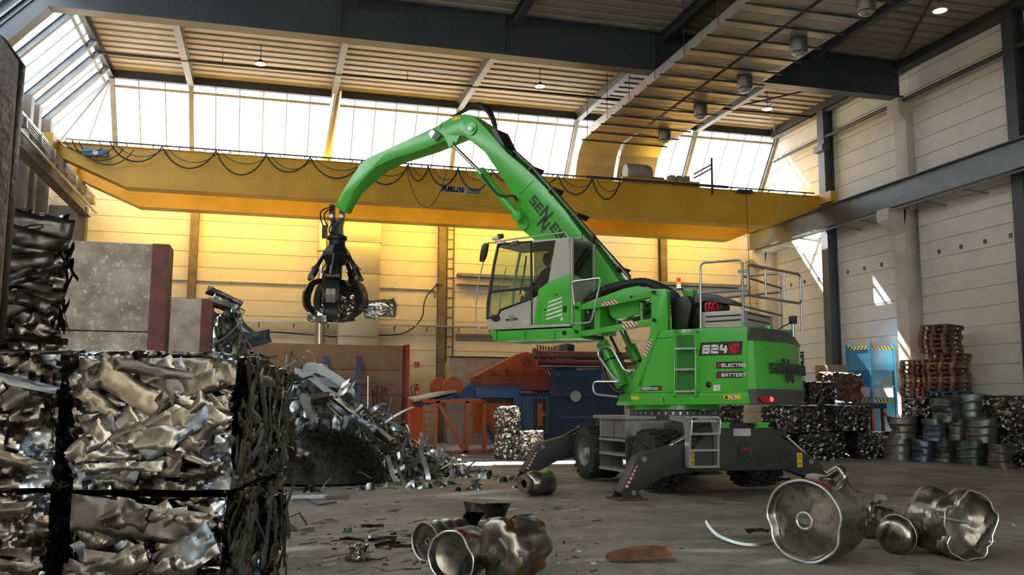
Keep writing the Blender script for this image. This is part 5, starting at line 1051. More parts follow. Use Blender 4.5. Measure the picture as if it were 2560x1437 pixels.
yp([(1206,1000),(1284,1000),(1284,1085),(1206,1085)], BYF+.2, 1.5).build('chamber_door', orange, bp_); yp([(1206,994),(1284,994),(1284,1006),(1206,1006)], BYF+.1, .2).build('chamber_lip', mblack, bp_)
yp([(1203,940),(1392,940),(1380,976),(1205,976)], BYF+.1, 1.8).build('press_lid', redb, bp_, bevel=.02)
lid = yp([(1188,940),(1295,884),(1318,879),(1334,886),(1344,915),(1364,922),(1376,940)], BYF+.6, .5).build('lid_arm', orange, bp_, bevel=.02)
yp([(1188,940),(1295,884),(1318,879),(1334,886),(1344,915),(1364,922),(1376,940)], BYF+1.9, .4).build('lid_arm', redb, bp_, bevel=.02)
MB().lathe([(0, 0), (.16, 0), (.16, .08), (.1, .1), (0, .1)], Matrix.Translation(on(1315, 904, 1, BYF+.58)) @ Matrix.Rotation(pi/2, 4, 'X'), 20).build('lid_pivot', redb, lid, smooth=True)
for x in (1236, 1279, 1321, 1362): yp([(x-7, 924), (x+16, 940), (x-7, 940)], BYF+.25, .35).build('lid_rib', redb, bp_)
a, b_ = on(1334, 885, 1, BYF+.8), on(1500, 888, 1, BYF+.8)
MB().tube([a, a+(b_-a)*.05, a+(b_-a)*.06, b_+V((1.5, 0, 0))], [.22, .2, .13, .13], 16).build('lid_cylinder', mat('cylinder_brown', (.20, .09, .06), .5), bp_, smooth=True)
for dz in (.28, .40): MB().tube([a+V((.2, .1, -dz)), b_+V((1.5, .1, -dz))], .06, 12).build('piston_rod', chrome if dz > .3 else redb, bp_, smooth=True)
MB().lathe([(0, -.05), (.19, -.05), (.19, .1), (0, .1)], Matrix.Translation(on(1437, 990, 1, BYF-.05)) @ Matrix.Rotation(pi/2, 4, 'X'), 24).build('pivot_cap', zinc, bp_, smooth=True)
for k in range(9): MB().lathe([(0, 0), (.02, 0), (.02, .02), (0, .02)], Matrix.Translation(on(1305+k*9, 980, 1, BYF)) @ Matrix.Rotation(pi/2, 4, 'X'), 8).build('bolt', zinc, bp_)
for x in (1100, 1131):
    c_ = on(x, 966, 1, BYF+.3+(.6 if x < 1110 else 0)); MB().lathe([(0, -.25), (.32, -.25), (.32, .25), (0, .25)], Matrix.Translation(c_) @ Matrix.Rotation(pi/2, 4, 'X'), 28).build('guard_drum', orange, bp_, smooth=True, angle=.5)
yp([(1146,980),(1180,956),(1188,956),(1196,968),(1200,984),(1146,984)], BYF+.2, .3).build('lug_plate', blue_m, bp_); yp([(1142,984),(1195,984),(1195,996),(1142,996)], BYF, .6).build('lug_base', blue_m, bp_)
MB().prism([on(1020, 997, 1, BYF+.4), on(1038, 1004, 1, BYF-.6), on(1140, 980, 1, BYF-.2), on(1140, 974, 1, BYF+.6)], (0, 0, .06)).build('ramp_top', mat('ramp_pale', (.6, .6, .6), .4, .3), bp_)
MB().prism([on(1020, 1003, 1, BYF+.4), on(1054, 1006, 1, BYF-.6), on(1142, 984, 1, BYF-.2), on(1142, 980, 1, BYF+.6)], (0, 0, -.12)).build('ramp_side', blue_m, bp_)
MB().bar(on(1214, 1060, 1, BYF-.4), on(1252, 1135, 1, BYF-1.5), .12, .06).build('brace', blue_m, bp_)
yp([(1400,1040),(1560,1040),(1560,1046),(1400,1046)], BYF, .1).build('pipe_run', blue_m, bp_)
# orange cage: open welded frame with a diagonal, and a lit side frame with rungs
cg = thing('orange_cage', on(1115, 1130, 1, 28.3), 'orange welded steel guard cage standing before the baling press', 'cage')
ca_, cb_ = on(1090, 1000, 1, 28.3), on(1210, 1125, 1, 28.3); x0, x1, z0_, z1_ = ca_.x, cb_.x, .03, ca_.z-.03
for p, q in (((x0, z0_), (x1, z0_)), ((x0, z1_), (x1, z1_)), ((x0, z0_), (x0, z1_)), ((x1, z0_), (x1, z1_)), ((x0+.05, z1_), (x0+.95, z0_)), ((x0+1.0, z0_), (x0+1.0, z1_))):
    MB().bar((p[0], 28.3, p[1]), (q[0], 28.3, q[1]), .1, .11).build('frame_bar', orange, cg)
sx0 = on(1024, 1000, 1, 29.6).x
for p, q in (((x0, 28.3, z0_), (sx0, 29.6, z0_)), ((x0, 28.3, z1_), (sx0, 29.6, z1_)), ((sx0, 29.6, z0_), (sx0, 29.6, z1_+.05))):
    MB().bar(p, q, .1, .12).build('frame_bar', orange, cg)
mid = V((x0+(sx0-x0)*.45, 28.3+1.3*.45, 0)); MB().bar(mid+V((0, 0, z0_)), mid+V((0, 0, z1_)), .1, .1).build('frame_bar', orange, cg)
for k in range(7): MB().tube([(x0, 28.3, .3+.2*k), (mid.x, mid.y, .3+.2*k)], .015, 5).build('rung', orange, cg)
MB().prism([(mid.x, mid.y, .15), (sx0, 29.6, .15), (sx0, 29.6, z1_-.1), (mid.x, mid.y, z1_-.1)], (.03, .03, 0)).build('panel', orange, cg)
# pink-grey block wall behind the press
pk = thing('block_wall', on(1200, 1000, 1, 34.6)-V((0, 0, 1.7)), 'low pink painted block wall with black top pipe behind the press', 'wall')
a, b_ = on(1125, 893, 1, 34.4), on(1560, 893, 1, 34.4)
MB().box(a.x, a.x+.55, 34.4, 34.7, 0, a.z).build('grey_end', mat('wall_grey', (.45, .42, .36), .8), pk); MB().box(a.x+.55, b_.x, 34.4, 34.7, 0, a.z).build('pink_slab', mat('wall_pink', (.50, .33, .30), .8), pk)
MB().tube([(a.x, 34.38, a.z+.03), (b_.x, 34.38, a.z+.03)], .03, 6).build('top_pipe', mblack, pk)
# power pack: grey cabinet and hoses behind the press
pc = thing('power_pack', (10.9, 33.2, 0), 'dark grey electrical cabinet and hose bundle behind the baling press', 'cabinet')
yp([(1398,862),(1420,858),(1436,862),(1436,905),(1398,905)], 33.0, .8).build('cabinet', mat('cabinet_grey', (.16, .16, .17), .5), pc); pq = on(1417, 905, 1, 33.0); MB().box(pq.x-.4, pq.x+.4, 33.0, 33.8, 0, pq.z).build('plinth', navy, pc)
yp([(1420,860),(1436,862),(1436,880),(1420,880)], 32.95, .04).build('door', mblack, pc)
for k in range(7): MB().tube(smooth_path([on(1343+k*7, 862+k, 1, 33), on(1346+k*7, 880, 1, 33), on(1350+k*8, 905, 1, 33.1), on(1360+k*8, 930, 1, 33.2)], 4), .03, 6).build('hose', cable if k % 3 else orange, pc, smooth=True)
yp([(1400,928),(1505,922),(1505,950),(1400,950)], 32.5, .8).build('motor_bank', blue_m, pc)
# ------------------------------------------------------------------ small bales in front of the press
for i, (w_, d_, h_, loc, rz, lab) in enumerate((
    (.62, .7, .95, (6.75, 25.6, 0), .15, 'small bright compressed metal bale carrying another before the orange cage'),
    (.60, .6, .58, (6.72, 25.6, .93), .3, 'topmost small bright bale stacked before the orange cage'),
    (.72, .6, .82, (7.3, 25.2, 0), -.1, 'small bright compressed metal bale on the floor beside the outrigger'))):
    me = bale_mesh('scrap_bale', w_, d_, h_, 40+i, 30, .06, (5, 5, 7), small_bale); tag(link('scrap_bale', me, None, loc, (0, 0, rz)), lab, 'bale', 'small bales before the press')
# ------------------------------------------------------------------ stack of bales by the right wall
rb_ = [(1.15, 1.0, .78, (14.1, 23.9, 0), .05), (1.2, 1.0, .78, (15.42, 23.8, 0), -.04), (1.3, 1.0, .80, (17.75, 24.3, 0), .03), (.62, 1.0, .8, (16.7, 24.7, 0), .0),
       (1.6, 1.0, .76, (15.1, 24.0, .8), .03), (1.25, 1.0, .76, (17.1, 24.4, .82), -.02), (1.0, 1.0, .8, (12.95, 24.4, 0), .1), (1.0, 1.0, .78, (13.0, 24.5, .8), -.05), (1.1, 1.0, .8, (11.7, 24.9, 0), 0), (1.1, 1.0, .8, (11.75, 24.9, .82), .06),
       (1.0, 1.0, .75, (15.0, 24.4, 1.58), .1), (1.0, .9, .85, (15.1, 24.5, 2.35), -.1), (1.0, 1.0, .7, (16.25, 24.75, 1.6), .1)]
RLAB = ['bottom row dark scrap bale right behind the outrigger leg', 'bottom row dark scrap bale next to the narrow bale', 'bottom row dark scrap bale beside the first crushed drum', 'narrow bottom row bale between two wider dark bales', 'wide second row dark scrap bale with a bright end', 'second row dark scrap bale under the steel platform edge', 'bottom row scrap bale under the machine tail', 'second row scrap bale under the machine tail', 'bottom row scrap bale behind the boarding ladder', 'second row scrap bale behind the boarding ladder', 'third row dark scrap bale behind the machine tail', 'topmost dark scrap bale behind the machine tail', 'third row dark scrap bale beside the rusty block']
for i, (w_, d_, h_, loc, rz) in enumerate(rb_):
    me = bale_mesh('scrap_bale', w_, d_, h_, 60+i, 30, .045, (5, 5, 6), far_bale if i != 4 else far_bale)
    up_row = loc[2]
    lab = RLAB[i]
    tag(link('scrap_bale', me, None, loc, (0, 0, rz)), lab, 'bale', 'bales stacked by the right wall, row %d' % (1 if up_row == 0 else 2 if up_row < 1 else 3))
RBL = ['lower scrap bale between the drum stack and the tall pallets', 'upper scrap bale between the drum stack and the tall pallets', 'floor bale with bluish sheets past the last drum', 'bluish scrap bale lying on the floor bale past the last drum', 'floor bale by the right wall behind the pale green drum', 'upper bale by the right wall behind the pale green drum', 'scrap bale standing alone on the floor before the bluish bales']
for i, (loc, rz, z) in enumerate((((18.98, 23.0), .1, 0), ((18.98, 23.0), .0, .95), ((19.75, 20.25), .05, 0), ((19.7, 20.3), .1, .95), ((20.2, 21.95), .1, 0), ((20.2, 21.95), .05, .95), ((19.3, 18.9), .1, 0))):
    me = bale_mesh('scrap_bale', .9 if i < 2 else 1.12, .9 if i < 2 else 1.05, .94, 90+i, 24, .06, (6, 6, 7), far_bale)
    tag(link('scrap_bale', me, None, (loc[0], loc[1], z), (0, 0, rz)), RBL[i], 'bale', 'bales among the drums')
# rusty crushed block and sheets
me = bale_mesh('rusty_scrap_block', 1.1, 1.0, 1.7, 77, 22, .08, (4, 4, 4), scrap_metal('rusty_scrap', [(.10, .05, .028), (.08, .045, .028), (.13, .07, .035), (.07, .045, .035)], .5, 9, .5))
tag(link('rusty_scrap_block', me, None, (18.38, 26.4, .95), (0, 0, .1)), 'brown rusty crushed scrap block beside the blue hopper', 'scrap'); 
me = bale_mesh('scrap_bale', 1.2, 1.0, .95, 78, 20, .05, (6, 6, 7), far_bale); tag(link('scrap_bale', me, None, (18.38, 26.4, 0), (0, 0, .05)), 'scrap bale carrying the brown rusty block', 'bale')
a = on(2077, 905, 1, 28.9)
cr_ = thing('wooden_crate', (a.x, 28.9, 0), 'tall light brown wooden crate in front of the dark steel column', 'crate')
for k in range(5): MB().box(a.x-.42, a.x+.42, 28.5, 28.53, .05+k*.6, .58+k*.6).build('plank', mat('crate_wood', (.42, .26, .15), .8, 0, .15, 3), cr_)
MB().box(a.x-.4, a.x+.4, 28.54, 29.3, 0, 3.02).build('crate_body', MATS['crate_wood'], cr_)
# dark steel table with red strut and white rubble
tb = thing('steel_platform', (18.2, 25.2, 0), 'dark flat steel platform with red struts behind the crushed drums', 'platform')
tbz = on(2160, 1008, 1, 25.2).z; tx0, tx1 = on(2085, 1010, 1, 25.2).x, on(2206, 1012, 1, 25.2).x
MB().box(tx0, tx1, 25.0, 25.7, tbz-.16, tbz).build('deck', mat('platform_dark', (.03, .04, .07), .5), tb)
for x_ in (tx0+.1, tx1-.1):
    for y_ in (25.08, 25.6): MB().box(x_-.04, x_+.04, y_-.04, y_+.04, 0, tbz-.16).build('leg', redb, tb)
MB().bar((tx1-.1, 25.05, tbz-.25), (tx1+.45, 25.05, tbz-.85), .06, .06).build('strut', mat('strut_red', (.5, .04, .03), .5), tb); MB().bar((tx1-.1, 25.05, .5), (tx1+.3, 25.05, .5), .06, .06).build('strut', MATS['strut_red'], tb)
for k in range(16):
    s_ = random.uniform(.04, .11); p = V((random.uniform(tx0+.05, tx0+1.0), random.uniform(25.1, 25.6), tbz)); mb = MB().lathe([(0, 0), (s_*.8, .0), (s_, s_*.4), (s_*.5, s_*.9), (0, s_)], Matrix.Rotation(random.uniform(0, 6), 4, 'Z') @ Matrix.Diagonal((1, random.uniform(.6, 1), .8, 1)), 7)
    o = mb.build('rubble_piece', mat('rubble', (.5, .48, .44), .9, 0, .2, 8)); o.location = p; tag(o, 'pale rubble lump lying on the dark steel platform', 'rubble', 'rubble on the platform')
# ------------------------------------------------------------------ blue hopper on a blue bin
hb = mat('hopper_blue', (.05, .26, .50), .45, 0, .06, 2); hz = stripe_mat('hazard_black_yellow', (.03, .03, .02), (.6, .45, .03), .16, (1, 1, 1))
hx, hy = 20.3, 27.3; q = .53; hrz = radians(9)
Rz = Matrix.Translation((hx, hy, 0)) @ Matrix.Rotation(hrz, 4, 'Z')
hp_ = thing('hopper_container', (hx, hy, 1.9), 'blue funnel hopper in a post frame stacked on a blue bin', 'hopper', rz=hrz)
z_t, z_m, z_f, z_g = 3.62, 2.78, 2.2, 2.0
def hpb(mb, nm, m=hb, par=None): return mb.xf(Rz).build(nm, m, par or hp_)
for sx_ in (-1, 1):
    for sy_ in (-1, 1): hpb(MB().box(sx_*q-.045, sx_*q+.045, sy_*q-.045, sy_*q+.045, 1.92, z_t+.1), 'post')
for sx_, sy_ in ((1, 0), (-1, 0), (0, 1), (0, -1)):
    if sx_: w_ = MB().box(sx_*q-.02, sx_*q+.02, -q, q, z_m, z_t); st_ = MB().box(sx_*(q+.022)-.004, sx_*(q+.022)+.004, -q+.05, q-.05, z_t-.13, z_t-.02); rl = MB().box(sx_*q-.03, sx_*q+.03, -q, q, z_f, z_f+.07)
    else: w_ = MB().box(-q, q, sy_*q-.02, sy_*q+.02, z_m, z_t); st_ = MB().box(-q+.05, q-.05, sy_*(q+.022)-.004, sy_*(q+.022)+.004, z_t-.13, z_t-.02); rl = MB().box(-q, q, sy_*q-.03, sy_*q+.03, z_f, z_f+.07)
    o = hpb(w_, 'side_wall'); hpb(st_, 'hazard_stripe', hz, o); hpb(rl, 'frame_rail')
hpb(MB().add([(-q, -q, z_m), (q, -q, z_m), (q, q, z_m), (-q, q, z_m), (-.1, -.1, z_f+.02), (.1, -.1, z_f+.02), (.1, .1, z_f+.02), (-.1, .1, z_f+.02)], [(0, 1, 5, 4), (1, 2, 6, 5), (2, 3, 7, 6), (3, 0, 4, 7), (4, 5, 6, 7)]), 'funnel')
bn = thing('steel_bin', (hx, hy, 0), 'open blue steel bin with striped rim under the funnel hopper', 'bin', rz=hrz)
for sx_, sy_ in ((1, 0), (-1, 0), (0, 1), (0, -1)):
    if sx_: w_ = MB().box(sx_*q-.02, sx_*q+.02, -q, q, .15, 1.86); st_ = MB().box(sx_*(q+.022)-.004, sx_*(q+.022)+.004, -q+.05, q-.05, 1.7, 1.8)
    else: w_ = MB().box(-q, q, sy_*q-.02, sy_*q+.02, .15, 1.86); st_ = MB().box(-q+.05, q-.05, sy_*(q+.022)-.004, sy_*(q+.022)+.004, 1.7, 1.8)
    o = hpb(w_, 'side_wall', hb, bn); hpb(st_, 'hazard_stripe', hz, o)
for sx_ in (-1, 1):
    for sy_ in (-1, 1): hpb(MB().box(sx_*q-.045, sx_*q+.045, sy_*q-.045, sy_*q+.045, 0, 1.92), 'post', hb, bn)
hpb(MB().box(-q, q, -q, q, .12, .16), 'bin_floor', hb, bn)
# ------------------------------------------------------------------ pallets
wood = mat('pallet_wood', (.24, .12, .065), .8, 0, .25, 4, .2, 25); wood2 = mat('pallet_wood_pale', (.40, .24, .13), .8, 0, .2, 4); woodb = mat('pallet_blue', (.04, .12, .22), .7)
def pallet_meshes(m):
    return (MB().box(-.6, .6, -.05, .05, .122, .144).mesh('deck_board', m), MB().box(-.072, .072, -.05, .05, .022, .10).mesh('block', m), MB().box(-.6, .6, -.05, .05, 0, .022).mesh('bottom_board', m), MB().box(-.072, .072, -.4, .4, .10, .122).mesh('stringer', m))
_o = 'second third fourth fifth sixth seventh eighth ninth tenth eleventh twelfth thirteenth fourteenth fifteenth sixteenth seventeenth eighteenth nineteenth twentieth twenty-first twenty-second twenty-third twenty-fourth twenty-fifth twenty-sixth twenty-seventh twenty-eighth'.split()
def ORD(k): return 'topmost' if k == 0 else '%s from the top' % _o[k-1]
PM = {k: pallet_meshes(m) for k, m in (('d', wood), ('p', wood2), ('b', woodb))}
def pallet(x, y, z, rz, kind, label, group):
    r = thing('wooden_pallet', (x, y, z), label, 'pallet', rz, group); D, K, Bm, S = PM[kind]
    for yy in (-.35, -.18, 0, .18, .35): link('deck_board', D, r, (0, yy, 0))
    for xx in (-.528, 0, .528):
        link('stringer', S, r, (xx, 0, 0))
        for yy in (-.35, 0, .35): link('block', K, r, (xx, yy, 0))
    for yy in (-.35, 0, .35): link('bottom_board', Bm, r, (0, yy, 0))
    return r
for k in range(28):
    big = k >= 22
    x, y = (20.1 if big else 20.2)+random.uniform(-.05, .05), 23.4+random.uniform(-.04, .04)
    pallet(x-(.12 if big else 0), y, k*.1445, .45+random.uniform(-.06, .06), 'b' if k == 13 else ('p' if k in (12, 16, 19) else 'd'), '%s pallet, %s of the tall stack by the pillar' % ('blue painted' if k == 13 else 'worn brown', ORD(27-k)), 'pallets in the tall stack')
for k in range(21): pallet(20.28+random.uniform(-.03, .03), 24.75, k*.1445, .42+random.uniform(-.04, .04), 'p' if k % 4 == 0 else 'd', 'worn brown pallet, %s of the lower stack beside the blue hopper' % ORD(20-k), 'pallets in the lower stack')
# shelf of orange parts seen between hopper and pallets
sh = thing('parts_shelf', (20.4, 29.3, 0), 'orange steel shelf with cartons between the hopper and the pallets', 'shelf')
for z in (.6, 1.75): MB().box(20.15, 21.1, 29.0, 29.6, z, z+.06).build('shelf_board', mat('shelf_wood', (.42, .32, .2)), sh)
for x_ in (20.17, 21.08):
    for y_ in (29.02, 29.58): MB().box(x_-.03, x_+.03, y_-.03, y_+.03, 0, 2.1).build('upright', orange, sh)
for k, (x_, w_, c_) in enumerate(((20.22, .22, (.6, .2, .05)), (20.5, .28, (.55, .35, .2)), (20.82, .22, (.5, .08, .04)))):
    tag(MB().box(x_, x_+w_-.03, 29.1, 29.4, 1.81, 1.81+.25+.05*k).build('carton', mat('carton_%d' % k, c_, .8), bevel=.01), ('orange carton on the shelf behind the hopper', 'tan carton on the shelf behind the hopper', 'red carton on the shelf behind the hopper')[k], 'carton')
# ------------------------------------------------------------------ crushed drums
drum_c = [(.20, .19, .185), (.07, .10, .13), (.14, .135, .13), (.10, .12, .11), (.15, .13, .12), (.22, .215, .21), (.13, .15, .17), (.17, .15, .13), (.24, .23, .22), (.20, .23, .21), (.12, .13, .13)]
names_ = ['grey', 'dark blue', 'dull grey', 'dark green', 'brownish', 'light grey', 'blue grey', 'brown grey', 'dented grey', 'pale green', 'black grey']
def crushed_drum(x, y, z, r, h, seed, ci, label, tilt=(0, 0)):
    root = thing('crushed_drum', (x, y, z), label, 'drum', group=None)
    rnd = random.Random(seed); ph = [rnd.uniform(0, 6.28) for _ in range(6)]
    nprof = 44; prof = []
    for i in range(nprof+1):
        t = i/nprof; rr = r; rr += .022*(math.exp(-((t-.33)/.022)**2)+math.exp(-((t-.68)/.022)**2))
        prof.append((rr, h*t))
    def jit(p, i, a):
        t = i/nprof; b = .10*r*sin(2*a+ph[0])*t+.07*r*sin(3*a+ph[1])*t; k = max(0, cos(a-ph[2]))**3*.35*r*math.exp(-((t-.35-.3*rnd.random()*0)/.16)**2)+max(0, cos(a-ph[3]))**4*.22*r*math.exp(-((t-.7)/.14)**2)
        s = 1+(b-k)/r; z_ = p.z+(.06*sin(2*a+ph[4])*t*h); return V((p.x*s, p.y*s, z_))
    m = mat('drum_paint_%d' % ci, drum_c[ci], .34, .45, .2, 5, .05, 20, spots=((.12, .07, .045), 4, .64))
    Mx = Matrix.Translation((x, y, z)) @ Matrix.Rotation(tilt[0], 4, 'X') @ Matrix.Rotation(tilt[1], 4, 'Y')
    MB().lathe(prof, Mx, 36, jit).build('shell', m, root, smooth=True, angle=.9)
    def jl(p, i, a): q = jit(V((p.x, p.y, h*.97)), nprof, a); rr = sqrt(p.x**2+p.y**2)/r; return V((q.x*rr*.97, q.y*rr*.97, q.z-.04-.09*(1-rr)*h-.05*sin(3*a+ph[5])*rr))
    MB().lathe([(r*.99, h), (r*.7, h), (r*.35, h), (0.001, h)], Mx, 36, jl).build('crumpled_lid', m, root, smooth=True, angle=.5)
    MB().tube([Mx @ jit(V((r*1.01*cos(a), r*1.01*sin(a), h)), nprof, a) for a in [2*pi*k/36 for k in range(36)]], .014, 5, closed=True).build('rim', m, root, smooth=True)
    return root
Z4 = lambda x, y: (1860+x/3.266, 760+y/3.266)
rows = [(1305, 1285, 115, 180, 0, 5), (1490, 1298, 78, 180, 0, 1), (1682, 1300, 120, 185, 0, 2), (1920, 1325, 122, 190, 0, 3), (2150, 1356, 105, 195, 0, 4)]
bott = []
for k, (x, y, hw, hh_, _, ci) in enumerate(rows):
    p = ground(*Z4(x, y-10)); s_ = depth(p)/F_PX/3.266; r = max(.29, hw*s_); p = p+GFW*(r*.8); h = hh_*s_*.98; bott.append((p, r, h))
    crushed_drum(p.x, p.y, 0, r, h, 300+k, ci, '%s crushed steel drum on the floor in the bottom row' % names_[ci])
for k, (x, y, hw, hh_, below, ci) in enumerate([(1290, 1098, 108, 180, 0, 7), (1555, 1085, 88, 172, 1, 6), (1740, 1105, 98, 185, 2, 8), (1945, 1130, 120, 200, 3, 2)]):
    p, r0, h0 = bott[below]; q_ = on(*Z4(x, y-10), 2, h0); s_ = depth(p)/F_PX/3.266; d = depth(p); rr_ = ray(*Z4(x, y)); t = d/rr_.dot(_fw); P = CAMP+rr_*t
    h = hh_*s_*.98; crushed_drum(P.x, P.y, h0-.02, hw*s_, h, 320+k, ci, '%s crushed steel drum stacked on the bottom drum row' % names_[ci]); bott.append((V((P.x, P.y, 0)), hw*s_, h0+h-.02))
for k, (x, y, hw, hh_, below, ci) in enumerate([(1650, 905, 105, 185, 6, 10), (1860, 908, 115, 188, 7, 9)]):
    p, r0, h0 = bott[below]; d = depth(p)+.2; rr_ = ray(*Z4(x, y)); P = CAMP+rr_*(d/rr_.dot(_fw)); s_ = d/F_PX/3.266
    crushed_drum(P.x, P.y, h0-.03, hw*s_, hh_*s_, 340+k, ci, '%s crushed steel drum on top of the drum stack' % names_[ci], (.1, -.08) if k == 0 else (0, .05))
# ------------------------------------------------------------------ big bales at the left, squared up to the viewer's side of the yard
BR = -YAW
def flat(p): return V((p.x, p.y, 0))
ZB = 1.014
fl, frr = flat(on(150, 1225, 2, ZB)), flat(on(583, 1225, 2, ZB)); wide = (frr-fl).length
ex_b = (frr-fl).normalized(); ey_b = V((-ex_b.y, ex_b.x, 0)); brz = atan2(ex_b.y, ex_b.x)
def sheet_mesh(w_, h_, seed, m, curl=0.0, rough=None):
    rnd = random.Random(seed); am = rnd.uniform(.2, 1.0)**1.3 if rough is None else rough; c = [(-w_/2+rnd.uniform(0, .25)*h_, -h_/2), (w_/2-rnd.uniform(0, .3)*h_, -h_/2*rnd.uniform(.6, 1)), (w_/2, h_/2*rnd.uniform(.7, 1)), (-w_/2, h_/2)]
    cr = [(rnd.uniform(-1, 1), rnd.uniform(-1, 1), rnd.uniform(-.25, .25)*w_, rnd.uniform(-.5, .5)) for _ in range(5)]
    def fn(u, v):
        x = (c[0][0]*(1-u)+c[1][0]*u)*(1-v)+(c[3][0]*(1-u)+c[2][0]*u)*v; y = (c[0][1]*(1-u)+c[1][1]*u)*(1-v)+(c[3][1]*(1-u)+c[2][1]*u)*v
        z = 0
        for a, b_, o, k in cr: z += abs(a*x+b_*y-o)*k*.26*am
        z += am*(noise.noise(V((x*5+seed, y*7, seed*.37)))*.03+noise.noise(V((x*15, y*17+seed, 1)))*.009+crumple(V((x, y, 0)), (5, 6, 5), seed, .02))
        e = min(u, 1-u)*w_; e2 = min(v, 1-v)*h_
        z -= .03*max(0, 1-min(e, e2)/.03)*(.5+.5*noise.noise(V((x*9, y*9, seed))))
        return V((x, y, z+curl*(v-.5)**2))
    return MB().grid(fn, max(5, int(w_*44)), max(4, int(h_*44))).mesh('sheet', m, smooth=True, angle=.7)
def face_sheets(parent, o, ex, ey, W, H, count, seed, wr=(.16, .6), hr=(.06, .22), ang=.5, lift=(.0, .04), mats=None):
    rnd = random.Random(seed); nz = V(ex).cross(V(ey))
    for k in range(count):
        w_ = rnd.uniform(*wr); h_ = rnd.uniform(*hr); a = rnd.gauss(0, ang)
        if w_ > W*.9: w_ = W*.9
        ext = abs(cos(a))*w_/2+abs(sin(a))*h_/2; exh = abs(sin(a))*w_/2+abs(cos(a))*h_/2
        cx = rnd.uniform(min(ext, W/2), max(W-ext, W/2)); cy = rnd.uniform(min(exh, H/2), max(H-exh, H/2))
        X = V(ex)*cos(a)+V(ey)*sin(a); Y = V(ey)*cos(a)-V(ex)*sin(a)
        tilt = rnd.uniform(-.10, .10); Zv = (nz+X*tilt+Y*rnd.uniform(-.12, .12)).normalized(); X = (X-Zv*X.dot(Zv)).normalized(); Y = Zv.cross(X)
        M = Matrix((X, Y, Zv)).transposed().to_4x4(); M.translation = V(o)+V(ex)*cx+V(ey)*cy+nz*rnd.uniform(*lift)
        mi = rnd.choices((0, 1, 2, 3), (5, 4, 2, 3))[0] if mats is None else rnd.choice(mats)
        link('sheet', sheet_mesh(w_, h_, seed*100+k, sheet_m[mi], 0, .22 if hr[1] < .15 else None), parent, M=M)
def big_bale(corner, W, D, H, z, seed, label, nf, ns, rz=None, res=46, m=None, top=0, mats=None, flatp=None):
    rz = brz if rz is None else rz; ex = V((cos(rz), sin(rz), 0)); ey = V((-sin(rz), cos(rz), 0))
    me = bale_mesh('scrap_bale', W-.06, D-.06, H-.03, seed, res, .055, (3.0, 3.0, 4.5), m)
    o = link('scrap_bale', me, None, V((corner.x, corner.y, z))+ex*W/2+ey*D/2, (0, 0, rz)); tag(o, label, 'bale', 'large crushed bales beside the concrete walls')
    face_sheets(o, (-W/2, -D/2, .02), (1, 0, 0), (0, 0, 1), W, H-.05, nf, seed, mats=mats)
    face_sheets(o, (W/2, -D/2, .02), (0, 1, 0), (0, 0, 1), D, H-.05, ns, seed+1, wr=(.25, .8), hr=(.03, .12), ang=.25 if False else 1.45, lift=(.0, .05), mats=mats)
    if top: face_sheets(o, (-W/2, -D/2, H-.04), (1, 0, 0), (0, 1, 0), W, D, top, seed+2, lift=(0, .03))
    return o
DEP = 1.12
mainb = big_bale(fl, wide, DEP, ZB, ZB, 11, 'large crushed sheet metal bale with blue grey sheets, upper bale beside the strip heap', 64, 30, top=14)
big_bale(fl+ex_b*.0, wide-.02, DEP, ZB, 0, 12, 'large crushed metal bale with a wide flat grey plate under the blue streaked bale', 36, 28)
# one broad plate across the lower bale
o = link('sheet', sheet_mesh(.95, .26, 991, sheet_m[3]), bpy.data.objects['scrap_bale.%03d' % (len([x for x in bpy.data.objects if x.name.startswith('scrap_bale')])-1)], M=Matrix.Translation((-.05, -DEP/2-.03, .80)) @ Matrix.Rotation(pi/2, 4, 'X') @ Matrix.Rotation(-.14, 4, 'Z'))
lc = fl-ex_b*1.36+ey_b*.12
big_bale(lc, 1.26, DEP, ZB, ZB, 13, 'large dark crushed metal bale beside the dark gap, carrying the steel edged slab', 26, 8)
big_bale(lc, 1.26, DEP, ZB, 0, 14, 'large dark crushed metal bale standing on the floor under another at the dark gap', 26, 8)
# top bale of the stack, turned
tl_ = flat(on(30, 860, 2, 2.03)); tr_ = flat(on(186, 868, 2, 2.03))
big_bale(fl+ex_b*-.98+ey_b*.3, .8, 1.05, 1.15, 2.03, 15, 'dark shiny crushed bale topmost on the stack in front of the concrete wall', 18, 24, rz=brz+radians(35), mats=[1, 3, 3])
# second row behind, seen past the side
sb_ = fl+ex_b*(wide-1.25)+ey_b*(DEP+.12)
big_bale(sb_, 1.22, DEP, ZB, 0, 16, 'crushed metal bale on the floor behind the blue streaked bale', 0, 24, res=34)
big_bale(sb_+ex_b*.03, 1.2, DEP, ZB*.94, ZB, 17, 'crushed metal bale in the second row behind the blue streaked bale', 0, 24, res=34, top=10)
# steel edged slab standing on the left bale
sx_ = flat(on(2, 700, 2, 2.03)) if False else None
pb = CAMP+ray(48, 600)*(6.1/ray(48, 600).dot(_fw)); pb = flat(pb)
sl = thing('edged_slab', V((pb.x, pb.y, 2.03)), 'dark red brown steel edged slab standing on a dark crushed bale', 'slab', rz=brz)
H_ = (CAMP+ray(48, 140)*(6.1/ray(48, 140).dot(_fw))).z-2.03; H0_ = (CAMP+ray(5, 70)*(6.1/ray(5, 70).dot(_fw))).z-2.03
emr = mat('slab_edge', (.022, .007, .006), .3, .3, .3, 5, .3, 15)
MB().prism([(-.34, -.06, 0), (-.06, -.06, 0), (-.06, -.06, H_), (-.2, -.06, H0_), (-.34, -.06, H0_)], (0, .10, 0)).build('edge_plate', emr, sl, world=False, bevel=.01)
MB().box(-.9, -.34, -.04, .04, 0, H0_).build('slab_core', rw_m, sl, world=False)
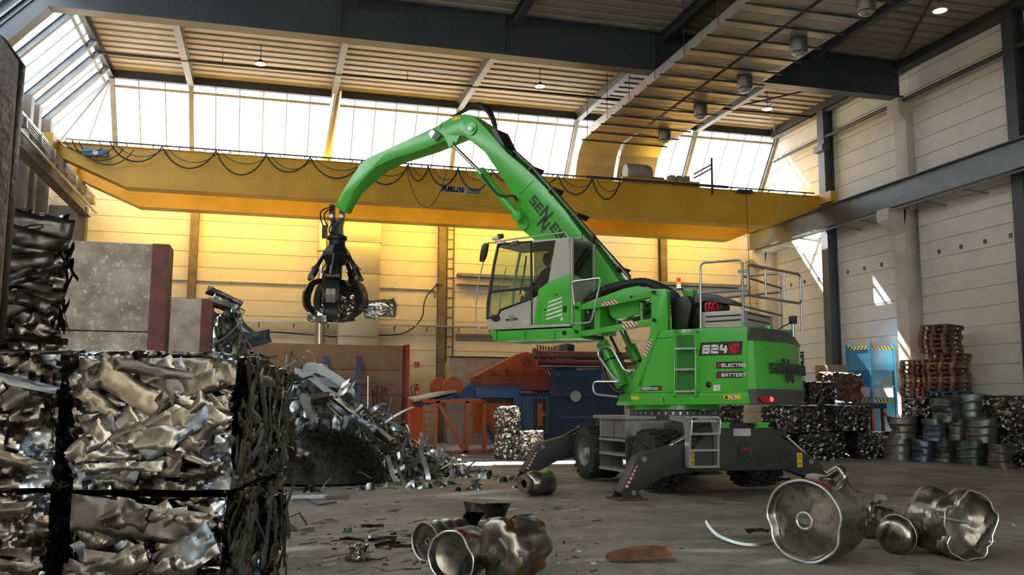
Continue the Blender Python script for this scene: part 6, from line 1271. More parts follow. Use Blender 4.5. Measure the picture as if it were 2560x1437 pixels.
# ------------------------------------------------------------------ heap of metal strips
sky = [(-7.5, 3.2), (-3.0, 3.9), (-1.3, 3.9), (-.75, 3.5), (-.45, 2.75), (.2, 2.42), (.75, 2.3), (1.5, 1.92), (2.0, 1.55), (2.9, .88), (3.8, .25), (4.6, .05), (5.2, -.1)]
def sk(x):
    for (a, za), (b_, zb_) in zip(sky[:-1], sky[1:]):
        if a <= x <= b_: return za+(zb_-za)*(x-a)/(b_-a)
    return 0
def heap_h(x, y):
    yc = 20.4 if x > -1.1 else 24.2
    front = 18.5 if x < 1.5 else 18.5+(x-1.5)*.35
    if x < -1.1: front = 21.7
    t = 1.0
    if y < yc: t = max(0, (y-front)/max(.1, yc-front))
    else: t = max(0, 1-(y-yc)/4.5)
    return max(-.05, sk(x)*(t**.75))+.16*noise.noise(V((x*1.7, y*1.7, 3)))
heap_m = scrap_metal('heap_core', [(.36, .38, .40), (.15, .16, .17), (.48, .50, .53), (.22, .23, .24), (.42, .43, .44)], .26, 11)
def hp_f(u, v):
    x, y = -6.8+u*12.0, 16.6+v*8.6
    if y < 21.65 and x < -1.1: x = -1.1+(.0) if x > -1.4 else x
    z = heap_h(x, y); z += crumple(V((x, y, z)), (4.2, 4.2, 4.2), 5, .16); return V((x, y, z if z > -.03 else -.06))
def no_wall(p): return not (p.x < -1.05 and 20.7 < p.y < 21.75)
mb = MB().grid(hp_f, 200, 140)
mb.f = [q for q in mb.f if all(no_wall(mb.v[i]) for i in q) and max(mb.v[i].z for i in q) > -.02 and not (max(mb.v[i].x for i in q) < -1.0 and max(mb.v[i].y for i in q) < 21.7)]
tag(mb.build('scrap_heap', heap_m, None, smooth=True, angle=.6), 'dark tangled mass of small metal scrap filling the strip heap', 'scrap heap', kind='stuff')
strip_mats = [mat('strip_galv', (.60, .64, .68), .28, .7, .1, 6), mat('strip_dull', (.42, .44, .46), .35, .75, .15, 6), mat('strip_dark', (.22, .23, .24), .35, .8, .15, 6), mat('strip_pale', (.62, .69, .76), .42, .35, .08, 5)]
def strip_mesh(seed, length, width, bend, m):
    rnd = random.Random(seed); nseg = 18; P = V((0, 0, 0)); a = 0; b_ = 0; k1 = rnd.uniform(-bend, bend); k2 = rnd.uniform(-bend, bend)*.4; mb = MB(); tw = rnd.uniform(-1.2, 1.2); vs = []
    kink = rnd.randint(5, 13)
    for i in range(nseg+1):
        d = V((cos(a)*cos(b_), sin(b_), sin(a)*cos(b_))); s = V((0, 1, 0)); s = (s-d*s.dot(d)).normalized(); n_ = d.cross(s); t = tw*i/nseg; sd = s*cos(t)+n_*sin(t)
        for e in (-1, 1): vs.append(P+sd*(width/2*e))
        P = P+d*(length/nseg); a += k1*length/nseg; b_ += k2*length/nseg
        if i == kink: a += rnd.uniform(-.9, .9)
    c = sum(vs, V((0, 0, 0)))/len(vs); mb.add([v-c for v in vs], [(2*i, 2*i+1, 2*i+3, 2*i+2) for i in range(nseg)]); return mb.mesh('metal_strip', m, smooth=True, angle=.8)
SM = [strip_mesh(500+k, random.Random(k).uniform(.5, 1.5), random.Random(k+50).choice((.025, .04, .06, .09)), random.Random(k+99).choice((.6, 1.5, 3.0, 5.0)), strip_mats[k % 4 if k % 5 else 0]) for k in range(30)]
rnd = random.Random(3); cnt = 0
while cnt < 270:
    x, y = rnd.uniform(-2.6, 4.9), rnd.uniform(16.9, 23.6)
    if x < -1.0 and y < 21.8: continue
    h = heap_h(x, y)
    if h < .12 and rnd.random() > .12: continue
    gx_ = (heap_h(x+.1, y)-heap_h(x-.1, y))/.2; gy_ = (heap_h(x, y+.1)-heap_h(x, y-.1))/.2
    nrm = V((-gx_, -gy_, 1)).normalized(); q = nrm.to_track_quat('Z', 'Y').to_matrix().to_4x4()
    M = Matrix.Translation((x, y, max(.03, h)+rnd.uniform(.03, .14))) @ q @ Matrix.Rotation(rnd.uniform(0, 6.28), 4, 'Z') @ Matrix.Rotation(rnd.gauss(0, .3), 4, 'X') @ Matrix.Rotation(rnd.gauss(0, .35), 4, 'Y')
    si = rnd.randrange(30); tone = {'strip_galv': 'bright silver', 'strip_dull': 'dull grey', 'strip_dark': 'dark', 'strip_pale': 'pale bluish'}[SM[si].materials[0].name]; o = link('metal_strip', SM[si], None, M=M); s_ = rnd.uniform(.7, 1.25); o.scale = (s_, s_, s_)
    tag(o, 'narrow %s metal strip tangled in the scrap heap' % tone, 'metal strip', '%s strips in the heap' % tone); cnt += 1
# wide pale curls on top of the heap and crumpled sheets in it
def ribbon(name, pxs, Y, wv, m, label, cat='metal strip', grp=None):
    pts = smooth_path([on(x, y, 1, Y) if not isinstance(Y, (list, tuple)) else on(x, y, 1, Y[i]) for i, (x, y) in enumerate(pxs)], 5); mb = MB(); vs = []
    for p in pts: vs += [p, p+V(wv)]
    mb.add(vs, [(2*i, 2*i+1, 2*i+3, 2*i+2) for i in range(len(pts)-1)]); o = mb.build(name, m, None, smooth=True, angle=1.2); return tag(o, label, cat, grp)
pale = strip_mats[3]
ribbon('metal_strip', ((790,955),(762,935),(758,915),(778,905),(810,915),(850,940),(882,962)), [20.2, 20.0, 19.9, 19.9, 19.8, 19.7, 19.6], (.02, .05, -.22), pale, 'wide pale blue metal band looping over the crest of the heap')
ribbon('metal_strip', ((735,918),(770,930),(800,955),(830,975),(850,985)), [19.8, 19.7, 19.6, 19.5, 19.4], (.03, .05, -.16), pale, 'wide pale metal band sweeping down below the looped band')
ribbon('metal_strip', ((765,922),(790,940),(820,945),(850,948)), [20, 19.9, 19.8, 19.8], (.0, .1, -.18), pale, 'short pale blue band bent inside the looped band')
ribbon('metal_strip', ((870,958),(845,978),(850,990),(872,975),(884,964)), [19.4, 19.4, 19.3, 19.3, 19.4], (.05, .0, .12), strip_mats[0], 'small closed loop of bright metal band on the heap slope')
ribbon('metal_strip', ((748,985),(752,1005),(762,1030),(775,1050),(772,1080)), 18.6, (.16, .05, .02), strip_mats[1], 'broad dull metal band hanging down the heap above the wire wool')
ribbon('metal_strip', ((962,1140),(970,1160),(975,1185),(985,1205)), [19.0, 18.7, 18.4, 18.1], (.08, .0, .03), strip_mats[0], 'bright narrow strip poking out of the heap onto the floor')
ribbon('metal_strip', ((985,1185),(1000,1178),(1012,1170)), 18.5, (.0, .02, .08), pale, 'short pale strip lying at the foot of the heap')
ribbon('metal_strip', ((1060,1145),(1085,1130),(1110,1138),(1128,1150),(1125,1160)), [21, 20.9, 20.8, 20.7, 20.7], (.0, .05, .07), strip_mats[0], 'curved strip curling up at the far right foot of the heap')
ribbon('metal_strip', ((1055,1125),(1080,1128),(1108,1136)), 21.2, (.02, .1, .06), pale, 'flat pale strip beside the curled strip by the orange cage')
for k, (x, y, Y, w_, h_, r, mi) in enumerate(((700, 1080, 17.6, .7, .5, .3, 1), (720, 1130, 17.4, .8, .4, -.3, 3), (905, 1065, 18.9, .6, .25, -.5, 2), (945, 1085, 19.0, .7, .3, -.6, 3), (975, 1115, 19.2, .6, .35, .5, 0), (860, 1020, 19.2, .8, .2, -.6, 0), (690, 950, 19.6, 1.0, .3, .2, 3), (800, 1000, 19.2, .5, .3, .4, 0), (640, 850, 20.6, .8, .4, .5, 2), (565, 770, 21.9, .8, .4, -.4, 0), (580, 810, 21.9, .7, .4, -.9, 2), (590, 850, 21.8, .8, .3, -.7, 0), (1040, 1140, 20.0, .7, .2, -.2, 3), (560, 745, 22.3, .9, .3, -.3, 3))):
    p = on(x, y, 1, Y); nzv = V((.25, -.8, .55)).normalized(); X = V((1, 0, 0)); X = (X-nzv*X.dot(nzv)).normalized(); M = Matrix((X, nzv.cross(X), nzv)).transposed().to_4x4() @ Matrix.Rotation(r, 4, 'Z'); M.translation = p
    o = link('crumpled_sheet', sheet_mesh(w_, h_, 700+k, sheet_m[mi], .3), None, M=M); tn = ('bright', 'brownish', 'bluish', 'dark')[mi]; tag(o, '%s crumpled sheet of metal lying in the strip heap' % tn, 'metal sheet', '%s crumpled sheets in the heap' % tn)
# wire wool mound
sw_c = ground(800, 1216)+V((.15, .75, 0)); rnd = random.Random(9)
def swarf_h(x, y): return max(0, 1.0-(((x)/1.15)**2+((y)/.85)**2))**.5*(1.15+.3*noise.noise(V((x*2, y*2, 1))))
mb = MB(); wires = MB()
def sw_f(u, v):
    r = u; a = v*2*pi; x, y = 1.15*r*cos(a), .85*r*sin(a); return V((sw_c.x+x, sw_c.y+y, .9*swarf_h(x*.999, y*.999)))
mb.grid(sw_f, 16, 40)
for k in range(3400):
    r = rnd.random()**.5*1.0; a = rnd.uniform(0, 2*pi); x, y = 1.15*r*cos(a), .85*r*sin(a); p = V((sw_c.x+x, sw_c.y+y, max(.02, swarf_h(x, y)*rnd.uniform(.8, 1.0))))
    d = V((rnd.gauss(0, 1), rnd.gauss(0, 1), rnd.gauss(0, .6)+.2)).normalized(); q = d.orthogonal().normalized(); q2 = d.cross(q); L_ = rnd.uniform(.08, .26); cr_r = rnd.uniform(.015, .05); w0 = rnd.uniform(3, 9); pth = []
    for i in range(7):
        t = i/6; pth.append(p+d*(L_*(t-.4))+(q*cos(w0*t)+q2*sin(w0*t))*cr_r)
        if pth[-1].z < .005: pth[-1].z = .005
    wires.tube(pth, .0035, 3, cap=False)
mb.add(wires.v, wires.f)
tag(mb.build('wire_wool_mound', mat('swarf', (.035, .033, .028), .45, .6, .3, 12), None, smooth=True), 'black fuzzy mound of tangled steel turnings at the heap foot', 'steel turnings', kind='stuff')
# ------------------------------------------------------------------ foreground kegs and tanks
kegm = scrap_metal('keg_steel', [(.33, .315, .285), (.29, .275, .25)], .26, 1.2)
kegd = scrap_metal('keg_dull', [(.36, .34, .30), (.29, .27, .23)], .34, 1.5)
tar = bpy.data.materials['keg_dull'].copy(); tar.name = 'keg_stained'; nt = tar.node_tree; N = nt.nodes; L = nt.links
n1 = N.new('ShaderNodeTexNoise'); n1.inputs['Scale'].default_value = 4.5; n1.inputs['Detail'].default_value = 6; tcn = [x for x in N if x.type == 'TEX_COORD'][0]; L.new(tcn.outputs['Object'], n1.inputs['Vector'])
rr_ = N.new('ShaderNodeValToRGB'); rr_.color_ramp.elements[0].position = .52; rr_.color_ramp.elements[1].position = .62; L.new(n1.outputs[0], rr_.inputs[0]); mx = N.new('ShaderNodeMix'); mx.data_type = 'RGBA'; L.new(rr_.outputs[0], mx.inputs['Factor'])
src = N['Principled BSDF'].inputs['Base Color'].links[0].from_socket; L.new(src, mx.inputs['A']); mx.inputs['B'].default_value = (.36, .20, .04, 1); L.new(mx.outputs['Result'], N['Principled BSDF'].inputs['Base Color']); MATS['keg_stained'] = tar
def frame_of(axis):
    z = V(axis).normalized(); x = z.cross(V((0, 0, 1))).normalized(); y = z.cross(x); y = -y; x = y.cross(z)
    M = Matrix((x, y, z)).transposed().to_4x4(); return M       # local z = tank axis (front to back), local y = up
def tank(name, label, cat, front, axis, r, prof, m, dents, parts=(), seed=1, rim=None, wob=.02):
    # front: centre of the front face (world), axis: unit vector from front to back; dents: (angle, z, depth, spread angle, spread z)
    M = Matrix.Translation(front) @ frame_of(axis); rnd = random.Random(seed)
    def dent(p, a):
        k = 0
        for (da, dz, dd, sa, sz) in dents:
            dl = (a-da+pi) % (2*pi)-pi; u = (dl/sa)**2+((p.z-dz)/sz)**2
            k += dd*math.exp(-u)
        rad = sqrt(p.x**2+p.y**2)
        k += wob*r*noise.noise(V((cos(a)*2.2, sin(a)*2.2, p.z*5+seed)))*2
        c = crumple(V((cos(a)*r, sin(a)*r, p.z)), (4.5, 4.5, 4.5), seed, .03) if wob > .03 else 0
        return max(.25, 1-k/r)*1.0+c/r
    def jit(p, i, a):
        s = dent(p, a); return V((p.x*s, p.y*s, p.z+(.012+.25*wob)*noise.noise(V((p.x*5, p.y*5, seed+p.z)))*min(1, (r*.93-min(r*.93, sqrt(p.x**2+p.y**2)))*12)))
    root = thing(name, V((front.x, front.y, 0)), label, cat); fine = [prof[0]]
    for (ra, za), (rb2, zb3) in zip(prof[:-1], prof[1:]):
        kk = max(1, int(sqrt((rb2-ra)**2+(zb3-za)**2)/.03)); fine += [(ra+(rb2-ra)*i/kk, za+(zb3-za)*i/kk) for i in range(1, kk+1)]
    prof = fine
    sh_ = MB().lathe(prof, M, 44, jit).build('shell', m, root, smooth=True, angle=.7)
    for (nm, mb_, mm) in parts(M, jit) if parts else (): mb_.build(nm, mm, root, smooth=True, angle=.7)
    return root, M
def rimtube(M, jit, r, z, th=.012): return MB().tube([M @ jit(V((r*cos(a), r*sin(a), z)), 0, a) for a in [2*pi*k/44 for k in range(44)]], th, 6, closed=True)
def vrot(v, deg):
    a = radians(deg); return V((v.x*cos(a)-v.y*sin(a), v.x*sin(a)+v.y*cos(a), 0)).normalized()
def place(x, yb, r):         # front face centre from the picture point where the thing touches the floor
    p = ground(x, yb); return V((p.x, p.y, r)), V((p.x, p.y, 0)).normalized()
# beer-keg shape with rolled rims and two hoops
f_, vd = place(1062, 1404, .2); r = .2
kp = [(.001, .045), (.05, .04), (.15, .035), (.185, .03), (.19, .0), (.2, .0), (.2, .06), (.195, .08), (.195, .17), (.208, .185), (.195, .2), (.195, .30), (.208, .315), (.195, .33), (.195, .44), (.2, .46), (.2, .52), (.19, .52), (.18, .48), (.001, .47)]
tank('beer_keg', 'upright hooped steel beer keg lying on its side beside the torn sheets', 'keg', f_, vrot(vd, -46), r, kp, kegm, [(2.2, .1, .012, .5, .1)], lambda M, j: [('rim', rimtube(M, j, .197, .0), bright_zinc), ('valve_ring', MB().tube([M @ V((.03*cos(a), .03*sin(a), .035)) for a in [k*pi/8 for k in range(16)]], .009, 6, closed=True), zinc), ('valve', MB().lathe([(0, .03), (.022, .03), (.018, .045), (0, .05)], M, 12), black)], 21, wob=.012)
bpy.data.objects['beer_keg']['label'] = 'hooped steel beer keg lying on its side beside the torn sheets'
def open_prof(r, Lg, deep): return [(.001, deep), (r*.5, deep*.95), (r*.85, deep*.7), (r*.95, .03), (r*.97, 0), (r, 0), (r, .05), (r*.99, Lg*.3), (r*1.0, Lg*.5), (r*.99, Lg*.7), (r, Lg-.05), (r*.96, Lg), (r*.7, Lg+.03), (.001, Lg+.04)]
f_, vd = place(1128, 1458, .235)
tank('crushed_keg', 'crushed steel keg with caved in end and red painted band', 'keg', f_, vrot(vd, -24), .235, open_prof(.235, .44, .12), kegm, [(2.6, .0, .05, .5, .16), (.3, .35, .06, .6, .12)], lambda M, j: [('rim', rimtube(M, j, .232, .0, .010), bright_zinc), ('red_band', MB().add([M @ j(V((.2365*cos(a), .2365*sin(a), z)), 0, a)+V((0, 0, .004)) for a in [pi*(.40+.34*k/12) for k in range(13)] for z in (.07, .13)], [(2*i, 2*i+1, 2*i+3, 2*i+2) for i in range(12)]), mat('band_red', (.35, .02, .02), .4))], 22, wob=.03)
f_, vd = place(1240, 1462, .30)
tank('crushed_tank', 'big crushed dull steel tank with yellow brown stains', 'tank', f_, vrot(vd, -38), .30, [(.001, .02), (.12, .0), (.22, .015), (.28, .05), (.30, .1), (.30, .25), (.295, .42), (.28, .5), (.2, .55), (.001, .57)], tar, [(2.2, .12, .07, .5, .16), (.9, .3, .06, .5, .16), (3.6, .3, .05, .6, .2)], lambda M, j: [('pipe_stub', MB().tube([M @ V((-.12, .0, .03)), M @ V((-.06, .12, -.03))], .016, 8), zinc), ('spout', MB().lathe([(0, .03), (.04, .03), (.045, -.01), (.02, -.02), (0, -.02)], M @ Matrix.Translation((-.05, -.12, 0)), 14), kegm)], 23, wob=.07)
# canister by the outrigger foot
f_, vd = place(1322, 1240, .22)
tank('gas_canister', 'dented steel canister with open ring neck lying near the outrigger foot', 'canister', f_, vrot(vd, -42), .22, [(.001, .1), (.07, .1), (.075, -.10), (.10, -.11), (.11, -.10), (.11, -.02), (.15, 0), (.17, .03), (.21, .07), (.22, .1), (.22, .3), (.215, .44), (.22, .5), (.2, .54), (.001, .55)], kegm, [(1.6, .3, .03, .5, .1)], lambda M, j: [('neck_ring', MB().lathe([(.075, -.14), (.155, -.14), (.165, -.11), (.155, -.07)], M, 28, None, False), kegd), ('end_rim', rimtube(M, j, .219, .5, .012), kegd), ('bracket', MB().box(.1, .16, -.02, .02, -.05, .06).xf(M @ Matrix.Rotation(.5, 4, 'Z')), zinc)], 24, wob=.02)
# large dished tank on the right
f_, vd = place(2012, 1407, .425)
tank('pressure_tank', 'large dented steel tank with dished end and round cap facing out', 'tank', f_, vrot(vd, -27), .425, [(.001, .03), (.1, .035), (.2, .05), (.3, .07), (.37, .08), (.40, .05), (.41, .0), (.425, .0), (.425, .06), (.42, .25), (.425, .45), (.42, .6), (.38, .68), (.001, .72)], kegm, [(3.3, .0, .04, .22, .2), (-.25, .0, .04, .22, .2), (1.2, .45, .05, .5, .15)],
     lambda M, j: [('rim', rimtube(M, j, .42, .0, .014), bright_zinc), ('cap_ring', MB().tube([M @ V((.085*cos(a), .085*sin(a), .02)) for a in [k*pi/12 for k in range(24)]], .014, 6, closed=True), bright_zinc), ('cap', MB().lathe([(0, .02), (.07, .02), (.075, .04), (0, .05)], M, 20), kegd), ('cap_lug', MB().box(-.03, .04, -.03, .02, .0, .03).xf(M), zinc),
                   ('bracket', MB().prism([M @ V(p) for p in ((-.06, .44, .3), (.1, .46, .3), (.12, .42, .3), (-.02, .41, .3))], (V(M.col[2][:3]))*.2), bright_zinc), ('bent_pipe', MB().tube(smooth_path([M @ V((-.22, .36, .45)), M @ V((-.25, .46, .45)), M @ V((-.19, .52, .5)), M @ V((-.05, .45, .55))], 5), .05, 10), kegm), ('red_mark', MB().add([M @ j(V((.4275*cos(a), .4275*sin(a), z)), 0, a) for a in [pi*(.5+.2*k/8) for k in range(9)] for z in (.1, .2)], [(2*i, 2*i+1, 2*i+3, 2*i+2) for i in range(8)]), MATS['band_red'])], 25, wob=.012)
f_, vd = place(2236, 1388, .21)
tank('pierced_canister', 'small steel canister with torn hole in its end between two crushed tanks', 'canister', f_, vrot(vd, -16), .21, [(.001, .0), (.08, .0), (.15, .015), (.19, .05), (.205, .09), (.21, .1), (.2, .12), (.21, .14), (.21, .4), (.2, .46), (.001, .5)], kegm, [(1.5, .3, .03, .5, .12)], lambda M, j: [('torn_hole', MB().prism([M @ V(p) for p in ((-.03, .04, -.004), (.02, .06, -.004), (.01, .02, -.004), (.05, .0, -.004), (.01, -.06, -.004), (-.04, -.03, -.004))], V(M.col[2][:3])*.006), mblack), ('collar', rimtube(M, j, .208, .11, .012), kegd)], 26, wob=.03)
f_, vd = place(2430, 1402, .37)
tank('crushed_boiler', 'large torn and crushed steel boiler with a rod across its open end', 'tank', f_, vrot(vd, 38), .37, [(.001, .22), (.2, .2), (.33, .14), (.355, .02), (.365, 0), (.375, .0), (.375, .1), (.36, .28), (.37, .45), (.36, .62), (.31, .72), (.15, .78), (.001, .79)], kegd, [(1.0, .0, .10, .35, .2), (2.6, .3, .12, .4, .14), (3.6, .1, .07, .5, .2), (-.4, .0, .06, .4, .2), (2.0, .55, .08, .4, .15)],
     lambda M, j: [('rim', rimtube(M, j, .37, .0, .009), bright_zinc), ('rod', MB().tube([M @ V((-.12, .0, .14)), M @ V((.40, .10, -.02))], .014, 8), bright_zinc), ('rod_head', MB().tube([M @ V((.38, .06, -.02)), M @ V((.42, .16, -.03))], .02, 8), zinc), ('red_mark', MB().add([M @ j(V((.374*cos(a), .374*sin(a), z)), 0, a) for a in [pi*(.62+.2*k/8) for k in range(9)] for z in (.52, .55)], [(2*i, 2*i+1, 2*i+3, 2*i+2) for i in range(8)]), MATS['band_red'])], 27, wob=.06)
f_, vd = place(2150, 1345, .19); f_ = f_+V((0, 0, .0))
tank('crumpled_canister', 'crumpled shiny canister with bent pipe behind the big dished tank', 'canister', f_, vrot(vd, -60), .19, open_prof(.19, .42, .06), kegm, [(1.0, .1, .06, .5, .12), (2.4, .3, .06, .5, .12)], lambda M, j: [('bent_pipe', MB().tube(smooth_path([M @ V((-.1, .1, .1)), M @ V((-.05, .22, .15)), M @ V((.02, .25, .3))], 5), .028, 8), kegm), ('fitting', MB().box(-.05, .05, -.03, .03, -.05, .05).xf(M @ Matrix.Translation((.0, .3, .3))), bright_zinc)], 28, wob=.1)
# scrap in and at the grab
def on_depth(x, y, d): r_ = ray(x, y); return CAMP+r_*(d/r_.dot(_fw))
gd0 = depth(gw)
c_ = on_depth(950, 770, gd0-.1)
tank('crushed_cylinder', 'crumpled shiny cylinder gripped sideways by the grab', 'scrap', c_-GRT*.42, GRT, .27, [(.001, 0), (.22, .0), (.27, .06), (.26, .3), (.27, .6), (.27, .8), (.2, .86), (.001, .87)], small_bale, [(1.5, .3, .07, .6, .15), (4, .6, .08, .5, .15)], (), 31, wob=.09)[0].location = c_
for o in bpy.data.objects['crushed_cylinder'].children: o.matrix_basis = Matrix.Translation(V((c_-GRT*.42).to_2d().to_3d()) - c_) @ o.matrix_basis if True else o.matrix_basis
c_ = on_depth(800, 782, gd0-.45)
t_, _M = tank('crushed_keg_shell', 'crumpled shiny keg hanging out of the grab beside the tines', 'scrap', c_-GRT*.28, (GRT+V((0, 0, -.25))).normalized(), .2, open_prof(.2, .5, .1), small_bale, [(1.5, .25, .06, .6, .12)], (), 32, wob=.09)
me = bale_mesh('crumpled_scrap_ball', .75, .75, .8, 33, 26, .12, (4, 4, 4), small_bale); o = link('crumpled_scrap_ball', me, None, on_depth(846, 802, gd0), (0, 0, .4)); tag(o, 'ball of crumpled shiny sheet clenched inside the grab tines', 'scrap')
# ------------------------------------------------------------------ loose pieces on the floor
def floor_sheet(x, y, w_, h_, rz, seed, m, label, name='scrap_sheet', cat='scrap', z=.03, tilt=.06, curl=.2):
    p = ground(x, y); me = sheet_mesh(w_, h_, seed, m, curl); o = link(name, me, None, (p.x, p.y, z), (tilt, tilt*.6, rz)); return tag(o, label, cat)
p = ground(1598, 1402); mb = MB(); rsm = mat('rust_sheet', (.26, .13, .075), .55, .3, .25, 5, .2, 20)
def rs_f(u, v):
    s_ = (u-.5)*2; hw = .14*(1-s_**4)**.5*(.75+.35*u); x = s_*.36; y = (v-.5)*2*hw; return V((x, y+.03*s_, .02+.10*(v**2)*(1-s_*s_*.6)+.05*u*u+.012*noise.noise(V((x*7, y*7, 2)))))
o = mb.grid(rs_f, 20, 8).build('rusty_sheet', rsm, None, smooth=True, angle=1); o.location = (p.x, p.y, 0); o.rotation_euler = (0, 0, -YAW+.06); tag(o, 'bent rust brown sheet lying alone on the open floor', 'scrap')
for i, (x, y, w_, h_, rz, mi, lab) in enumerate(((955, 1352, .35, .12, -.3, 0, 'flat pale metal plate lying left of the hooped keg'), (970, 1368, .36, .1, .7, 3, 'folded metal channel piece lying left of the hooped keg'), (880, 1357, .3, .1, -.4, 3, 'thin dark plate among floor splinters'), (1010, 1378, .4, .07, .5, 0, 'twisted bright strip beside the hooped keg'), (930, 1325, .3, .06, .1, 0, 'pale flat strip near the green lump'), (1020, 1340, .25, .2, 1.2, 2, 'bluish sheet standing behind the hooped keg'))):
    floor_sheet(x, y, w_, h_, rz, 810+i, sheet_m[mi], lab)
for i, (x, y, w_, h_, lab) in enumerate(((1200, 1340, .3, .34, 'torn grey sheet rising behind the crushed kegs'), (1245, 1335, .34, .3, 'curved torn sheet behind the stained tank'), (1180, 1350, .26, .26, 'dark torn sheet between hooped keg and stained tank'), (1290, 1345, .3, .2, 'folded bright sheet beyond the stained tank'))):
    p = ground(x, y); M = Matrix.Translation((p.x, p.y+.2, h_*.5)) @ Matrix.Rotation(-.3+.25*i, 4, 'Z') @ Matrix.Rotation(1.25, 4, 'X'); tag(link('torn_sheet', sheet_mesh(w_, h_, 830+i, sheet_m[(0, 1, 3, 0)[i]], 1.2), None, M=M), lab, 'scrap')
p = ground(895, 1404); me = bale_mesh('crumpled_can', .24, .2, .17, 85, 40, .05, (9, 9, 9), small_bale); tag(link('crumpled_can', me, None, (p.x, p.y+.1, 0), (0, 0, .3)), 'small crumpled metal box alone in front of the floor splinters', 'scrap')
p = ground(1357, 1352); r_ = thing('pipe_ring', (p.x, p.y, 0), 'small dark pipe ring standing right of the stained tank', 'ring'); MB().lathe([(.025, -.02), (.035, -.02), (.035, .02), (.025, .02), (.025, -.02)], Matrix.Translation((p.x, p.y, .035)) @ Matrix.Rotation(1.2, 4, 'Y'), 18).build('ring_body', zinc, r_, smooth=True)
MB().lathe([(.0245, -.018), (.0245, .018)], Matrix.Translation((p.x, p.y, .035)) @ Matrix.Rotation(1.2, 4, 'Y'), 18).build('ring_lining', black, r_)
def bar_thing(pts, w_, h_, m, label, name='steel_profile'):
    P = [ground(x, y, z) for x, y, z in pts]; mb = MB()
    for a, b_ in zip(P[:-1], P[1:]): mb.bar(a, b_, w_, h_)
    return tag(mb.build(name, m), label, 'steel bar')
bar_thing([(675, 1244, .04), (818, 1240, .04)], .07, .07, zinc, 'long square steel tube lying beside the bale foot'); bar_thing([(816, 1243, .035), (872, 1241, .035)], .06, .06, mat('old_wood', (.25, .2, .15), .8), 'short grey timber end in line with the steel tube')
bar_thing([(735, 1250, .02), (770, 1248, .02), (795, 1262, .02), (840, 1254, .02)], .02, .03, grey, 'bent flat steel frame lying before the square tube')
bar_thing([(672, 1308, .02), (700, 1300, .12), (748, 1281, .18)], .025, .025, zinc, 'thin bent tube rising from the floor scrap'); bar_thing([(748, 1281, .18), (768, 1312, .02)], .03, .02, rust, 'brown flat bar leaning on the bent tube'); bar_thing([(710, 1298, .1), (745, 1326, .02)], .03, .015, rust, 'thin rusty strip under the bent tube'); bar_thing([(695, 1322, .02), (780, 1322, .03)], .05, .03, grey, 'short flat steel bar at the bale foot'); bar_thing([(748, 1326, .05), (782, 1320, .05)], .06, .05, zinc, 'short angle piece lying over the flat bar')
bar_thing([(1380, 1268, .03), (1400, 1266, .03)], .06, .05, zinc, 'small bright block in front of the canister')
# curved trim strip by the big tank
pts = [(1762, 1305, .20), (1775, 1325, .12), (1800, 1345, .05), (1850, 1362, .015), (1905, 1365, .01), (1930, 1362, .01)]
P = smooth_path([ground(*q) for q in pts], 5); mb = MB(); vs = []
for p in P: vs += [p, p+V((.02, .0, .03))]
tag(mb.add(vs, [(2*i, 2*i+1, 2*i+3, 2*i+2) for i in range(len(P)-1)]).build('curved_trim', zinc, None, smooth=True, angle=1.2), 'thin curved metal trim strip sweeping from the big dished tank', 'metal strip')
floor_sheet(1895, 1342, .34, .13, .3, 860, sheet_m[0], 'perforated bright metal channel beside the curved trim strip', z=.06)
floor_sheet(1960, 1200, .3, .08, .1, 861, sheet_m[3], 'thin pale offcut on the floor under the machine', z=.012, tilt=.02); floor_sheet(1815, 1223, .42, .1, .25, 862, mat('card_tan', (.42, .34, .28), .8), 'tan cardboard strip lying under the machine', z=.012, tilt=.02, curl=.1)
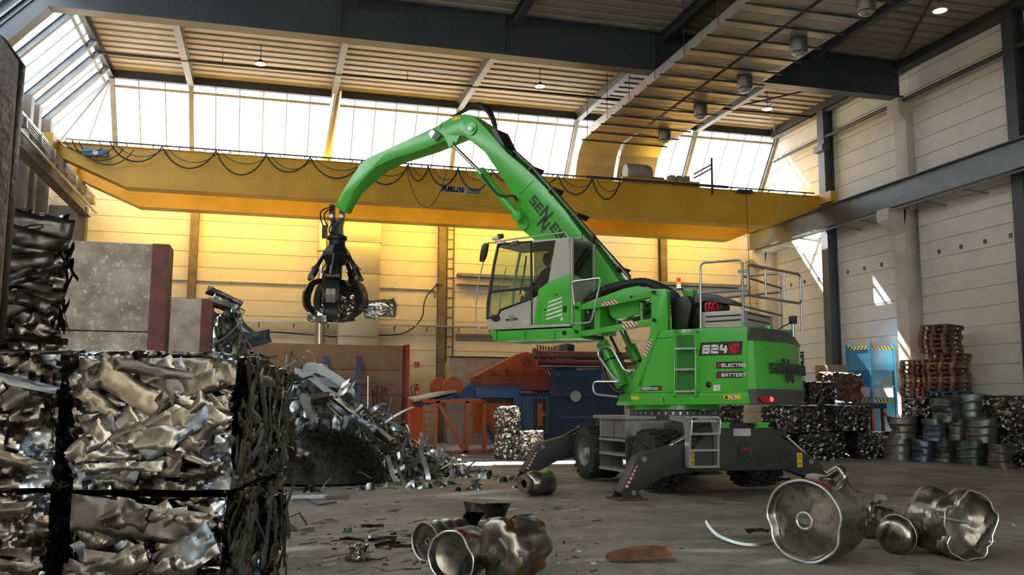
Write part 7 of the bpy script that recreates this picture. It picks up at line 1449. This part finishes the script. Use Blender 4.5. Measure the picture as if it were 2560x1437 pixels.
# chips and crumbs of many kinds
chipm = [sheet_m[0], sheet_m[3], mat('chip_white', (.6, .6, .56), .7), mat('chip_ochre', (.42, .24, .06), .8), mat('chip_dark', (.06, .055, .05), .7), rust, mat('chip_green', (.12, .35, .12), .7)]
chips = []
for k in range(21):
    rnd = random.Random(900+k); m_ = chipm[k % 7]; s_ = 1.0
    pts = [V((cos(a)*rnd.uniform(.5, 1)*.05, sin(a)*rnd.uniform(.3, .8)*.035, 0)) for a in [2*pi*i/7 for i in range(7)]]
    mb = MB().prism(pts, (0, 0, rnd.uniform(.004, .03))); mb.v = [v+V((0, 0, .012*noise.noise(v*40))) for v in mb.v]; chips.append(mb.mesh('scrap_chip', m_))
rnd = random.Random(77); cnt = 0; kinds = ['bright', 'dull', 'white', 'ochre', 'black', 'rust brown', 'green']
while cnt < 230:
    x, y = rnd.uniform(670, 1500), 1230+rnd.random()**.8*205
    if cnt % 6 == 5: x, y = rnd.uniform(1300, 2540), rnd.uniform(1215, 1430)
    if cnt % 9 == 8: x, y = rnd.uniform(1150, 1460), rnd.uniform(1150, 1180)
    k = rnd.randrange(21)
    if k % 7 in (6, 3) and rnd.random() < .6: continue
    p = ground(x, y); s_ = rnd.uniform(.25, 1.0)*(1.3 if rnd.random() < .12 else .8); o = link('scrap_chip', chips[k], None, (p.x, p.y, .0), (0, 0, rnd.uniform(0, 6.28))); o.scale = (s_, s_*rnd.uniform(.4, 1.2), s_)
    tag(o, '%s scrap chip scattered on the concrete floor' % kinds[k % 7], 'scrap chip', '%s chips on the floor' % kinds[k % 7]); cnt += 1
spl = [MB().box(-.10, .10, -.012, .012, 0, .008).mesh('splinter', mat('splinter_grey', (.22, .2, .17), .8)), MB().prism([(-.12, -.01, 0), (.05, -.02, 0), (.13, .004, .02), (.04, .02, .012), (-.1, .012, 0)], (0, 0, .006)).mesh('splinter', mat('splinter_pale', (.42, .38, .32), .7)), MB().prism([(-.08, -.006, 0), (.1, -.004, .01), (.1, .006, .01), (-.08, .008, 0)], (0, 0, .012)).mesh('splinter', sheet_m[0])]
rnd = random.Random(5)
for k in range(90):
    x, y = (rnd.gauss(930, 90), rnd.gauss(1345, 35)) if k < 55 else (rnd.uniform(690, 1500), rnd.uniform(1250, 1430))
    p = ground(x, min(1436, y)); o = link('splinter', spl[k % 3], None, (p.x, p.y, .0), (0, 0, rnd.uniform(-.9, .9))); s_ = rnd.uniform(.5, 1.4); o.scale = (s_, s_, 1)
    tag(o, '%s splinter lying among the floor litter' % ('dark grey', 'pale flat', 'bright metal')[k % 3], 'splinter', '%s splinters on the floor' % ('dark grey', 'pale flat', 'bright metal')[k % 3])
p = ground(865, 1330); me = bale_mesh('green_lump', .1, .09, .06, 95, 60, .02, (14, 14, 14), mat('lump_green', (.13, .36, .14), .6)); tag(link('green_lump', me, None, (p.x, p.y, 0)), 'crumpled green lump lying among the floor splinters', 'scrap')
# steel floor plate by the small bales
P = [ground(*q) for q in ((1210, 1158), (1440, 1152), (1480, 1168), (1250, 1168))]
tag(MB().prism(P, (0, 0, .012)).build('floor_plate', mat('plate_steel', (.16, .14, .12), .55, .4, .15, 3)), 'flat steel plate on the floor beneath the small bales', 'plate')
# ------------------------------------------------------------------ keep to thing > part > sub-part
def level(o):
    k = 0
    while o.parent: o = o.parent; k += 1
    return k
for o in list(bpy.data.objects):
    while level(o) > 2: o.parent = o.parent.parent      # deeper parts have no transform of their own
